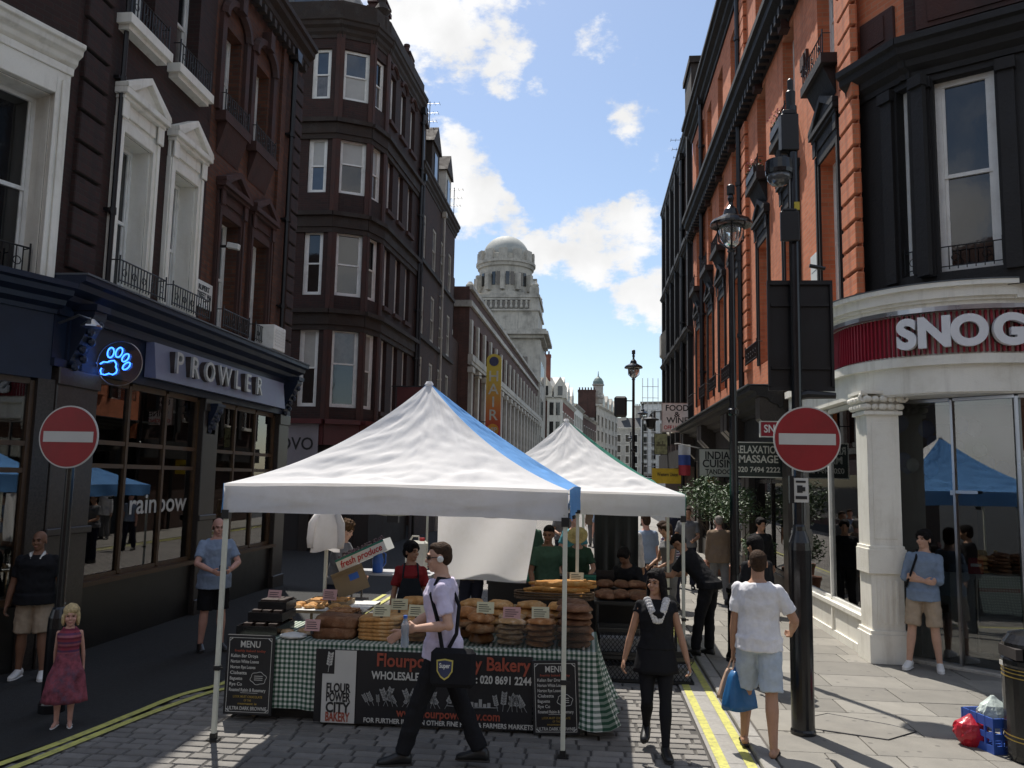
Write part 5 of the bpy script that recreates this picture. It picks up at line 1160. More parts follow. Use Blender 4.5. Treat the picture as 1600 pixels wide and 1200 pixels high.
# projecting signs on the right
def proj_sign(name, label, x0, x1, Y, z0, z1, board, lines, mat, frame='black_iron', th=.06):
    t = thing(name, label, 'sign', ((x0+x1)/2, Y, (z0+z1)/2)); w, h = x1-x0, z1-z0
    b_ = MB().box(-w/2, w/2, -th/2, th/2, -h/2, h/2).build('board', board, t)
    f = .02; MB().box(-w/2-f, w/2+f, -th/2-.008, th/2+.008, h/2, h/2+f).box(-w/2-f, w/2+f, -th/2-.008, th/2+.008, -h/2-f, -h/2).box(-w/2-f, -w/2, -th/2-.008, th/2+.008, -h/2, h/2).box(w/2, w/2+f, -th/2-.008, th/2+.008, -h/2, h/2).build('frame', frame, t)
    for s_, sz, zz, wd, mt in lines: text('lettering', s_, sz, mt, b_, (0, -th/2-.004, zz*h/2), bold=.02, width=wd*w)
    MB().tube([(w/2, 0, h*.35), (3.82-(x0+x1)/2, 0, h*.35)], .015, 5).build('bracket', 'black_iron', t) if 0 < x1 < 3.7 else None
    return t
M('board_dark_green', (.02, .03, .025), .5); M('board_cream', (.50, .50, .44), .6, var=.06); M('sign_cream_text', (.6, .6, .52), .5, var=0)
proj_sign('massage_sign', 'dark sign with pale lettering for relaxation massage and a telephone number', 2.78, 3.72, 16.2, 2.48, 3.12, 'board_dark_green', [('RELAXATION', .2, .58, .92, 'sign_cream_text'), ('MASSAGE', .2, .02, .78, 'sign_cream_text'), ('020 7494 2222', .14, -.6, .85, 'sign_cream_text')], 'x', 'sign_cream_text')
proj_sign('restaurant_sign', 'pale framed sign with black lettering for indian cuisine tandoori', 2.72, 3.75, 20.6, 2.5, 3.16, 'board_cream', [('INDIAN', .26, .52, .72, 'ink_black'), ('CUISINE', .26, -.08, .85, 'ink_black'), ('TANDOORI', .16, -.66, .72, 'ink_black')], 'x')
proj_sign('off_licence_sign', 'white box sign with black food and wine lettering over a red line', 2.72, 3.78, 30.6, 4.18, 5.2, M('light_box', (.66, .66, .63), .5), [('FOOD', .3, .66, .78, 'ink_black'), ('&', .26, .2, .2, 'ink_black'), ('WINE', .3, -.22, .74, 'ink_black'), ('OFF LICENCE', .2, -.74, .9, 'ink_red')], 'x', 'steel', .2)
proj_sign('small_red_sign', 'small red sign with white lettering projecting behind the no-entry sign', 3.18, 3.74, 15.6, 3.22, 3.48, 'snog_red', [('SNOG', .2, 0, .8, 'snog_white')], 'x', 'sign_white')
t = proj_sign('pub_sign', 'hanging picture sign with a pale landscape on a bracket far along the right side', 2.95, 3.5, 37, 3.55, 4.45, M('pub_picture', (.30, .30, .16), .6, var=.5, scale=6), [], 'x'); MB().box(-.2, .2, -.036, -.03, -.1, 0).box(-.15, -.05, -.037, -.03, 0, .1).box(.05, .1, -.037, -.03, 0, .14).build('picture', M('pub_dark', (.12, .11, .06), .6), t)
t = proj_sign('yellow_sign', 'yellow shop sign low on the far right side above the second tent', 2.55, 3.7, 33, 2.3, 2.85, M('board_yellow', (.62, .42, .03), .5), [('Western Union', .2, .2, .7, 'ink_black')], 'x', 'board_yellow')
t = proj_sign('red_hanging_sign', 'dark red blank sign hanging from the mansion block', -6.4, -5.1, 27.2, 3.9, 5.35, 'shop_maroon', [], 'x'); MB().tube([(-.85, 0, .75), (.6, 0, .75)], .02, 5).build('arm', 'black_iron', t)
# tall yellow to red HAIR sign
def grad_mat():
    m = M('hair_board', (.6, .4, .05), .5, var=.08); nt_ = m.node_tree; b_ = nt_.nodes['Principled BSDF']
    co = nt_.nodes.new('ShaderNodeTexCoord'); s_ = nt_.nodes.new('ShaderNodeSeparateXYZ'); nt_.links.new(co.outputs['Generated'], s_.inputs[0]); r = nt_.nodes.new('ShaderNodeValToRGB'); nt_.links.new(s_.outputs[2], r.inputs[0])
    e = r.color_ramp.elements; e[0].color = (.42, .03, .025, 1); e[1].color = (.62, .46, .06, 1); e[0].position = .12; e[1].position = .75; e.new(.35).color = (.58, .17, .04, 1); nt_.links.new(r.outputs[0], b_.inputs['Base Color'])
grad_mat()
t = thing('hair_sign', 'tall yellow and red vertical sign reading hair on the left side', 'sign', (-5.3, 46, 4.5))
prof = [(-.42, 0), (.42, 0), (.42, 4.5)] + [(.42*cos(a*pi/12), 4.5+.35*sin(a*pi/12)) for a in range(1, 12)] + [(-.42, 4.5)]
hb = MB().prism(prof, -.09, .09, 'y').build('board', 'hair_board', t)
M('hair_letter', (.55, .55, .48), .5)
for k, ch in enumerate('HAIR'): text('letter', ch, .85, 'hair_letter', hb, (0, -.1, 3.55-k*.73), bold=.01)
MB().ring_loft([[(.27*cos(2*pi*j/20), y_, 4.42+.27*sin(2*pi*j/20)) for j in range(20)] for y_ in (-.09, -.11)]).build('badge', M('badge_blue', (.03, .035, .1), .4), hb)
MB().ring_loft([[(.34*cos(2*pi*j/20), y_, .55+.34*sin(2*pi*j/20)) for j in range(20)] for y_ in (-.09, -.11)]).build('badge', M('badge_orange', (.62, .28, .03), .4), hb); text('lettering', 'VIP', .36, 'hair_letter', hb, (0, -.115, .55), bold=.015)
for z in (1, 3.6): MB().tube([(-.42, 0, z), (-1.2, 0, z)], .03, 5).build('bracket', 'black_iron', t)
# flag, canopy and flowers
M('flag_blue', (.05, .09, .3), .8); M('flag_white', (.6, .6, .6), .8); M('flag_red', (.4, .04, .05), .8)
t = thing('tricolour_flag', 'blue white and red flag hanging from a pole over the right pavement', 'flag', (2.75, 25.5, 2.55))
for k, c in enumerate(('flag_red', 'flag_blue', 'flag_white')):
    v = []
    for j in range(5):
        for i in range(7): v.append((.0+.06*i, .03*sin(i*1.3+k), (.31*((k+0)) + .31*j/4)))
    MB().add(v, [(j*7+i, j*7+i+1, j*7+i+8, j*7+i+7) for j in range(4) for i in range(6)]).build('band', c, t, smooth=True)
MB().tube([(-.12, 0, .95), (.0, 0, .96), (1.05, 0, .75)], .018, 5).build('pole', 'sign_white', t)
M('leaf', (.05, .095, .03), .5, var=.45, scale=9, rnd=.35, spec=.5); M('petal', (.55, .06, .18), .6, rnd=.3); M('terracotta', (.22, .09, .05), .8); M('twig', (.05, .035, .02), .9)
def leaves(mb, c, r, n, size, seed):
    q = random.Random(seed)
    for _ in range(n):
        d = V((q.gauss(0, 1), q.gauss(0, 1), q.gauss(0, 1))).normalized(); k = q.random()**.45; bump_ = 1+.3*mnoise.noise(d*2.2+V((seed, 0, 0)))
        p = V((c[0]+d.x*r[0]*k*bump_, c[1]+d.y*r[1]*k*bump_, c[2]+d.z*r[2]*k*bump_)); e = Euler((q.uniform(-1, 1), q.uniform(-1, 1), q.uniform(0, 6.3))).to_matrix(); s_ = size*q.uniform(.6, 1.25)
        mb.add([p+e @ V(w) for w in ((0, -s_, 0), (s_*.42, 0, s_*.12), (0, s_, 0), (-s_*.42, 0, s_*.12))], [(0, 1, 2, 3)])
    return mb
def shrub(label, loc, r, h, n, seed, sz=.05):
    t = thing('potted_shrub', label, 'plant', loc, 0, 'potted shrubs along the right pavement')
    MB().lathe([(.16, 0), (.22, .45), (.24, .46), (.24, .52), (.19, .52)], 14).build('pot', 'terracotta', t)
    mb = MB().tube([(0, 0, .45), (.02, 0, h*.6), (0, .02, h)], [.03, .025, .01], 6)
    for k in range(6): a = k*1.1; mb.tube([(0, 0, h*.5+.1*k), (r*.7*cos(a), r*.7*sin(a), h*.8+.05*k)], [.014, .005], 5)
    mb.build('stem', 'twig', t); leaves(MB(), (0, 0, h), (r, r, r*.85), n, sz, seed).build('foliage', 'leaf', t)
shrub('leafy green shrub in a pot below the indian cuisine sign', (2.75, 19.6, PZ), .62, 1.95, 1300, 1); shrub('leafy shrub in a pot behind the nearest lamp post', (3.25, 18.6, PZ), .55, 1.8, 1000, 2); shrub('low potted shrub between the lamp post and the sign post', (3.35, 16.9, PZ), .36, 1.05, 500, 3); shrub('dark shrub standing against the shop fronts past the massage sign', (3.3, 21.5, PZ), .5, 1.7, 800, 4)
def flower_box(label, Y, z, n=90):
    t = thing('window_box', label, 'flower box', (XR-.16, Y, z), 0, 'flower boxes on the orange terrace')
    MB().box(-.12, .12, -.42, .42, 0, .18).build('trough', 'black_plastic', t); leaves(MB(), (0, 0, .26), (.18, .42, .14), n*2, .035, int(Y*7)).build('foliage', 'leaf', t); leaves(MB(), (-.04, 0, .34), (.18, .4, .1), n, .026, int(Y*9)).build('flowers', 'petal', t)
flower_box('window box of pink flowers on the terrace, behind the sign post', 15.55, 9.02); flower_box('window box of pink flowers on the terrace, left of the camera post', 18.05, 9.02); flower_box('window box of pink flowers near the first downpipe', 21.4, 9.02)
t = leaves(MB(), (0, 0, 0), (.25, .6, .45), 260, .07, 5).build('roof_plant', 'leaf', None, (3.95, 40.6, 16.2)); tag(t, 'tuft of green plants growing on the dark block parapet', 'plant')
ntc = thing('wall_notice', 'pale blank notice fixed beside a first floor window of the terrace', 'notice', (XR-.02, 13.95, 5.9), -pi/2)
MB().box(-.22, .22, -.015, .015, -.3, .3).build('board', 'plate_white', ntc); MB().box(-.16, .16, -.018, -.015, -.2, -.19).box(-.16, .16, -.018, -.015, .0, .01).build('print', 'sign_grey', ntc)
# litter bin, crate, bags
t = thing('litter_bin', 'black street litter bin with thin gold bands in the lower right corner', 'bin', (3.86, 7.72, PZ))
MB().lathe([(.24, 0), (.25, .03), (.26, .06), (.26, .78), (.27, .8), (.27, .84), (.255, .86), (.255, .9), (.25, .98), (.2, 1.05), (.1, 1.08), (.02, 1.085)], 32).build('body', 'black_gloss', t, smooth=False)
M('gold', (.5, .36, .1), .35, var=.1, metal=.8)
for z in (.18, .215, .70, .735, .765): MB().lathe([(.2605, -.004), (.264, -.004), (.264, .004), (.2605, .004)], 32, (0, 0, z)).build('band', 'gold', t)
MB().box(-.255, -.2, -.2, .1, .86, .95).build('slot', 'display_dark', t)
MB().cbox((-.268, .03, .8), (.006, .06, .04), 0).build('label', 'sign_white', t)
M('crate_blue', (.03, .09, .38), .45, var=.1); M('bag_red', (.42, .015, .03), .3, var=.2, scale=5, bump=.3, bscale=14); M('bag_clear', (.55, .62, .58), .3, var=.15, bump=.4, bscale=15)
t = thing('bottle_crate', 'blue plastic crate beside the litter bin', 'crate', (3.64, 8.06, PZ), .25)
mb = MB().box(-.16, .16, -.2, .2, 0, .02)
for x0, x1, y0, y1 in ((-.16, .16, -.2, -.185), (-.16, .16, .185, .2), (-.16, -.145, -.185, .185), (.145, .16, -.185, .185)):
    for z0, z1 in ((.02, .07), (.12, .17), (.22, .3)): mb.box(x0, x1, y0, y1, z0, z1)
for x in (-.16, -.08, 0, .07, .145): mb.box(x, x+.015, -.202, -.183, .0, .3)
for y in (-.2, -.1, 0, .09, .185): mb.box(-.162, -.143, y, y+.015, 0, .3)
mb.build('body', 'crate_blue', t)
def bag(name, label, mat, loc, r, h, seed, col=None):
    rings = []; q = random.Random(seed)
    for k in range(12):
        s = k/11; rad = (sin(pi*min(1, s*.75+.18))**.8)*(1 if s < .75 else 1-(s-.75)*2.4); rings.append([(r*rad*cos(2*pi*j/26)*(1+.22*mnoise.noise(V((cos(2*pi*j/26)*2, sin(2*pi*j/26)*2, s*3+seed)))+.05*sin(j*2.4)+.16*mnoise.noise(V((cos(2*pi*j/26)*5, sin(2*pi*j/26)*5, s*8+seed)))), r*.8*rad*sin(2*pi*j/26)*(1+.22*mnoise.noise(V((cos(2*pi*j/26)*2, sin(2*pi*j/26)*2, s*3+seed+9)))), h*s) for j in range(26)])
    return tag(MB().ring_loft(rings).build(name, mat, None, loc, smooth=False), label, 'bag')
bag('carrier_bag', 'crumpled red plastic bag on the pavement by the blue crate', 'bag_red', (3.47, 8.10, PZ), .15, .27, 3); bag('rubbish_bag', 'pale plastic bag stuffed in the blue crate', 'bag_clear', (3.66, 8.09, PZ+.14), .13, .30, 6)
# ------------------------------------------------------------------ bakery stall
def gingham():
    m = M('gingham', (.6, .6, .55), .9, var=0, spec=.2); t = m.node_tree; b = t.nodes['Principled BSDF']
    co = t.nodes.new('ShaderNodeTexCoord'); s_ = t.nodes.new('ShaderNodeSeparateXYZ'); t.links.new(co.outputs['UV'], s_.inputs[0])
    acc = []
    for i in (0, 1):
        f = t.nodes.new('ShaderNodeMath'); f.operation = 'FRACT'; t.links.new(s_.outputs[i], f.inputs[0]); g_ = t.nodes.new('ShaderNodeMath'); g_.operation = 'GREATER_THAN'; g_.inputs[1].default_value = .5; t.links.new(f.outputs[0], g_.inputs[0]); acc.append(g_)
    a = t.nodes.new('ShaderNodeMath'); a.operation = 'ADD'; t.links.new(acc[0].outputs[0], a.inputs[0]); t.links.new(acc[1].outputs[0], a.inputs[1])
    h = t.nodes.new('ShaderNodeMath'); h.operation = 'MULTIPLY'; h.inputs[1].default_value = .5; t.links.new(a.outputs[0], h.inputs[0])
    r = t.nodes.new('ShaderNodeValToRGB'); t.links.new(h.outputs[0], r.inputs[0]); e = r.color_ramp.elements; r.color_ramp.interpolation = 'CONSTANT'; e[0].color = (.66, .66, .60, 1); e[1].position = .75; e[1].color = (.025, .075, .045, 1); e.new(.25).color = (.19, .245, .20, 1)
    t.links.new(r.outputs[0], b.inputs['Base Color'])
M('pink_card', (.55, .33, .32), .7, var=.05); M('cream_card', (.62, .60, .42), .7, var=.05); M('paper', (.62, .61, .58), .8, var=.06, bump=.3, bscale=20)
gingham()
TX0, TX1, TY0, TY1, TZ = -3.42, .08, 8.02, 9.05, .75
tb = thing('stall_table', 'long trestle table carrying the bread under the blue sided tent', 'table', ((TX0+TX1)/2, (TY0+TY1)/2, 0))
M('ply', (.3, .22, .13), .8)
MB().box(TX0-tb.location.x, TX1-tb.location.x, -.51, .51, TZ-.03, TZ).build('tabletop', 'ply', tb)
for x in (-1.5, -.1, 1.45):
    for y in (-.4, .4): MB().tube([(x-.06, y, 0), (x+.04, y, TZ-.03)], .02, 6).build('leg', 'ply', tb)
# gingham cloth with a hanging skirt that swells at the right-hand end
path = [(TX0-.02, TY1), (TX0-.02, TY0-.02)] + [(TX0+(TX1-TX0)*k/60, TY0-.02) for k in range(1, 60)] + [(TX1+.02*cos(a)-.0, TY0+.0+.02*sin(a)) for a in (-1.57, -.8, 0)] + [(TX1+.02, TY0+(TY1-TY0)*k/16) for k in range(1, 17)]
me_v, me_f, uv = [], [], []
dl = 0; pr = None; L_ = len(path); NJ = 9
for i, (x, y) in enumerate(path):
    if pr: dl += sqrt((x-pr[0])**2+(y-pr[1])**2)
    pr = (x, y)
    a = V((path[min(i+1, L_-1)][0]-path[max(i-1, 0)][0], path[min(i+1, L_-1)][1]-path[max(i-1, 0)][1])).normalized(); nx, ny = a.y, -a.x
    fl = max(0, (x-(TX1-.35))/.35)
    for j in range(NJ):
        s = j/(NJ-1); o_ = .012+s*(.03*sin(dl*14)+.02*sin(dl*31+1))*(.4+fl) + fl*.16*s**1.5
        me_v.append((x+nx*o_, y+ny*o_, TZ+.004-s*(TZ-.10+.02*sin(dl*3)))); uv.append((dl/.046, s*(TZ-.1)/.046))
for i in range(L_-1):
    for j in range(NJ-1): k = i*NJ+j; me_f.append((k, k+NJ, k+NJ+1, k+1))
top0 = len(me_v); me_v += [(TX0-.03, TY0-.03, TZ+.005), (TX1+.03, TY0-.03, TZ+.005), (TX1+.03, TY1, TZ+.005), (TX0-.03, TY1, TZ+.005)]; uv += [(0, 0), (76, 0), (76, 22), (0, 22)]; me_f.append((top0, top0+1, top0+2, top0+3))
o = MB().add(me_v, me_f).build('tablecloth', 'gingham', None, smooth=True); ul = o.data.uv_layers.new(name='uv')
for l in o.data.loops: ul.data[l.index].uv = uv[l.vertex_index]
tag(o, 'green and white gingham cloth draped over the bread table', 'tablecloth')
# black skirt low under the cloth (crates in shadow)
# banner
M('banner_black', (.014, .014, .016), .45, var=.15, bump=.1, bscale=5); M('banner_red', (.33, .07, .04), .5, var=.05); M('banner_white', (.55, .54, .50), .5, var=.05)
bx0, bx1, bz0, bz1, by = -2.57, -.49, .03, .70, TY0-.075
bn = thing('bakery_banner', 'wide black vinyl banner with red and white bakery lettering across the stall front', 'banner', ((bx0+bx1)/2, by, bz0)); bw2 = (bx1-bx0)/2; bh = bz1-bz0
v = []; NX, NZ = 40, 8
for j in range(NZ+1):
    for i in range(NX+1): v.append((-bw2+2*bw2*i/NX, .006*sin(i*.5)*(1-j/NZ), bh*j/NZ))
vb = MB().add(v, [(j*(NX+1)+i, j*(NX+1)+i+1, (j+1)*(NX+1)+i+1, (j+1)*(NX+1)+i) for j in range(NZ) for i in range(NX)]).add([(p[0], p[1]+.004, p[2]) for p in v], []).build('vinyl', 'banner_black', bn, smooth=True)
def bt_(name, s, size, mat, x, z, w, **k): return text(name, s, size, mat, bn, (x, -.011, z), width=w, extrude=.0015, **k)
# white logo panel with black wheat corner
lx0, lx1 = -bw2+.075, -bw2+.40
MB().box(lx0, lx1, -.012, -.009, .0, bh-.005).build('logo_panel', 'banner_white', bn); MB().box(lx0-.005, lx0+.115, -.0135, -.0125, bh-.225, bh).build('logo_corner', 'banner_black', bn)
def wheat(mb, x, z, h, tilt, y=-.016):
    c, s_ = cos(tilt), sin(tilt)
    def P(a, b): return (x+a*c+b*s_, y, z-a*s_+b*c)
    mb.tube([P(0, 0), P(0, h*.95)], .0022, 4)
    for k in range(5):
        b_ = h*(.32+.13*k)
        for sd in (-1, 1):
            q = [P(sd*.003, b_), P(sd*h*.15, b_+h*.05), P(sd*h*.13, b_+h*.17), P(sd*.006, b_+h*.1)]
            mb.add(q + [(p[0], p[1]-.001, p[2]) for p in q], [(0, 1, 2, 3), (7, 6, 5, 4)])
mb = MB(); wheat(mb, lx0+.055, bh-.21, .19, .12); mb.build('wheat_emblem', 'banner_white', bn)
for s_, z, mt in (('FLOUR', .315, 'ink_black'), ('POWER', .23, 'ink_black'), ('CITY', .135, 'ink_black'), ('BAKERY', .05, 'banner_red')): bt_('logo_lettering', s_, .115 if s_ != 'CITY' else .13, mt, (lx0+lx1)/2, z, .235, bold=.03).location.y = -.0145
bt_('lettering', 'Flourpower City Bakery', .17, 'banner_red', .29, bh-.085, 1.46, bold=.022); bt_('lettering', 'WHOLESALE ENQUIRIES Tel: 020 8691 2244', .1, 'banner_white', .27, bh-.225, 1.52, bold=.025)
bt_('lettering', 'www.flourpowercity.com', .11, 'banner_red', .25, .115, .98, bold=.02); bt_('lettering', 'FOR FURTHER INFO ON OTHER FINE FOOD & FARMERS MARKETS', .06, 'banner_white', .25, .035, 1.6, bold=.02)
q = random.Random(4); mb = MB()
for k in range(17): wheat(mb, -.5+.045*k, .17, q.uniform(.1, .2), q.uniform(-.7, .7), -.012)
for k in range(7): wheat(mb, .72+.045*k, .17, q.uniform(.1, .19), q.uniform(-.6, .6), -.012)
for k in range(9): x = .3+.04*k; h_ = q.uniform(.02, .07); mb.box(x, x+.03, -.012, -.0105, .2, .2+h_)
mb.tube([(.24, -.012, .2), (.45, -.012, .19), (.72, -.012, .2)], .003, 4); mb.build('wheat_print', M('print_grey', (.3, .3, .29), .5), bn)
# chalk menu boards
def menu(label, x0, x1, z0, z1, y, tilt=0, rx=-.02):
    t = thing('menu_board', label, 'menu board', ((x0+x1)/2, y, z0), (rx, tilt, 0), 'chalk menu boards on the bakery stall'); w, h = x1-x0, z1-z0
    bd_ = MB().box(-w/2, w/2, -.012, .012, 0, h).build('board', 'banner_black', t, bevel=.004)
    mb = MB(); e = .025
    for a, b_, c, d in ((-w/2+e, w/2-e, e, e+.004), (-w/2+e, w/2-e, h-e-.004, h-e), (-w/2+e, -w/2+e+.004, e+.004, h-e-.004), (w/2-e-.004, w/2-e, e+.004, h-e-.004)): mb.box(a, b_, -.0145, -.012, c, d)
    for sx in (-1, 1):
        for zc in (e+.03, h-e-.03): mb.tube([(sx*(w/2-e-.005), -.014, zc), (sx*(w/2-e-.035), -.014, zc+(.03 if zc > h/2 else -.03)*.9)], .004, 4)
    mb.build('chalk_border', 'banner_white', bd_)
    k = w/.46; tx = lambda s_, size, z, mt='banner_white', wd=None, al='LEFT', x=None: text('chalk_text', s_, size*k, mt, bd_, ((-w/2+.05 if al == 'LEFT' else 0) if x is None else x, -.014, z*h), bold=.012, extrude=.001, align=al, width=wd)
    tx('MENU', .085, .88, al='CENTER', wd=.19*k); tx('freshly baked today', .03, .80, 'banner_red', .3*k, 'CENTER')
    for i, (s_, wd) in enumerate((('Kalian Bar Droya', .26), ('Norton White Loaves', .27), ('Norton Rye Loaves', .24), ('Ciabatta', .16), ('Baguette', .12), ('Rye Co', .12), ('Roasted Raisin & Rosemary', .35))): tx(s_, .042, .735-.071*i, wd=wd*k)
    tx('LOOK MUST CHOCOLATE', .03, .225, 'gold', .28*k, 'CENTER'); tx('OF THE', .026, .18, 'gold', .07*k, 'CENTER'); tx('moment is', .028, .14, 'gold', .18*k, 'CENTER'); tx('ULTRA DARK BROWNIE', .045, .08, 'banner_white', .37*k, 'CENTER')
    MB().box(-w*.16, w*.2, -.0145, -.012, .272*h, .276*h).build('chalk_rule', 'banner_white', bd_)
    mb = MB(); mb.tube([(w*.2+.075*k*cos(a)*(1+.08*sin(6*a)), -.014, .46*h+.055*k*sin(a)*(1+.08*sin(6*a))) for a in [2*pi*j/30 for j in range(31)]], .0025, 4)
    for j in range(3): mb.box(w*.2-.04*k, w*.2+.04*k, -.0145, -.012, .46*h+.018*(j-1), .46*h+.018*(j-1)+.005)
    mb.build('chalk_cloud', 'banner_white', bd_)
menu('black chalk menu board at the left end of the bakery stall', -3.46, -2.985, .06, .80, TY0-.07); menu('black chalk menu board at the right end of the bakery stall', -.475, -.045, .02, .68, TY0-.10, R(-2.5))
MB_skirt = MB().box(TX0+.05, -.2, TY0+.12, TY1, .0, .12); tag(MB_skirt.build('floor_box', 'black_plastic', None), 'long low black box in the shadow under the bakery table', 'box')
# ---- bread
def bread_mat(name, crust, pale, flour=.5):
    m = M(name, crust, .75, var=.35, scale=14, bump=.5, bscale=35, dirt=pale, dscale=9, rnd=.15, spec=.25); return m
bread_mat('crust_gold', (.52, .26, .085), (.72, .54, .31)); bread_mat('crust_brown', (.36, .155, .055), (.62, .44, .27)); bread_mat('crust_dark', (.15, .066, .032), (.32, .19, .11)); bread_mat('crust_flour', (.46, .27, .12), (.78, .69, .56)); bread_mat('baguette_crust', (.50, .235, .06), (.62, .40, .16)); M('brownie', (.03, .014, .009), .5, var=.4, scale=12, bump=.4, bscale=30)
def loaf_mesh(rx, ry, rz, mat, seed, cuts=0, flat=.4):
    mb = MB(); n, m_ = 20, 10; rings = []
    for k in range(1, m_):
        a = -pi/2+pi*k/m_; row = []
        for j in range(n):
            b = 2*pi*j/n; d = V((cos(a)*cos(b), cos(a)*sin(b), sin(a))); e = 1+.16*mnoise.noise(d*1.8+V((seed, 0, 0)))+.05*mnoise.noise(d*6+V((0, seed, 0)))
            sx = abs(d.x)**.85*(1 if d.x > 0 else -1); sy = abs(d.y)**.85*(1 if d.y > 0 else -1); z = d.z*(1 if d.z > 0 else flat)
            cut = 1
            if cuts and d.z > .2: cut = 1-.09*max(0, cos(d.x*cuts*3.1))**6
            row.append((sx*rx*e, sy*ry*e, z*rz*e*cut + rz*flat))
        rings.append(row)
    rings = [[(0, 0, 0)]*n]+rings+[[(0, 0, rz*(1+flat))]*n]
    return mb.ring_loft(rings, False).mesh('loaf', mat, True)
ORD = ('lowest', 'second lowest', 'third from the bottom', 'fourth from the bottom', 'fifth from the bottom', 'topmost')
def stack_labels(label, spots):
    # each piece of a stack by its height in it; which stack by front, rear, left, right
    cols = {}
    for i, p in enumerate(spots): cols.setdefault((round(p[0], 2), round(p[1], 2)), []).append(i)
    out_ = [label]*len(spots)
    if max(len(c) for c in cols.values()) < 3 and len(spots) != 24: return out_
    if len(cols) > 4:
        for ci, k in enumerate(sorted(cols)):
            pass
        xs_ = sorted({round(p[0]/.31) for p in spots}); lv_ = sorted({round(p[2], 2) for p in spots})
        for i, p in enumerate(spots): out_[i] = label + ', ' + ('first', 'second', 'third', 'fourth', 'fifth', 'sixth', 'seventh')[min(6, xs_.index(round(p[0]/.31)))] + ' stack from the left, ' + ('bottom', 'second', 'third', 'top')[min(3, lv_.index(round(p[2], 2)))]
        return out_
    keys = sorted(cols, key=lambda k: (k[1] > 8.4, k[0])); fr_n = [k for k in keys if k[1] < 8.4]
    for k in keys:
        nm = 'rear stack' if k[1] > 8.4 else 'front stack' if len(fr_n) < 2 else ('left front stack', 'right front stack')[fr_n.index(k)]
        if len(keys) == 1: nm = 'stack'
        c = cols[k]
        for j, i in enumerate(sorted(c, key=lambda i: spots[i][2])): out_[i] = label + ', ' + ('topmost' if j == len(c)-1 else ORD[j]) + ' of the ' + nm
    return out_
def pile(name, label, group, mat, rx, ry, rz, spots, seed, cuts=0, flat=.4, cat='bread'):
    ms = [loaf_mesh(rx, ry, rz, mat, seed+k*3.7, cuts, flat) for k in range(5)]; q = random.Random(seed); lbs = stack_labels(label, spots)
    for i, p in enumerate(spots):
        k_ = q.uniform(.92, 1.07); o = link(name, ms[i % 5], None, (p[0]+q.uniform(-.012, .012), p[1]+q.uniform(-.012, .012), p[2]), (q.uniform(-.06, .06), q.uniform(-.06, .06), (p[3] if len(p) > 3 else q.uniform(-3, 3) if rx/ry < 1.15 else q.uniform(-.2, .2)))); o.scale = (k_, k_*q.uniform(.95, 1.05), q.uniform(.96, 1.08)); tag(o, lbs[i], cat, group)
Z0 = TZ+.008
# flat focaccia, six high, two deep
def slab(name, label, group, mat, w, d, h, spots, seed):
    ms = []
    for k in range(3):
        n = 12; top, bot = [], []; rings = []
        for zz, sc in ((0, .94), (h*.3, 1), (h*.7, 1), (h, .93)):
            row = []
            for j in range(28):
                b = 2*pi*j/28; c, s_ = cos(b), sin(b); r = (abs(c)**5+abs(s_)**5)**(-1/5); e = sc*(1+.05*mnoise.noise(V((c*2, s_*2, seed+k*5))))
                row.append((w/2*c*r*e, d/2*s_*r*e, zz + .012*mnoise.noise(V((c*2+k, s_*2, seed)))))
            rings.append(row)
        ms.append(MB().ring_loft(rings).mesh('slab', mat, True))
    q = random.Random(seed); lbs = stack_labels(label, spots)
    for i, p in enumerate(spots): tag(link(name, ms[i % 3], None, p, (q.uniform(-.02, .02), q.uniform(-.03, .03), q.uniform(-.07, .07))), lbs[i], 'bread', group)
slab('focaccia', 'flat golden focaccia behind the banner logo', 'stacked focaccia beside the dark rye block', 'crust_gold', .43, .3, .036, [(-2.02, 8.26, Z0+.036*k) for k in range(6)], 1)
slab('focaccia', 'flat golden focaccia set back from the table edge', 'rear stack of focaccia', 'crust_gold', .40, .28, .036, [(-1.98, 8.62, Z0+.036*k) for k in range(6)], 4)
slab('rye_block', 'dark square rye block lying on the table cloth', 'dark rye blocks', 'crust_dark', .44, .36, .10, [(-2.48, 8.28, Z0)], 7); slab('rye_block', 'dark square rye block lying on top of the other', 'dark rye blocks', 'crust_dark', .44, .36, .10, [(-2.46, 8.30, Z0+.1)], 8)
pile('bun', 'golden bun before the vendor', 'bun stacks left of the walking man', 'crust_gold', .135, .13, .042, [(-1.66, 8.22, Z0+.052*k) for k in range(4)]+[(-1.38, 8.24, Z0+.052*k) for k in range(4)]+[(-1.52, 8.5, Z0+.052*k) for k in range(4)], 11)
pile('round_loaf', 'round brown loaf right of the walking man', 'round loaves right of the walking man', 'crust_brown', .135, .13, .075, [(-1.02, 8.24, Z0+.095*k) for k in range(3)]+[(-1.2, 8.5, Z0+.095*k) for k in range(3)], 21, 2)
pile('flat_roll', 'floury flat roll under the pink card', 'floury rolls stacked five high', 'crust_flour', .135, .13, .038, [(-.73, 8.22, Z0+.048*k) for k in range(5)]+[(-.75, 8.5, Z0+.048*k) for k in range(5)], 31)
pile('brown_roll', 'brown crusty roll beside the tent leg', 'brown rolls stacked five high', 'crust_brown', .14, .13, .040, [(-.44, 8.22, Z0+.05*k) for k in range(5)]+[(-.45, 8.5, Z0+.05*k) for k in range(5)], 41, 1)
pile('seeded_loaf', 'dark seeded loaf at the table right end', 'dark seeded loaves at the right end', 'crust_dark', .165, .14, .052, [(-.11, 8.22, Z0+.066*k) for k in range(6)]+[(-.13, 8.52, Z0+.066*k) for k in range(6)], 51, 2)
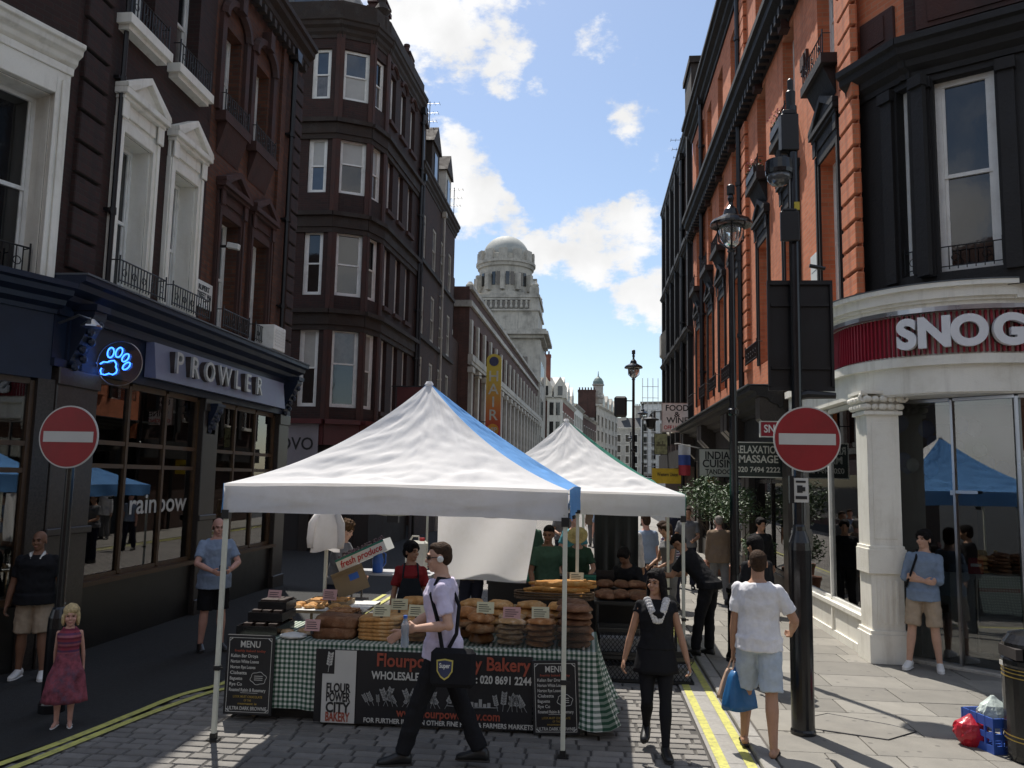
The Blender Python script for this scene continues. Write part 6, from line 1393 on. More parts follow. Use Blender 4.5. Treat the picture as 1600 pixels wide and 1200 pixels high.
pile('golden_loaf', 'golden loaf in the back row', 'golden loaves in the back row', 'crust_gold', .15, .11, .062, [(-1.85+.31*i+.03*(j % 2), 8.82, Z0+.082*j, .3*((i*7+j*3) % 5)-.6) for i in range(6) for j in range(4)], 91, 2)
pile('flour_loaf', 'floury oval loaf in the middle row of the bakery table', 'floury loaves in the middle row', 'crust_flour', .14, .10, .055, [(-.95+.29*i, 8.74-.0*j, Z0+.40+.0*j, .4*i-.3) for i in range(0) for j in range(1)], 95, 1) if False else None
# baguettes heaped on a basket
t = thing('baguette_table', 'small back table under the heap of baguettes', 'table', (-.38, 10.05, 0)); MB().box(-.5, .44, -.24, .24, .80, .83).build('tabletop', 'ply', t); [MB().tube([(x, y, 0), (x, y, .80)], .018, 5).build('leg', 'ply', t) for x in (-.45, .4) for y in (-.2, .2)]
t = thing('pastry_table', 'side table of pastries at the rear left of the bakery tent', 'table', (-3.0, 9.72, 0)); MB().box(-.38, .5, -.42, .42, .80, .83).build('tabletop', 'ply', t); [MB().tube([(x, y, 0), (x, y, .80)], .018, 5).build('leg', 'ply', t) for x in (-.34, .45) for y in (-.36, .36)]; MB().box(-.385, .505, -.425, .425, .83, .835).build('cover', 'paper', t)
t = thing('bread_basket', 'dark wicker tray under the heap of baguettes', 'basket', (-.38, 10.05, .69))
M('wicker', (.10, .06, .03), .8, var=.4, scale=20, bump=.6, bscale=60)
mb = MB().box(-.4, .4, -.16, .16, .142, .26); mb.build('stand', 'black_plastic', t); mb = MB()
for z in (.27, .3, .33): mb.tube([(.47*cos(a)*1.0, .17*sin(a), z) for a in [2*pi*j/28 for j in range(29)]], .014, 5)
mb.build('rim', 'wicker', t); MB().box(-.44, .44, -.15, .15, .26, .275).build('base', 'wicker', t)
bgm = []
for k in range(3):
    rings = []
    for j in range(15):
        s = j/14; r = .036*(sin(pi*(s*.9+.05))**.35); rings.append([(.70*(s-.5), r*cos(2*pi*i/12)*(1.0), r*.85*sin(2*pi*i/12)*(1+.12*max(0, sin(2*pi*i/12))*sin(s*38+k))+.012*sin(s*3+k)) for i in range(12)])
    bgm.append(MB().ring_loft(rings).mesh('baguette', 'baguette_crust', True))
q = random.Random(8)
for k in range(13):
    lv = 0 if k < 6 else 1 if k < 10 else 2
    o = link('baguette', bgm[k % 3], None, (-.36+q.uniform(-.08, .13)+.03*lv, 9.98+.05*(k % 6)+q.uniform(-.01, .01), 1.005+.058*lv), (q.uniform(-3, 3), q.uniform(-.06, .06)-.03, q.uniform(-.22, .22))); tag(o, 'golden baguette in the heap above the right end of the stall', 'bread', 'heap of baguettes')
# trays of brownies and pastries at the left end
def card(label, p, mat, w=.13, h=.10, rz=0):
    t = thing('price_card', label, 'price card', p, (-.25, 0, rz), 'price cards on the bakery stall')
    MB().box(-w/2, w/2, -.002, .002, 0, h).build('card', mat, t); mb = MB()
    q = random.Random(int(p[0]*100))
    for j in range(4): mb.box(-w*.38, w*(.1+.28*q.random()), -.004, -.002, h*(.18+.18*j), h*(.24+.18*j))
    mb.build('writing', 'ink_black', t); MB().box(-.012, .012, -.002, .03, -.03, .0).build('clip', 'black_plastic', t)
for i, (x, y, z, mt, lb) in enumerate(((-3.27, 8.62, 1.03, 'pink_card', 'pink price card on the black brownie trays'), (-2.66, 8.58, 1.06, 'pink_card', 'pink price card among the pastries'), (-2.66, 8.06, .84, 'pink_card', 'pink price card in front of the dark rye block'), (-2.0, 8.16, .985, 'cream_card', 'cream price card on the front focaccia stack'), (-1.9, 8.5, 1.0, 'cream_card', 'cream price card on the rear focaccia stack'), (-1.66, 8.2, .99, 'cream_card', 'cream price card on the first bun stack'), (-1.4, 8.22, 1.0, 'cream_card', 'cream price card on the second bun stack'), (-.98, 8.2, 1.04, 'cream_card', 'cream price card on the round loaves'), (-.72, 8.2, 1.0, 'pink_card', 'pink price card on the floury rolls'), (-.44, 8.2, 1.01, 'cream_card', 'cream price card tilted on the brown rolls'), (-.12, 10.22, 1.13, 'cream_card', 'cream price card behind the baguettes'))): card(lb, (x, y, z), mt, .17 if x > -2.3 else .15, .11, -.1+.05*(i % 5))
def tray(label, x, y, z, w, d, h, mat, filling, nf, fm, fcat, flabel, fgroup, fsz):
    t = thing('food_tray', label, 'tray', (x, y, z)); MB().box(-w/2, w/2, -d/2, d/2, 0, .012).box(-w/2, w/2, -d/2, -d/2+.012, .012, h).box(-w/2, w/2, d/2-.012, d/2, .012, h).box(-w/2, -w/2+.012, -d/2+.012, d/2-.012, .012, h).box(w/2-.012, w/2, -d/2+.012, d/2-.012, .012, h).build('body', mat, t)
    q = random.Random(int(x*50)); ms = MB().cbox((0, 0, fsz[2]/2), fsz).mesh(filling, fm)
    for k in range(nf):
        i, j = k % 3, k // 3; o = link(filling, ms, None, (x-w*.3+w*.3*i+q.uniform(-.01, .01), y-d*.28+d*.28*j, z+.013), q.uniform(-.2, .2)); tag(o, flabel, fcat, fgroup)
for k, (x, y, z, w, d) in enumerate(((-3.26, 8.42, Z0, .42, .5), (-3.24, 8.52, Z0+.11, .36, .4), (-3.22, 8.6, Z0+.2, .3, .3))):
    tray(('lowest black tray of the stepped brownie stack', 'middle black tray of the stepped brownie stack', 'top black tray of the stepped brownie stack')[k], x, y, z, w, d, .085, 'black_gloss', 'brownie', 9, 'brownie', 'cake', ('dark brownie on the lowest black tray', 'dark brownie on the middle black tray', 'dark brownie on the top black tray')[k], ('brownies on the lowest tray', 'brownies on the middle tray', 'brownies on the top tray')[k], (.085, .085, .09))
tray('pale wooden tray of golden pastries beside the brownies', -3.02, 9.78, .84, .5, .36, .05, 'ply', 'pastry', 9, 'crust_gold', 'pastry', 'golden pastry on the pale wooden tray', 'pastries on the wooden tray', (.11, .08, .05)); tag(MB().box(-2.75, -2.3, 8.55, 8.95, Z0, Z0+.118).build('riser_box', 'black_plastic', None), 'black riser box under the dark pastry tray', 'box')
tray('dark tray of brown pastries under the pink card', -2.55, 8.72, Z0+.12, .3, .36, .05, 'black_gloss', 'pastry', 9, 'crust_brown', 'pastry', 'brown pastry on the dark tray', 'pastries on the dark tray', (.085, .085, .06))
pile('pastry', 'round pastry lying between the trays and the rye block', 'loose pastries by the rye block', 'crust_flour', .07, .06, .03, [(-2.92, 8.2, Z0), (-2.78, 8.3, Z0), (-3.0, 8.32, Z0), (-2.86, 8.42, Z0+.0), (-2.72, 8.46, Z0)], 61)
pile('pastry', 'golden pastry on the paper of the rear side table', 'pastries lying on the side table', 'crust_gold', .07, .055, .035, [(-3.3+.14*(k % 5), 9.42+.13*(k//5)+.02*(k % 2), .837, k*.7) for k in range(9)], 65)
bag('paper_bags', 'crumpled white paper bags at the front left of the stall', 'paper', (-2.86, 8.1, Z0), .13, .06, 9)
t = thing('sneeze_guard', 'low clear plastic guard standing before the bread', 'screen', (-.9, 8.055, Z0))
MB().box(-.95, .93, -.003, .003, 0, .22).build('sheet', 'clear_glass', t); [MB().box(x-.01, x+.01, -.03, .03, 0, .03).build('foot', 'steel', t) for x in (-.9, 0, .88)]
t = thing('cake_cover', 'clear plastic cover over cakes behind the rye block', 'cover', (-2.2, 8.84, Z0)); MB().box(-.2, .2, -.12, .12, 0, .008).build('base', 'black_gloss', t); MB().box(-.19, .19, -.1, .1, .009, .17).build('lid', 'clear_glass', t); MB().ell((0, 0, .19), (.02, .02, .02)).build('knob', 'steel', t)
# coat over the rear tent leg
v = []
for j in range(15):
    s = j/14; w_ = .03+.13*min(1, (s*6)**.8)+.035*s; th = .035+.03*min(1, s*4)+.02*s
    for i in range(25):
        a = 2*pi*i/24; fo = .016*s*sin(a*6+s*3+1)+.01*s*sin(a*11)
        v.append((-3.27+(w_+fo)*cos(a)+.015*sin(s*4), 10.33+(th+fo)*sin(a), 1.93-s*(.52+.03*sin(a*2))))
o = MB().add(v, [(j*25+i, j*25+i+1, j*25+i+26, j*25+i+25) for j in range(14) for i in range(24)]).build('hanging_coat', 'canvas_valance', None, smooth=True); tag(o, 'white coat hanging from the rear left leg of the bakery tent', 'coat')
for sg in (-1, 1): MB().tube([(-3.27+sg*.12, 10.32, 1.86), (-3.27+sg*.185, 10.30, 1.74), (-3.27+sg*.2, 10.29, 1.55), (-3.27+sg*.19, 10.29, 1.44)], [.045, .05, .046, .042], 9).build('sleeve', 'canvas_valance', o, smooth=True)
# produce behind the stall
M('cardboard', (.26, .19, .11), .85, var=.1); M('grape', (.025, .012, .02), .3, rnd=.4); M('blue_plastic', (.04, .13, .45), .3); M('white_plastic', (.6, .58, .5), .4, trans=0)
_sy = 10.85; _q = lambda px, py: atY(px, py, _sy)
tz = _q(600, 893).z
t = thing('side_table', 'thin legged folding table behind the vendor', 'table', (_q(615, 893).x, _sy, 0)); MB().box(-.55, .55, -.3, .3, tz-.02, tz).build('tabletop', 'counter_white', t); [MB().tube([(x, y, 0), (x*.95, y*.95, tz-.02)], .014, 5).build('leg', 'steel', t) for x in (-.5, .5) for y in (-.25, .25)]
_c = _q(573, 863)
t = thing('produce_box', 'white fresh produce box of dark grapes tilted on the table', 'box', (_c.x, _sy-.1, _c.z), (0, R(-25), 0)); MB().box(-.34, .34, -.2, .2, -.09, -.08).box(-.34, .34, -.2, -.19, -.08, .06).box(-.34, .34, .19, .2, -.08, .06).box(-.34, -.33, -.19, .19, -.08, .06).box(.33, .34, -.19, .19, -.08, .06).build('box', 'plate_white', t); MB().box(-.34, .34, -.203, -.2, .035, .06).build('green_band', 'canvas_green', t)
text('lettering', 'fresh produce', .12, 'ink_red', t, (0, -.203, -.025), bold=.015, width=.58, shear=.2); mb = MB(); q = random.Random(3); [mb.ell((q.uniform(-.3, .3), q.uniform(-.16, .16), .05+q.uniform(-.02, .05)), (.02, .02, .02), 6, 4) for _ in range(90)]; tag(mb.build('grapes', 'grape', t), kind='stuff')
t = thing('blue_jug', 'blue plastic jug on the folding table behind the vendor', 'jug', (_q(594, 880).x, _sy-.12, tz)); MB().lathe([(.06, 0), (.07, .02), (.075, .16), (.05, .24), (.045, .3), (.05, .31)], 14).build('body', 'blue_plastic', t, smooth=True); MB().tube([(.045, 0, .27), (.1, 0, .24), (.1, 0, .12), (.07, 0, .08)], .01, 6).build('handle', 'blue_plastic', t)
t = thing('jerry_can', 'pale plastic jerrycan standing behind the vendor', 'container', (_q(648, 880).x, _sy+.1, tz)); MB().box(-.14, .14, -.09, .09, 0, .40).build('body', 'white_plastic', t, bevel=.03); MB().lathe([(.035, .40), (.035, .44)], 10, (.07, 0, 0)).build('cap', 'ink_red', t); MB().tube([(-.1, 0, .39), (-.06, 0, .46), (.02, 0, .46), (.04, 0, .39)], .014, 6).build('handle', 'white_plastic', t)
_c = atY(548, 908, 10.5)
t = thing('cardboard_box', 'open brown cardboard box tilted below the produce box', 'box', (_c.x, 10.5, _c.z), (0, R(-22), .3)); MB().box(-.2, .2, -.14, .14, -.14, .14).build('box', 'cardboard', t); MB().box(-.0, .12, -.143, -.14, .02, .1).build('print', 'blue_plastic', t); MB().cbox((0, -.19, .16), (.4, .12, .006), 0, -.5).build('flap', 'cardboard', t)
t = thing('fold_stool', 'grey folding stool holding up the cardboard box', 'stool', (_c.x, 10.5, 0)); MB().box(-.2, .2, -.16, .16, _c.z-.25, _c.z-.22).build('seat', 'sign_grey', t); [MB().tube([(x, y, 0), (-x, y, _c.z-.25)], .012, 5).build('leg', 'steel', t) for x in (-.18, .18) for y in (-.14, .14)]
# ------------------------------------------------------------------ second stall under the green sided tent
t = thing('dark_stall_table', 'dark covered table with mesh sided crates under the green sided tent', 'table', (.62, 10.9, 0)); MB().box(-.52, .52, -.35, .45, .82, .86).build('tabletop', 'black_plastic', t); [MB().tube([(x, y, 0), (x, y, .82)], .02, 5).build('leg', 'black_iron', t) for x in (-.48, .48) for y in (-.32, .4)]; MB().box(-.5, .5, .1, .12, .1, .82).build('back_cloth', 'banner_black', t)
def crate(label, loc, w=.56, d=.36, h=.3):
    t = thing('mesh_crate', label, 'crate', loc, 0, 'black mesh crates under the dark stall'); mb = MB().box(-w/2, w/2, -d/2, d/2, 0, .015); n = 11
    for k in range(n+3):
        x = -w/2+w*k/n
        for s_ in (-1, 1):
            x2 = x+s_*.1; z0_, z1_ = .02, h-.03
            if -w/2 <= x <= w/2 and -w/2 <= x2 <= w/2: mb.tube([(x, -d/2, z0_), (x2, -d/2, (z0_+z1_)/2), (x, -d/2, z1_)], .005, 4)
    for x0, x1, y0, y1 in ((-w/2, w/2, -d/2-.008, -d/2+.008), (-w/2, w/2, d/2-.015, d/2), (-w/2, -w/2+.015, -d/2, d/2), (w/2-.015, w/2, -d/2, d/2)): mb.box(x0, x1, y0, y1, h-.04, h); mb.box(x0, x1, y0, y1, 0, .03)
    mb.box(-w/2, w/2, d/2-.02, d/2-.012, .03, h-.04); mb.build('body', 'black_plastic', t)
    MB().box(-w/2+.03, w/2-.03, -d/2+.08, d/2-.04, .02, h*.55).build('contents', 'sign_grey', t)
for k, (x, z, lb) in enumerate(((.42, .0, 'bottom mesh crate at the left under the dark stall'), (.42, .31, 'upper mesh crate at the left under the dark stall'), (.98, .0, 'mesh crate at the right under the dark stall'))): crate(lb, (x-.0, 10.28, z+.005))
pile('dark_loaf', 'dark seeded loaf in the heap on the second stall', 'heap of dark loaves on the second stall', 'crust_dark', .15, .11, .07, [(.25+.2*(k % 4), 10.75+.2*(k//4), .87+(.09 if k > 7 else 0), k*.9) for k in range(11)], 71, 2)
pile('pale_loaf', 'pale brown loaf lying on the second stall', 'pale loaves on the second stall', 'crust_gold', .13, .06, .05, [(.72+.1*k, 11.15+.03*k, .87, .3) for k in range(3)]+[(.8, 11.18, .95, .2)], 81)
t = thing('weighing_scale', 'black weighing scale with a glass top on the second stall', 'scale', (.25, 11.25, .86)); MB().box(-.14, .14, -.12, .12, 0, .08).build('body', 'black_plastic', t, bevel=.01); MB().box(-.13, .13, -.11, .11, .1, .112).build('pan', 'steel', t); MB().box(-.12, .12, .08, .1, .112, .3).build('display', 'black_gloss', t)
t = thing('back_table', 'low dark produce table at the rear of the green sided tent', 'table', (-.75, 12.6, 0)); MB().box(-.7, .9, -.4, .4, .82, .86).build('tabletop', 'black_plastic', t); MB().box(-.68, .88, -.38, -.36, .05, .82).build('cloth', 'banner_black', t); [MB().tube([(x, .3, 0), (x, .3, .82)], .02, 5).build('leg', 'black_iron', t) for x in (-.6, .8)]
q = random.Random(12)
for k in range(10): tag(link('produce_crate', MB().box(-.16, .16, -.12, .12, 0, .1).mesh('produce_crate', ('black_plastic', 'canvas_green', 'cardboard')[k % 3]), None, (-1.3+.32*(k % 5), 12.4+.28*(k//5), .86), q.uniform(-.1, .1)), ('small produce crate in the front row of the rear table', 'small produce crate in the back row of the rear table')[k//5], 'crate', ('front row of produce crates on the rear table', 'back row of produce crates on the rear table')[k//5])
# black drape closing the back of the second tent
v = [(.12+.7*i/14, 13.55+.03*sin(i*1.7), 2.0-j*.95) for j in range(3) for i in range(15)]
o = MB().add(v, [(j*15+i, j*15+i+1, j*15+i+16, j*15+i+15) for j in range(2) for i in range(14)]).build('black_drape', 'banner_black', None, smooth=True); tag(o, 'black cloth hanging at the back of the green sided tent', 'cloth')
# ------------------------------------------------------------------ people
for n_, c_ in (('skin_pale', (.52, .31, .22)), ('skin_tan', (.40, .22, .14)), ('skin_brown', (.20, .10, .06)), ('skin_pink', (.55, .30, .23))): M(n_, c_, .55, var=.1, scale=14, bump=.06, bscale=90, spec=.35)
for n_, c_ in (('hair_brown', (.045, .026, .016)), ('hair_black', (.010, .008, .008)), ('hair_grey', (.22, .20, .18)), ('hair_blond', (.50, .38, .20)), ('hair_curly', (.075, .040, .018))): M(n_, c_, .75, var=.45, scale=30, bump=.7, bscale=70, spec=.15)
for n_, c_ in (('cloth_white', (.72, .71, .73)), ('cloth_lilac', (.60, .54, .68)), ('cloth_black', (.012, .012, .014)), ('cloth_blue', (.19, .245, .33)), ('cloth_pale_blue', (.24, .30, .40)), ('cloth_red', (.22, .02, .022)), ('cloth_green', (.045, .09, .06)), ('cloth_tan', (.18, .13, .09)), ('cloth_beige', (.36, .28, .20)), ('cloth_grey', (.15, .15, .155)), ('cloth_denim', (.42, .48, .55)), ('cloth_navy', (.018, .02, .035)), ('cloth_apron', (.02, .024, .03))): M(n_, c_, .9, var=.16, scale=6, bump=.4, bscale=9, spec=.2)
M('shoe_white', (.68, .67, .65), .5, var=.08); M('shoe_black', (.012, .012, .012), .4); M('sole', (.03, .025, .02), .8); M('eye_dark', (.01, .01, .01), .2, var=0); M('lip', (.33, .12, .10), .5, var=.1); M('straw', (.55, .40, .17), .8, var=.25, scale=30, bump=.4, bscale=60)
def stripe_mat(name, cols, k=2):
    m = M(name, cols[0], .9, var=0, spec=.2); t = m.node_tree; b = t.nodes['Principled BSDF']; co = t.nodes.new('ShaderNodeTexCoord'); s_ = t.nodes.new('ShaderNodeSeparateXYZ'); t.links.new(co.outputs['Object'], s_.inputs[0])
    ml = t.nodes.new('ShaderNodeMath'); ml.operation = 'MULTIPLY'; ml.inputs[1].default_value = k; t.links.new(s_.outputs[2], ml.inputs[0]); f = t.nodes.new('ShaderNodeMath'); f.operation = 'FRACT'; t.links.new(ml.outputs[0], f.inputs[0])
    r = t.nodes.new('ShaderNodeValToRGB'); r.color_ramp.interpolation = 'CONSTANT'; t.links.new(f.outputs[0], r.inputs[0]); e = r.color_ramp.elements; e[0].color = (*cols[0], 1); e[1].color = (*cols[-1], 1); e[1].position = (len(cols)-1)/len(cols)
    for i, c in enumerate(cols[1:-1]): e.new((i+1)/len(cols)).color = (*c, 1)
    n = t.nodes.new('ShaderNodeTexNoise'); n.inputs['Scale'].default_value = 22; t.links.new(co.outputs['Object'], n.inputs['Vector']); mx = t.nodes.new('ShaderNodeMix'); mx.data_type = 'RGBA'; mx.inputs[0].default_value = .35; t.links.new(r.outputs[0], mx.inputs[6]); t.links.new(n.outputs['Color'], mx.inputs[7]); mx.blend_type = 'SOFT_LIGHT'; t.links.new(mx.outputs[2], b.inputs['Base Color'])
stripe_mat('dress_stripes', [(.26, .05, .07), (.16, .03, .05), (.30, .10, .12), (.12, .05, .10)], 13); stripe_mat('shirt_stripes', [(.5, .48, .5), (.16, .06, .12), (.5, .48, .5), (.05, .05, .1)], 11)
def dress_print():
    m = M('dress_print', (.22, .06, .08), .9, var=.6, scale=16, spec=.2, dirt=(.10, .09, .14), dscale=11)
dress_print()
CL = bpy.data.textures.new('folds', 'CLOUDS'); CL.noise_scale = .085; CL.noise_depth = 2
CH = bpy.data.textures.new('locks', 'CLOUDS'); CH.noise_scale = .035; CH.noise_depth = 2
def skin_up(mb, mat, vox, disp=0, tex=None, smooth=3):
    me = mb.mesh('m', None); o = bpy.data.objects.new('m', me)
    r = o.modifiers.new('r', 'REMESH'); r.mode = 'VOXEL'; r.voxel_size = vox; r.use_smooth_shade = True
    if smooth: s_ = o.modifiers.new('s', 'SMOOTH'); s_.factor = .5; s_.iterations = smooth
    if disp: d = o.modifiers.new('d', 'DISPLACE'); d.texture = tex or CL; d.strength = disp; d.mid_level = .5; d.texture_coords = 'GLOBAL'
    if disp: s_ = o.modifiers.new('s2', 'SMOOTH'); s_.factor = .4; s_.iterations = 1
    nm = bake(o); nm.materials.clear(); nm.materials.append(MATS[mat]); bpy.data.meshes.remove(me); return nm
def ik(S_, T_, a, b, pole):
    d = T_-S_; L_ = min(d.length, (a+b)*.999); d = d.normalized(); T_ = S_+d*L_
    c = (a*a+L_*L_-b*b)/(2*a*L_); c = max(-1, min(1, c)); pv = (pole-d*pole.dot(d)).normalized()
    return S_+d*(a*c)+pv*(a*sqrt(max(0, 1-c*c))), T_
def etube(mb, ps, n=14):             # elliptical loft: (centre, right axis, forward axis)
    mb.ring_loft([[c+r_*cos(2*pi*j/n)+f_*sin(2*pi*j/n) for j in range(n)] for c, r_, f_ in ps])
def limb(mb, pts, rad, n=10):
    mb.tube(pts, rad, n)
    for p, r in zip(pts, rad): mb.ell(p, (r, r, r), 10, 7)
def person(label, x, y, yaw, h=1.75, z=0, lean=0, twist=0, side=0, la=(-.1, 0, .08), ra=(.1, 0, .08), lw=(-.25, .05, .80), rw=(.25, .05, .80), lp=(-.4, -1, 0), rp=(.4, -1, 0), head=(0, 0), g=1.0, fem=False, skin='skin_pale', hair=('short', 'hair_brown'),
           top=('cloth_white', 'short'), hem=-.06, bottom=('trousers', 'cloth_navy'), shoes='shoe_black', vox=.014, drop=0, belly=0, curl=.5, group=None, knee=(0, 1, 0), lknee=None, extras=True, sandals=False, lhold=0, rhold=0):
    s = h/1.75; t = thing('person', label, 'person', (x, y, z), R(yaw), group)
    U = V((sin(R(side)), sin(R(lean)), cos(R(lean)))).normalized(); tw = R(twist)
    RT = V((cos(tw), sin(tw), 0)); RT = (RT-U*RT.dot(U)).normalized(); FW = U.cross(RT)
    mid = (V(la)+V(ra))/2*s
    P = V((mid.x*.6, mid.y*.6 - (.0 if lean < 25 else .12*s), .95*s-drop)); RH = V((1, 0, 0)); FH = V((0, 1, 0))
    def C(tt, oy=0): return P+U*(tt*s)+FW*(oy*s)
    sw = (.148 if fem else .170)*s*(.5+.5*g)
    NB = C(.515, .0); HU = (U*.55+V((0, 0, 1))*.45).normalized()
    hr = Euler((-R(abs(head[1])), 0, R(head[0]))).to_matrix(); base_m = Matrix((RT, FW, U)).transposed()
    HM = base_m @ hr if lean < 40 else base_m @ hr
    HC = NB+HU*(.150*s)+FW*(.02*s)
    hs = s*(1 if h > 1.3 else 1.36)
    if h <= 1.3: HC = NB+HU*(.18*s)
    Sl, Sr = C(.438)-RT*sw, C(.438)+RT*sw
    a_, b_ = .285*s, .255*s
    El, Wl = ik(Sl, V(lw)*s, a_, b_, V(lp)); Er, Wr = ik(Sr, V(rw)*s, a_, b_, V(rp))
    Hl, Hr = P-RH*(.088*s)+V((0, 0, -.03*s)), P+RH*(.088*s)+V((0, 0, -.03*s))
    kv = V(knee); Kl, Al = ik(Hl, V(la)*s, .425*s, .415*s, V(lknee) if lknee else kv); Kr, Ar = ik(Hr, V(ra)*s, .425*s, .415*s, kv)
    hip = (.172 if fem else .162)*g; wst = (.125 if fem else .148)*g; chs = (.145 if fem else .168)*g
    prof = [(-.10, .10*g, .085, 0), (-.03, hip*.98, .118*g, -.005), (.03, hip, .122*g, -.005), (.13, wst*1.05, .105*g+belly*.6, .0+belly*.5), (.20, wst, .10*g+belly*.5, .005+belly*.4), (.30, chs*.97, .112*g, .008), (.39, chs, .118*g+(.015 if fem else 0), .012), (.44, chs*.97, .100*g, .0), (.475, chs*.74, .085*g, -.003), (.505, .085*g, .070, -.005), (.53, .062, .062, -.002)]
    def torso(mb, t0, t1, inf):
        ps = []
        for tt, rx, ry, oy in prof:
            if tt < t0-1e-6 or tt > t1+1e-6: continue
            k = max(0, min(1, (tt+.02)/.2)); rt = (RH*(1-k)+RT*k).normalized(); fw = (FH*(1-k)+FW*k).normalized()
            ps.append((C(tt, oy) if tt > 0 else P+V((0, 0, tt*s)), rt*((rx+inf)*s), fw*((ry+inf)*s)))
        etube(mb, ps, 18); return ps
    # ---- body
    mb = MB(); torso(mb, -.2, 1, 0)
    limb(mb, [NB-HU*.02*s, NB+HU*.05*s, HC-HU*.04*hs], [.062*s, .056*s, .056*hs])
    for S_, E_, W_ in ((Sl, El, Wl), (Sr, Er, Wr)):
        k = .88 if fem else 1; k *= (.75+.25*g) if h > 1.3 else .85
        limb(mb, [S_, S_.lerp(E_, .45), E_, E_.lerp(W_, .3), W_], [.050*s*k, .047*s*k, .039*s*k, .042*s*k, .027*s*k])
    for H_, K_, A_, sg in ((Hl, Kl, Al, -1), (Hr, Kr, Ar, 1)):
        k = .7+.3*g; limb(mb, [H_, H_.lerp(K_, .4), K_, K_.lerp(A_, .3), K_.lerp(A_, .65), A_], [.092*s*k, .078*s*k, .053*s*k, .057*s*k, .043*s, .034*s], 12)
        fd = foot_dir(K_, A_, sg); fu = V((fd.y, -fd.x, 0)).normalized().cross(fd); fk = 1 if (sandals or not shoes) else .82
        limb(mb, [A_-fd*.035*s*fk-fu*.04*s, A_+fd*.05*s*fk-fu*.036*s, A_+fd*(.12*s)*fk-fu*.052*s, A_+fd*(.165*s)*fk-fu*.058*s], [.034*s*fk, .034*s*fk, .026*s*fk, .017*s*fk], 10)
    # hands
    for W_, E_, sg, hold in ((Wl, El, -1, lhold), (Wr, Er, 1, rhold)):
        d = (W_-E_).normalized(); nrm = (-RT*sg); nrm = (nrm-d*nrm.dot(d)).normalized() if abs(d.dot(RT)) < .95 else FW
        sp_ = d.cross(nrm).normalized()
        if sp_.dot(FW) < 0 and abs(d.z) > .5: sp_ = -sp_
        if abs(d.z) <= .5 and sp_.z < 0: sp_ = -sp_
        pl = .085*s
        etube(mb, [(W_-d*.01*s, sp_*.024*s, nrm*.019*s), (W_+d*.03*s, sp_*.034*s, nrm*.018*s), (W_+d*pl, sp_*.039*s, nrm*.014*s), (W_+d*(pl+.012*s), sp_*.034*s, nrm*.01*s)], 12)
        cu = max(curl, hold)
        for k in range(4):
            b0 = W_+d*(pl-.004*s)+sp_*((.028-.0185*k)*s); fl = (.072, .08, .075, .058)[k]*s
            d1 = (d+nrm*(.25+cu*.8)).normalized(); d2 = (d*(1-cu*1.1)+nrm*(.35+cu*1.2)).normalized(); d3 = (d*(.7-cu*1.7)+nrm*(.5+cu)).normalized()
            p1 = b0+d1*fl*.45; p2 = p1+d2*fl*.32; mb.tube([b0, p1, p2, p2+d3*fl*.25], [.0098*s, .0092*s, .0085*s, .007*s], 7)
        tb0 = W_+d*(.025*s)+sp_*(.03*s); t1 = (d*.75+sp_*.62+nrm*(.25+hold*.5)).normalized(); tb1 = tb0+t1*.038*s; mb.tube([W_+d*.012*s+sp_*.016*s, tb0, tb1, tb1+(d*.9+nrm*(.3+hold)+sp_*(.15-hold*.4)).normalized()*.028*s], [.015*s, .014*s, .0108*s, .0085*s], 7)
    # head
    def hp(px, py, pz): return HC+HM @ (V((px, py, pz))*hs)
    def he(c, r, n=12, m_=9): mb.ell(hp(*c), tuple(q_*hs for q_ in r), n, m_, HM)
    he((0, -.012, .03), (.074, .092, .088), 18, 12); he((0, .022, -.035), (.058, .066, .078), 16, 10); he((0, .058, -.088), (.030, .026, .022)); he((0, .012, -.075), (.050, .055, .035))
    he((0, .083, .028), (.045, .014, .012)); he((0, .098, -.018), (.0135, .019, .016)); he((0, .09, .004), (.009, .012, .026)); he((-.034, .07, -.028), (.024, .018, .022)); he((.034, .07, -.028), (.024, .018, .022)); he((0, .084, -.056), (.022, .01, .007)); he((0, .081, -.067), (.018, .011, .007))
    for sg in (-1, 1): he((sg*.078, -.004, -.008), (.009, .02, .032))
    link('body', skin_up(mb, skin, vox*.72 if vox < .012 else vox, 0, None, 2), t)
    if extras:
        for sg in (-1, 1):
            e = MB(); e.ell(hp(sg*.030, .0795, .006), (.0125*hs, .008*hs, .006*hs), 10, 6, HM); link('eye', e.mesh('eye', 'eye_dark', True), t)
            e = MB(); e.tube([hp(sg*.048, .079, .026), hp(sg*.032, .0915, .033), hp(sg*.014, .0935, .029)], .0042*hs, 5); link('eyebrow', e.mesh('eyebrow', hair[1] or 'hair_brown'), t)
        e = MB(); e.tube([hp(-.021, .0865, -.061), hp(0, .0945, -.0615), hp(.021, .0865, -.061)], [.003*hs, .0055*hs, .003*hs], 6); link('mouth', e.mesh('mouth', 'lip', True), t)
    # ---- hair
    st = hair[0]
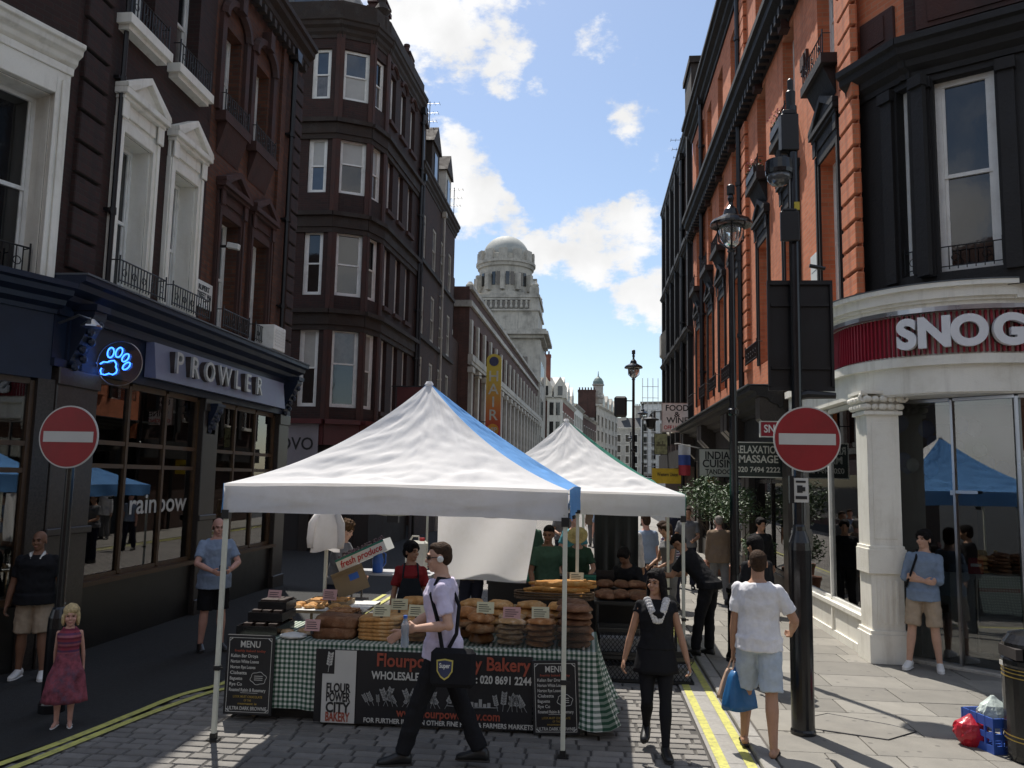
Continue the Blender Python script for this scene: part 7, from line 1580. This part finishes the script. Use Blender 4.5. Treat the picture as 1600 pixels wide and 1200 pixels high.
    if st:
        hb_ = MB()
        def hh(c, r): hb_.ell(hp(*c), tuple(q_*hs for q_ in r), 16, 11, HM)
        dsp = .012
        if st == 'short': hh((0, -.022, .048), (.080, .090, .082)); hh((0, -.052, .0), (.074, .062, .085)); hh((0, .03, .085), (.058, .05, .04))
        elif st == 'crop': hh((0, -.02, .045), (.078, .090, .080)); hh((0, -.05, .005), (.074, .058, .075)); hh((0, .025, .085), (.055, .048, .035)); dsp = .006
        elif st == 'full': hh((0, -.018, .055), (.088, .098, .088)); hh((0, -.05, -.005), (.082, .068, .09)); hh((0, .05, .082), (.066, .045, .04)); hh((-.06, .02, .04), (.03, .06, .05)); hh((.06, .02, .04), (.03, .06, .05))
        elif st == 'curly': hh((0, -.02, .065), (.108, .11, .10)); hh((0, -.06, .01), (.105, .08, .10)); dsp = .06
        elif st == 'long':
            hh((0, -.018, .055), (.088, .098, .086)); hh((0, -.06, -.03), (.088, .062, .12)); hh((0, -.075, -.13), (.085, .045, .10)); hh((.02, .045, .088), (.055, .036, .028)); hh((0, -.08, -.2), (.08, .035, .08))
            for sg in (-1, 1): hh((sg*.072, .005, -.02), (.026, .048, .10)); hh((sg*.078, -.005, -.12), (.026, .042, .085))
        elif st == 'girl':
            hh((0, -.015, .052), (.086, .098, .084)); hh((0, -.055, -.02), (.084, .06, .095)); hh((-.03, .055, .07), (.045, .04, .035))
            for sg in (-1, 1): hh((sg*.074, .005, -.035), (.022, .045, .08))
        elif st == 'balding': hh((0, -.045, .0), (.080, .066, .062)); hh((-.06, -.01, -.005), (.022, .05, .04)); hh((.06, -.01, -.005), (.022, .05, .04)); dsp = .006
        link('hair', skin_up(hb_, hair[1], max(.008, vox*.8), dsp, CH, 2), t)
    # ---- clothes
    tm, sl = top
    if tm:
        mb = MB(); inf = .026 if not fem else .019
        ps = torso(mb, hem-.001 if hem >= 0 else 0, .505, inf)
        if hem < 0:
            lo = P+V((0, 0, hem*s)); etube(mb, [(lo, RH*((hip+inf+.02)*s), FH*((.124*g+inf+.018+belly*.3)*s)), (P+V((0, 0, .04*s)), RH*((hip+inf+.012)*s), FH*((.122*g+inf+.012+belly*.5)*s))], 18)
        for S_, E_, W_ in ((Sl, El, Wl), (Sr, Er, Wr)):
            if sl == 'short': limb2(mb, [S_, S_.lerp(E_, .35), S_.lerp(E_, .72)], [.056*s*g, .060*s, .064*s])
            elif sl == 'cap': limb2(mb, [S_, S_.lerp(E_, .25)], [.050*s, .052*s])
            elif sl == 'rolled': limb2(mb, [S_, S_.lerp(E_, .5), E_, E_.lerp(W_, .18)], [.056*s*g, .058*s, .052*s, .052*s]); mb.ell(E_, (.055*s,)*3, 10, 7)
            elif sl == 'long': limb2(mb, [S_, S_.lerp(E_, .5), E_, E_.lerp(W_, .5), E_.lerp(W_, .96)], [.057*s*g, .058*s, .054*s, .048*s, .040*s]); mb.ell(E_, (.056*s,)*3, 10, 7)
            if sl: mb.ell(S_, ((.052 if fem else .058)*s*(.6+.4*g),)*3, 10, 7)
        link('shirt' if not fem or bottom[0] != 'dress' else 'bodice', skin_up(mb, tm, vox, .027*s, CL, 3), t)
    bk_, bm2 = bottom[:2]
    if bk_ in ('trousers', 'shorts', 'tights'):
        mb = MB(); e = .009 if bk_ != 'tights' else .004
        etube(mb, [(P+V((0, 0, tt*s)), RH*((rx+e)*s), FH*((ry+e)*s)) for tt, rx, ry in ((-.10, .11*g, .09), (-.04, hip*.99, .118*g), (.02, hip*.99, .118*g), (.06, hip*.92, .11*g))], 18)
        for H_, K_, A_ in ((Hl, Kl, Al), (Hr, Kr, Ar)):
            k = .7+.3*g
            if bk_ == 'trousers': limb2(mb, [H_, H_.lerp(K_, .4), K_, K_.lerp(A_, .5), K_.lerp(A_, .98)], [.100*s*k, .092*s*k, .072*s*k, .070*s*k, .066*s]); mb.ell(K_, (.071*s*k,)*3, 10, 7); mb.ell(H_, (.1*s*k,)*3)
            elif bk_ == 'tights': limb2(mb, [H_, H_.lerp(K_, .4), K_, K_.lerp(A_, .3), K_.lerp(A_, .65), A_], [.096*s*k, .082*s*k, .057*s*k, .061*s*k, .047*s, .038*s]); mb.ell(K_, (.057*s*k,)*3, 10, 7)
            else: limb2(mb, [H_, H_.lerp(K_, .45), H_.lerp(K_, .92)], [.106*s*k, .104*s*k, .100*s*k]); mb.ell(H_, (.105*s*k,)*3)
        link(bk_, skin_up(mb, bm2, vox, .026*s if bk_ != 'tights' else 0, CL, 2), t)
    elif bk_ in ('dress', 'skirt'):
        mb = MB(); ln = bottom[2]; n = 30; rings = []
        for k in range(12):
            q_ = k/11; fl = hip+.02+q_*bottom[3]; zz = P.z+(.16*s if bk_ == 'dress' else .1*s)*(1-q_)-ln*s*q_; w0 = wst+.02
            rr = w0+(fl-w0)*min(1, q_*2.2+.0) if q_ < .45 else fl
            rings.append([(P.x+(rr*cos(2*pi*j/n)*(1+.05*q_*sin(j*1.9)))*s, P.y+(rr*.78*sin(2*pi*j/n)*(1+.07*q_*sin(j*2.3)))*s, zz) for j in range(n)])
        mb.ring_loft(rings); o = mb.build('skirt', bm2, t, smooth=True)
    if shoes:
        for A_, K_, sg in ((Al, Kl, -1), (Ar, Kr, 1)):
            fd = foot_dir(K_, A_, sg); rt = V((fd.y, -fd.x, 0)).normalized(); up = rt.cross(fd)
            def Q(f_, u_): return A_+fd*(f_*s)+up*(u_*s)
            if sandals:
                so = MB(); etube(so, [(Q(f_, -.072), rt*w_*s, up*.008*s) for f_, w_ in ((-.07, .024), (-.05, .033), (.0, .031), (.07, .040), (.13, .038), (.17, .026), (.185, .012))], 10); o = link('sandal', so.mesh('sandal', shoes, True), t)
                sb2 = MB(); sb2.tube([Q(.06, -.05)+rt*.04*s, Q(.09, -.022), Q(.14, -.045)], .006*s, 5); sb2.tube([Q(.06, -.05)-rt*.04*s, Q(.09, -.022)], .006*s, 5); link('strap', sb2.mesh('strap', shoes), o)
            else:
                so = MB(); etube(so, [(Q(-.075, -.045), rt*.022*s, up*.03*s), (Q(-.06, -.03), rt*.036*s, up*.05*s), (Q(-.01, -.02), rt*.04*s, up*.058*s), (Q(.05, -.035), rt*.043*s, up*.045*s), (Q(.11, -.05), rt*.046*s, up*.032*s), (Q(.16, -.056), rt*.040*s, up*.026*s), (Q(.19, -.06), rt*.02*s, up*.016*s)], 14)
                o = link('shoe', so.mesh('shoe', shoes, True), t)
                sl2 = MB(); etube(sl2, [(Q(f_, -.078), rt*w_*s, up*.011*s) for f_, w_ in ((-.08, .022), (-.06, .038), (.0, .040), (.1, .048), (.16, .042), (.196, .02))], 12); link('sole', sl2.mesh('sole', 'sole' if shoes != 'shoe_white' else 'shoe_white', True), o)
    t_info = dict(t=t, P=P, NB=NB, HC=HC, HM=HM, hs=hs, s=s, U=U, FW=FW, RT=RT, Wl=Wl, Wr=Wr, El=El, Er=Er, Sl=Sl, Sr=Sr, Al=Al, Ar=Ar, hp=hp, C=C)
    return t_info
def limb2(mb, pts, rad): mb.tube(pts, rad, 12)
def foot_dir(K_, A_, sg):
    d = V((sg*.18, 1, 0)).normalized()
    sh = (K_-A_).normalized(); f = (d-sh*d.dot(sh)*.0)
    tilt = sh.dot(d)            # shin leaning back lifts the heel
    f = V((d.x, d.y, -max(0, tilt-.35)*.9 if A_.z > .12 else 0)).normalized(); return f
def world(p, v): t = p['t']; return Matrix.Rotation(t.rotation_euler.z, 3, 'Z') @ v + t.location

# walking man in front of the stall
w = person('man in lilac t-shirt and black jeans walking left before the bakery stall', -1.17, 6.92, 90, 1.83, 0, 3, 8, la=(-.08, .30, .08), ra=(.08, -.30, .13), lw=(-.24, .17, 1.10), rw=(.20, .37, .99), lp=(-.25, -1, -.5), rp=(.5, -1, -.3), head=(4, -2), g=.96, skin='skin_pale', hair=('crop', 'hair_brown'), top=('cloth_lilac', 'short'), hem=-.10, bottom=('trousers', 'cloth_black'), vox=.0095, lhold=.75, curl=.35)
t = w['t']; s = w['s']; hp = w['hp']
mb = MB(); [mb.ell(hp(sg*.032, .09, .004), (.024*w['hs'], .007*w['hs'], .017*w['hs']), 10, 6, w['HM']) for sg in (-1, 1)]; [mb.tube([hp(sg*.055, .085, .01), hp(sg*.083, .0, .008)], .0035, 5) for sg in (-1, 1)]; mb.tube([hp(-.01, .1, .01), hp(.01, .1, .01)], .003, 4); link('sunglasses', mb.mesh('sunglasses', 'black_gloss', True), t)
mb = MB(); [mb.ell(hp(sg*.093, -.006, -.006), (.012*w['hs'], .026*w['hs'], .026*w['hs']), 12, 8, w['HM']) for sg in (-1, 1)]; link('headphones', mb.mesh('headphones', 'plate_white', True), t)
mb = MB(); C_ = w['C']; rt, fw = -w['RT'], w['FW']
mb.tube([C_(.0, .0)+rt*.21*s, C_(.2, .03)+rt*.185*s, C_(.40, .08)+rt*.15*s, C_(.515, .02)+rt*.09*s, C_(.50, -.06)+rt*.05*s, C_(.3, -.135)+rt*.12*s, C_(.1, -.11)+rt*.18*s, C_(.0, -.05)+rt*.2*s], .016*s, 6); link('bag_strap', mb.mesh('bag_strap', 'cloth_black'), t)
c0 = C_(-.14, -.08)+rt*.235*s; mb = MB().cbox((0, 0, 0), (.09, .36, .30)); sbag = mb.build('shoulder_bag', 'cloth_black', t, c0, (0, .06, .0), bevel=.035)
sbag.scale.x = -1; M('badge_yellow', (.5, .42, .1), .5); M('badge_navy', (.03, .04, .09), .5)
def shield(k): return [(-.09*k, .085*k), (0, .10*k), (.09*k, .085*k), (.085*k, -.03*k), (.045*k, -.09*k), (0, -.12*k), (-.045*k, -.09*k), (-.085*k, -.03*k)]
sd = MB().prism([(a, b) for a, b in shield(.74)], .046, .049, 'x').build('shield_badge', 'badge_yellow', sbag, (0, .06, -.0)); MB().prism([(a, b) for a, b in shield(.62)], .049, .051, 'x').build('shield_field', 'badge_navy', sbag, (0, .06, 0))
tm_ = text_mesh('Super', .07, 'plate_white', bold=.02, extrude=.001, width=.12); link('badge_lettering', tm_, sbag, (.0525, .06, .02), (pi/2, 0, pi/2)).scale = (-.72, .72, 1)
rt = -rt; bp = w['Wl']+(w['Wl']-w['El']).normalized()*.085*s; t2 = thing('water_bottle', 'clear water bottle with a blue cap in the walking man\'s hand', 'bottle', world(w, bp-V((0, 0, .13))-rt*.035*s)); MB().lathe([(.03, 0), (.033, .01), (.033, .06), (.028, .09), (.033, .12), (.033, .17), (.015, .215), (.014, .225)], 14).build('bottle', M('pet', (.5, .58, .66), .1, var=.1, trans=.6), t2, smooth=True); MB().lathe([(.017, .222), (.017, .245), (.005, .246)], 12).build('cap', 'blue_plastic', t2)
# woman in black
w = person('woman in black dress with white lace collar walking towards the camera', .62, 7.60, 178, 1.58, 0, 0, 4, la=(-.08, .16, .08), ra=(.09, -.22, .20), lw=(-.33, .06, .76), rw=(.34, .02, .76), head=(-34, -4), g=1.08, fem=True, skin='skin_tan', hair=('long', 'hair_black'), top=('cloth_black', 'cap'), hem=0, bottom=('tights', 'cloth_black'), shoes='shoe_black', vox=.0095, curl=.45)
t = w['t']; s = w['s']; mb = MB(); n = 28; rings = []
for k in range(10):
    q_ = k/9; fl = .155+.065*q_; zz = w['P'].z+(.17-.36*q_)*s; rings.append([(w['P'].x+fl*cos(2*pi*j/n)*(1+.04*q_*sin(j*2.1))*s, w['P'].y+fl*.78*sin(2*pi*j/n)*(1+.05*q_*sin(j*1.7))*s, zz) for j in range(n)])
mb.ring_loft(rings); link('skirt', mb.mesh('skirt', 'cloth_black', True), t)
M('lace', (.62, .60, .58), .9, var=.3, scale=60, bump=.6, bscale=90); mb = MB(); C_ = w['C']
for sg in (-1, 1):
    for j in range(9): q_ = j/8; p = C_(.50-.19*q_, .085+.062*min(1, q_*2.2))+w['RT']*(sg*(.088-.078*q_)*s); mb.ell(p, ((.036-.012*q_)*s, .014*s, (.036-.010*q_)*s), 8, 6); mb.ell(p+w['RT']*(sg*.022*s)+V((0, 0, .004)), (.02*s, .012*s, .024*s), 8, 6)
link('lace_collar', mb.mesh('lace_collar', 'lace', True), t)
mb = MB(); mb.ell(w['Wl']+V((-.01, .02, -.09)), (.02, .02, .022), 8, 6); link('held_keys', mb.mesh('held_keys', 'steel'), t)
# man seen from behind
w = person('man in white t-shirt and pale denim shorts seen from behind with carrier bags', 1.55, 7.72, -14, 1.76, PZ*.3, -2, -6, la=(-.16, .12, .08), ra=(.10, -.22, .08), lw=(-.25, .04, .75), rw=(.26, .20, 1.02), lp=(-.5, -1, 0), rp=(.55, -1, -.2), head=(14, 0), g=1.0, skin='skin_tan', hair=('crop', 'hair_brown'), top=('cloth_white', 'short'), hem=-.08, bottom=('shorts', 'cloth_denim'), shoes='shoe_black', sandals=True, vox=.0095, lhold=.8)
hw_ = world(w, w['Wl']+(w['Wl']-w['El']).normalized()*.09)
def carrier(name, label, mat, p, w_, d_, h_, rz, seed, handles=True):
    t = thing(name, label, 'bag', (p.x, p.y, p.z-.10-h_), rz); rings = []
    for k in range(9):
        q_ = k/8; a = w_*(1-.42*q_**1.6)*(1 if q_ < .9 else .8); b_ = d_*(1-.55*q_); rings.append([(a/2*max(-1, min(1, 1.35*cos(2*pi*j/24)))*(1+.06*mnoise.noise(V((j*.5, q_*3, seed)))), b_/2*max(-1, min(1, 1.35*sin(2*pi*j/24)))*(1+.15*mnoise.noise(V((j*.7, q_*4, seed+3)))), h_*q_+.01*sin(j)*(q_ < .1)) for j in range(24)])
    MB().ring_loft(rings).build('body', mat, t, smooth=True)
    mb = MB(); [mb.tube([(-w_*.2, sg*.01, h_*.98), (-.01, 0, h_+.10), (.01, 0, h_+.10), (w_*.2, sg*.01, h_*.98)], .006, 5) for sg in (-1, 1)]; mb.build('handles', mat, t); return t
M('bag_blue', (.02, .12, .30), .35, var=.15, scale=4, bump=.3, bscale=12); M('bag_paper', (.42, .28, .20), .8, var=.08)
carrier('blue_carrier_bag', 'blue plastic carrier bag hanging from the man in shorts', 'bag_blue', hw_+V((.05, -.03, 0)), .30, .15, .33, .5, 2); c = carrier('paper_carrier_bag', 'brown paper carrier bag hanging from the man in shorts', 'bag_paper', hw_+V((-.07, .04, .0)), .13, .07, .27, .2, 5); c.rotation_euler.y = .22
# small girl
w = person('small blond girl in a pink striped sun dress on the left', -4.80, 7.53, 204, 1.06, .005, 0, 0, la=(-.09, .02, .08), ra=(.10, .0, .08), lw=(-.20, -.14, .86), rw=(.20, -.14, .86), lp=(-1, .1, 0), rp=(1, .1, 0), head=(6, -4), g=1.05, skin='skin_pink', hair=('girl', 'hair_blond'), top=('dress_stripes', None), hem=.13, bottom=('dress', 'dress_print', .58, .12), shoes='shoe_white', sandals=True, vox=.008, fem=True)
mb = MB(); C_ = w['C']; [mb.tube([C_(.45, .10)+w['RT']*sg*.085*w['s'], C_(.52, .03)+w['RT']*sg*.085*w['s'], C_(.46, -.085)+w['RT']*sg*.08*w['s']], .008, 5) for sg in (-1, 1)]; link('straps', mb.mesh('straps', 'dress_stripes'), w['t'])
# left man in polo shirt
w = person('man in black polo shirt, beige shorts and white trainers standing at the far left', -6.30, 9.15, 200, 1.66, .005, 0, 0, la=(-.17, .08, .08), ra=(.12, -.04, .08), lw=(-.34, .08, .87), rw=(.28, .05, .84), head=(-10, 2), g=1.22, belly=.03, skin='skin_brown', hair=(None, 'hair_black'), top=('cloth_black', 'short'), hem=-.08, bottom=('shorts', 'cloth_beige'), shoes='shoe_white', vox=.0105)
mb = MB(); C_ = w['C']; [mb.tube([C_(.53, -.03)+w['RT']*sg*.05, C_(.515, .06)+w['RT']*sg*.07, C_(.455, .125)+w['RT']*sg*.045], [.014, .018, .012], 6) for sg in (-1, 1)]; link('collar', mb.mesh('collar', 'plate_white'), w['t']); mb = MB(); mb.lathe([(.034, -.012), (.036, 0), (.034, .012)], 10, tuple(w['Wl'])); link('watch', mb.mesh('watch', 'steel'), w['t'])
# man in blue shirt by the shop
w = person('balding man in pale blue shirt and dark shorts beside the left tent leg', -4.98, 10.92, 222, 1.76, .005, 3, 0, la=(-.12, .04, .08), ra=(.12, -.05, .08), lw=(-.10, .34, 1.08), rw=(.14, .34, 1.07), lp=(-1, -.6, -.3), rp=(1, -.6, -.3), head=(-6, 6), g=1.12, belly=.03, skin='skin_pink', hair=('balding', 'hair_brown'), top=('cloth_pale_blue', 'short'), hem=-.14, bottom=('shorts', 'cloth_black'), vox=.0115)
mb = MB().cbox((.02, .40, 1.09), (.08, .03, .12), 0, .5); link('phone', mb.mesh('phone', 'black_gloss'), w['t'])
# leaning man at the corner shop
w = person('young man in pale blue shirt and beige shorts leaning by the cream pillar', 4.36, 11.36, 152, 1.76, PZ, -4, 6, side=-3, la=(-.16, .14, .08), ra=(.18, .22, .08), lw=(.05, .20, 1.14), rw=(-.03, .23, 1.10), lp=(-1, -.1, -.8), rp=(1, -.1, -.8), head=(-36, -3), g=.95, skin='skin_pale', hair=('full', 'hair_black'), top=('cloth_blue', 'rolled'), hem=-.10, bottom=('shorts', 'cloth_beige'), shoes='shoe_white', vox=.0105)
mb = MB(); C_ = w['C']; mb.tube([C_(.52, .0)+w['RT']*.08, C_(.42, .135)+w['RT']*.09, C_(.2, .13)+w['RT']*.15, C_(.05, .02)+w['RT']*.2], .015, 6); link('bag_strap', mb.mesh('bag_strap', 'cloth_black'), w['t'])
# vendor behind the bread
w = person('dark haired vendor in a red polo shirt and dark apron behind the bread', -2.03, 9.62, 192, 1.62, 0, 4, 0, lw=(-.22, .16, .84), rw=(.24, .14, .84), head=(46, 0), g=.98, fem=True, skin='skin_tan', hair=('full', 'hair_black'), top=('cloth_red', 'short'), hem=-.06, bottom=('trousers', 'cloth_navy'), vox=.0105)
mb = MB(); C_ = w['C']; rows = []
for k in range(8): q_ = k/7; wd = .10+.07*min(1, q_*2.5); rows.append([C_(.36-.6*q_, .148-.01*abs(i-4)*.35+.012)+w['RT']*((i-4)/4*wd*w['s']) for i in range(9)])
mb.add([p for r in rows for p in r], [(j*9+i, j*9+i+1, j*9+i+10, j*9+i+9) for j in range(7) for i in range(8)]); [mb.tube([C_(.36, .15)+w['RT']*sg*.09, C_(.52, .05)+w['RT']*sg*.075, C_(.51, -.03)+w['RT']*sg*.06], .011, 5) for sg in (-1, 1)]; link('apron', mb.mesh('apron', 'cloth_apron', True), w['t'])
# people further back
P_ = person
P_('curly haired man in a grey checked shirt behind the hanging coat', -3.42, 11.3, 262, 1.74, 0, 10, lw=(-.12, .34, 1.0), rw=(.12, .36, .98), head=(-8, 10), skin='skin_pale', hair=('curly', 'hair_curly'), top=('cloth_grey', 'rolled'), bottom=('trousers', 'cloth_navy'), vox=.012)
P_('stooping person in a brown top behind the jerrycan', -1.72, 12.4, 20, 1.72, 0, 28, lw=(-.2, .45, .9), rw=(.2, .45, .9), skin='skin_brown', hair=('full', 'hair_black'), top=('cloth_tan', 'long'), bottom=('trousers', 'cloth_navy'), vox=.014, extras=False)
P_('person in a dark green shirt standing behind the white sheet', -.55, 11.6, 200, 1.74, 0, 6, lw=(-.28, .16, .86), rw=(.24, .2, .9), head=(-30, 8), skin='skin_brown', hair=('short', 'hair_black'), top=('cloth_green', 'short'), bottom=('trousers', 'cloth_black'), vox=.013)
w = P_('stallholder in a straw hat leaning over the second stall', -.12, 13.0, 175, 1.66, 0, 24, lw=(-.2, .42, .98), rw=(.22, .42, .98), head=(0, -20), skin='skin_pink', hair=('short', 'hair_grey'), top=('cloth_green', 'short'), bottom=('trousers', 'cloth_black'), vox=.014, extras=False)
mb = MB(); hpw = w['hp']; rings = []
for rr_, zz in ((.15, .045), (.17, .05), (.15, .055), (.088, .06), (.084, .12), (.06, .145), (.01, .15)): rings.append([hpw(rr_*cos(2*pi*j/20), -.01+rr_*1.1*sin(2*pi*j/20), zz) for j in range(20)])
mb.ring_loft(rings); link('straw_hat', mb.mesh('straw_hat', 'straw', True), w['t'])
P_('customer with a teal shirt behind the straw hat', -.25, 15.0, 210, 1.78, 0, 5, lw=(-.1, .35, 1.1), rw=(.2, .3, 1.1), head=(0, -10), skin='skin_pink', hair=('short', 'hair_grey'), top=(M('cloth_teal', (.05, .22, .26), .9).name, 'short'), bottom=('trousers', 'cloth_grey'), vox=.015, extras=False)
P_('man in a loose white shirt waiting at the second stall', .72, 14.6, 330, 1.80, 0, 3, head=(20, 0), skin='skin_tan', hair=('short', 'hair_brown'), top=('cloth_white', 'long'), hem=-.16, bottom=('trousers', 'cloth_grey'), vox=.015, extras=False)
P_('man in a light blue shirt close beside the white shirted man', 1.06, 15.2, 25, 1.78, 0, 0, skin='skin_pink', hair=('short', 'hair_brown'), top=('cloth_pale_blue', 'short'), bottom=('shorts', 'cloth_navy'), vox=.015, extras=False)
P_('woman in a grey sleeveless top holding plants beside the second tent', 1.38, 14.2, 120, 1.66, 0, 4, lw=(-.1, .3, 1.0), rw=(.15, .32, 1.0), fem=True, skin='skin_tan', hair=('full', 'hair_brown'), top=('cloth_grey', 'cap'), bottom=('trousers', 'cloth_grey'), vox=.015, extras=False)
P_('person in a purple and white striped top bending by the second tent leg', 1.62, 15.6, 100, 1.68, 0, 22, lw=(-.1, .4, .95), rw=(.15, .42, .95), skin='skin_tan', hair=('full', 'hair_brown'), top=('shirt_stripes', 'short'), bottom=('trousers', 'cloth_navy'), vox=.015, extras=False)
P_('dark haired stallholder crouching behind the dark loaves', .62, 11.75, 150, 1.66, 0, 30, drop=.12, la=(-.12, .1, .08), ra=(.12, .0, .08), lw=(-.2, .4, .9), rw=(.2, .42, .9), head=(0, -10), skin='skin_brown', hair=('full', 'hair_black'), top=('cloth_black', 'long'), bottom=('trousers', 'cloth_black'), vox=.014, extras=False)
P_('man in black bending over the second stall from the kerb', 1.52, 11.65, 62, 1.78, PZ*.6, 42, la=(-.10, .02, .08), ra=(.12, -.10, .08), lw=(-.16, .55, 1.02), rw=(.16, .52, 1.0), lp=(-.3, -.5, -1), rp=(.5, -.5, -1), head=(0, -25), skin='skin_tan', hair=('short', 'hair_black'), top=('cloth_black', 'short'), bottom=('trousers', 'cloth_black'), vox=.0125)
P_('grey haired man in a tan jacket walking away on the right pavement', 2.55, 16.5, 4, 1.68, PZ, 3, la=(-.1, .14, .08), ra=(.1, -.16, .08), g=1.15, skin='skin_pink', hair=('crop', 'hair_grey'), top=('cloth_tan', 'long'), hem=-.14, bottom=('trousers', 'cloth_grey'), vox=.014, extras=False)
P_('man in a grey t-shirt with a dark strap beyond the second tent', 2.2, 18.6, 170, 1.76, PZ, 0, lw=(-.15, .3, 1.05), rw=(.18, .3, 1.05), skin='skin_tan', hair=('crop', 'hair_brown'), top=('cloth_grey', 'short'), bottom=('trousers', 'cloth_navy'), vox=.015, extras=False)
P_('dark dressed person standing behind the man in white', 1.98, 10.0, 30, 1.70, PZ, 2, skin='skin_tan', hair=('full', 'hair_black'), top=('cloth_black', 'long'), bottom=('trousers', 'cloth_black'), vox=.013, extras=False)
P_('distant passer-by in dark clothes near the potted shrubs', 2.35, 22.6, 175, 1.72, PZ, 0, skin='skin_tan', hair=('short', 'hair_brown'), top=('cloth_navy', 'short'), bottom=('trousers', 'cloth_black'), vox=.018, extras=False)
P_('distant passer-by in a pale top on the road past the tents', .4, 24, 185, 1.70, 0, 0, la=(-.1, .12, .08), ra=(.1, -.12, .08), skin='skin_pink', hair=('short', 'hair_brown'), top=('cloth_pale_blue', 'short'), bottom=('trousers', 'cloth_navy'), vox=.018, extras=False)

# more of the crowd up the street, each a copy with its own place
_pp = {o['label']: o for o in COL.objects if o.get('category') == 'person'}
for src, lb, x, y, rz in (('man in a grey t-shirt with a dark strap', 'distant man in grey at the middle of the road beyond the tents', -.6, 20.5, 200), ('distant passer-by in dark clothes', 'dark clothed passer-by left of the far lamp post', .9, 21.5, 10), ('man in a loose white shirt', 'white shirted man far up the right pavement', 3.0, 27, 185), ('grey haired man in a tan jacket', 'tan jacketed man far up the road', .2, 30, 170), ('dark dressed person standing', 'dark figure close to the shop fronts under the massage sign', 3.1, 15.4, 200), ('person in a dark green shirt', 'green shirted figure far behind the straw hat', -1.0, 15.2, 30), ('stooping person in a brown top', 'stooping figure in brown behind the hanging sheet', -1.2, 13.6, 140)):
    o = next(v for k, v in _pp.items() if k.startswith(src)); c = copy_tree(o); c.location = (x, y, PZ if x > 1.6 else 0); c.rotation_euler.z = R(rz); c['label'] = lb
bpy.data.scenes.remove(TMP)
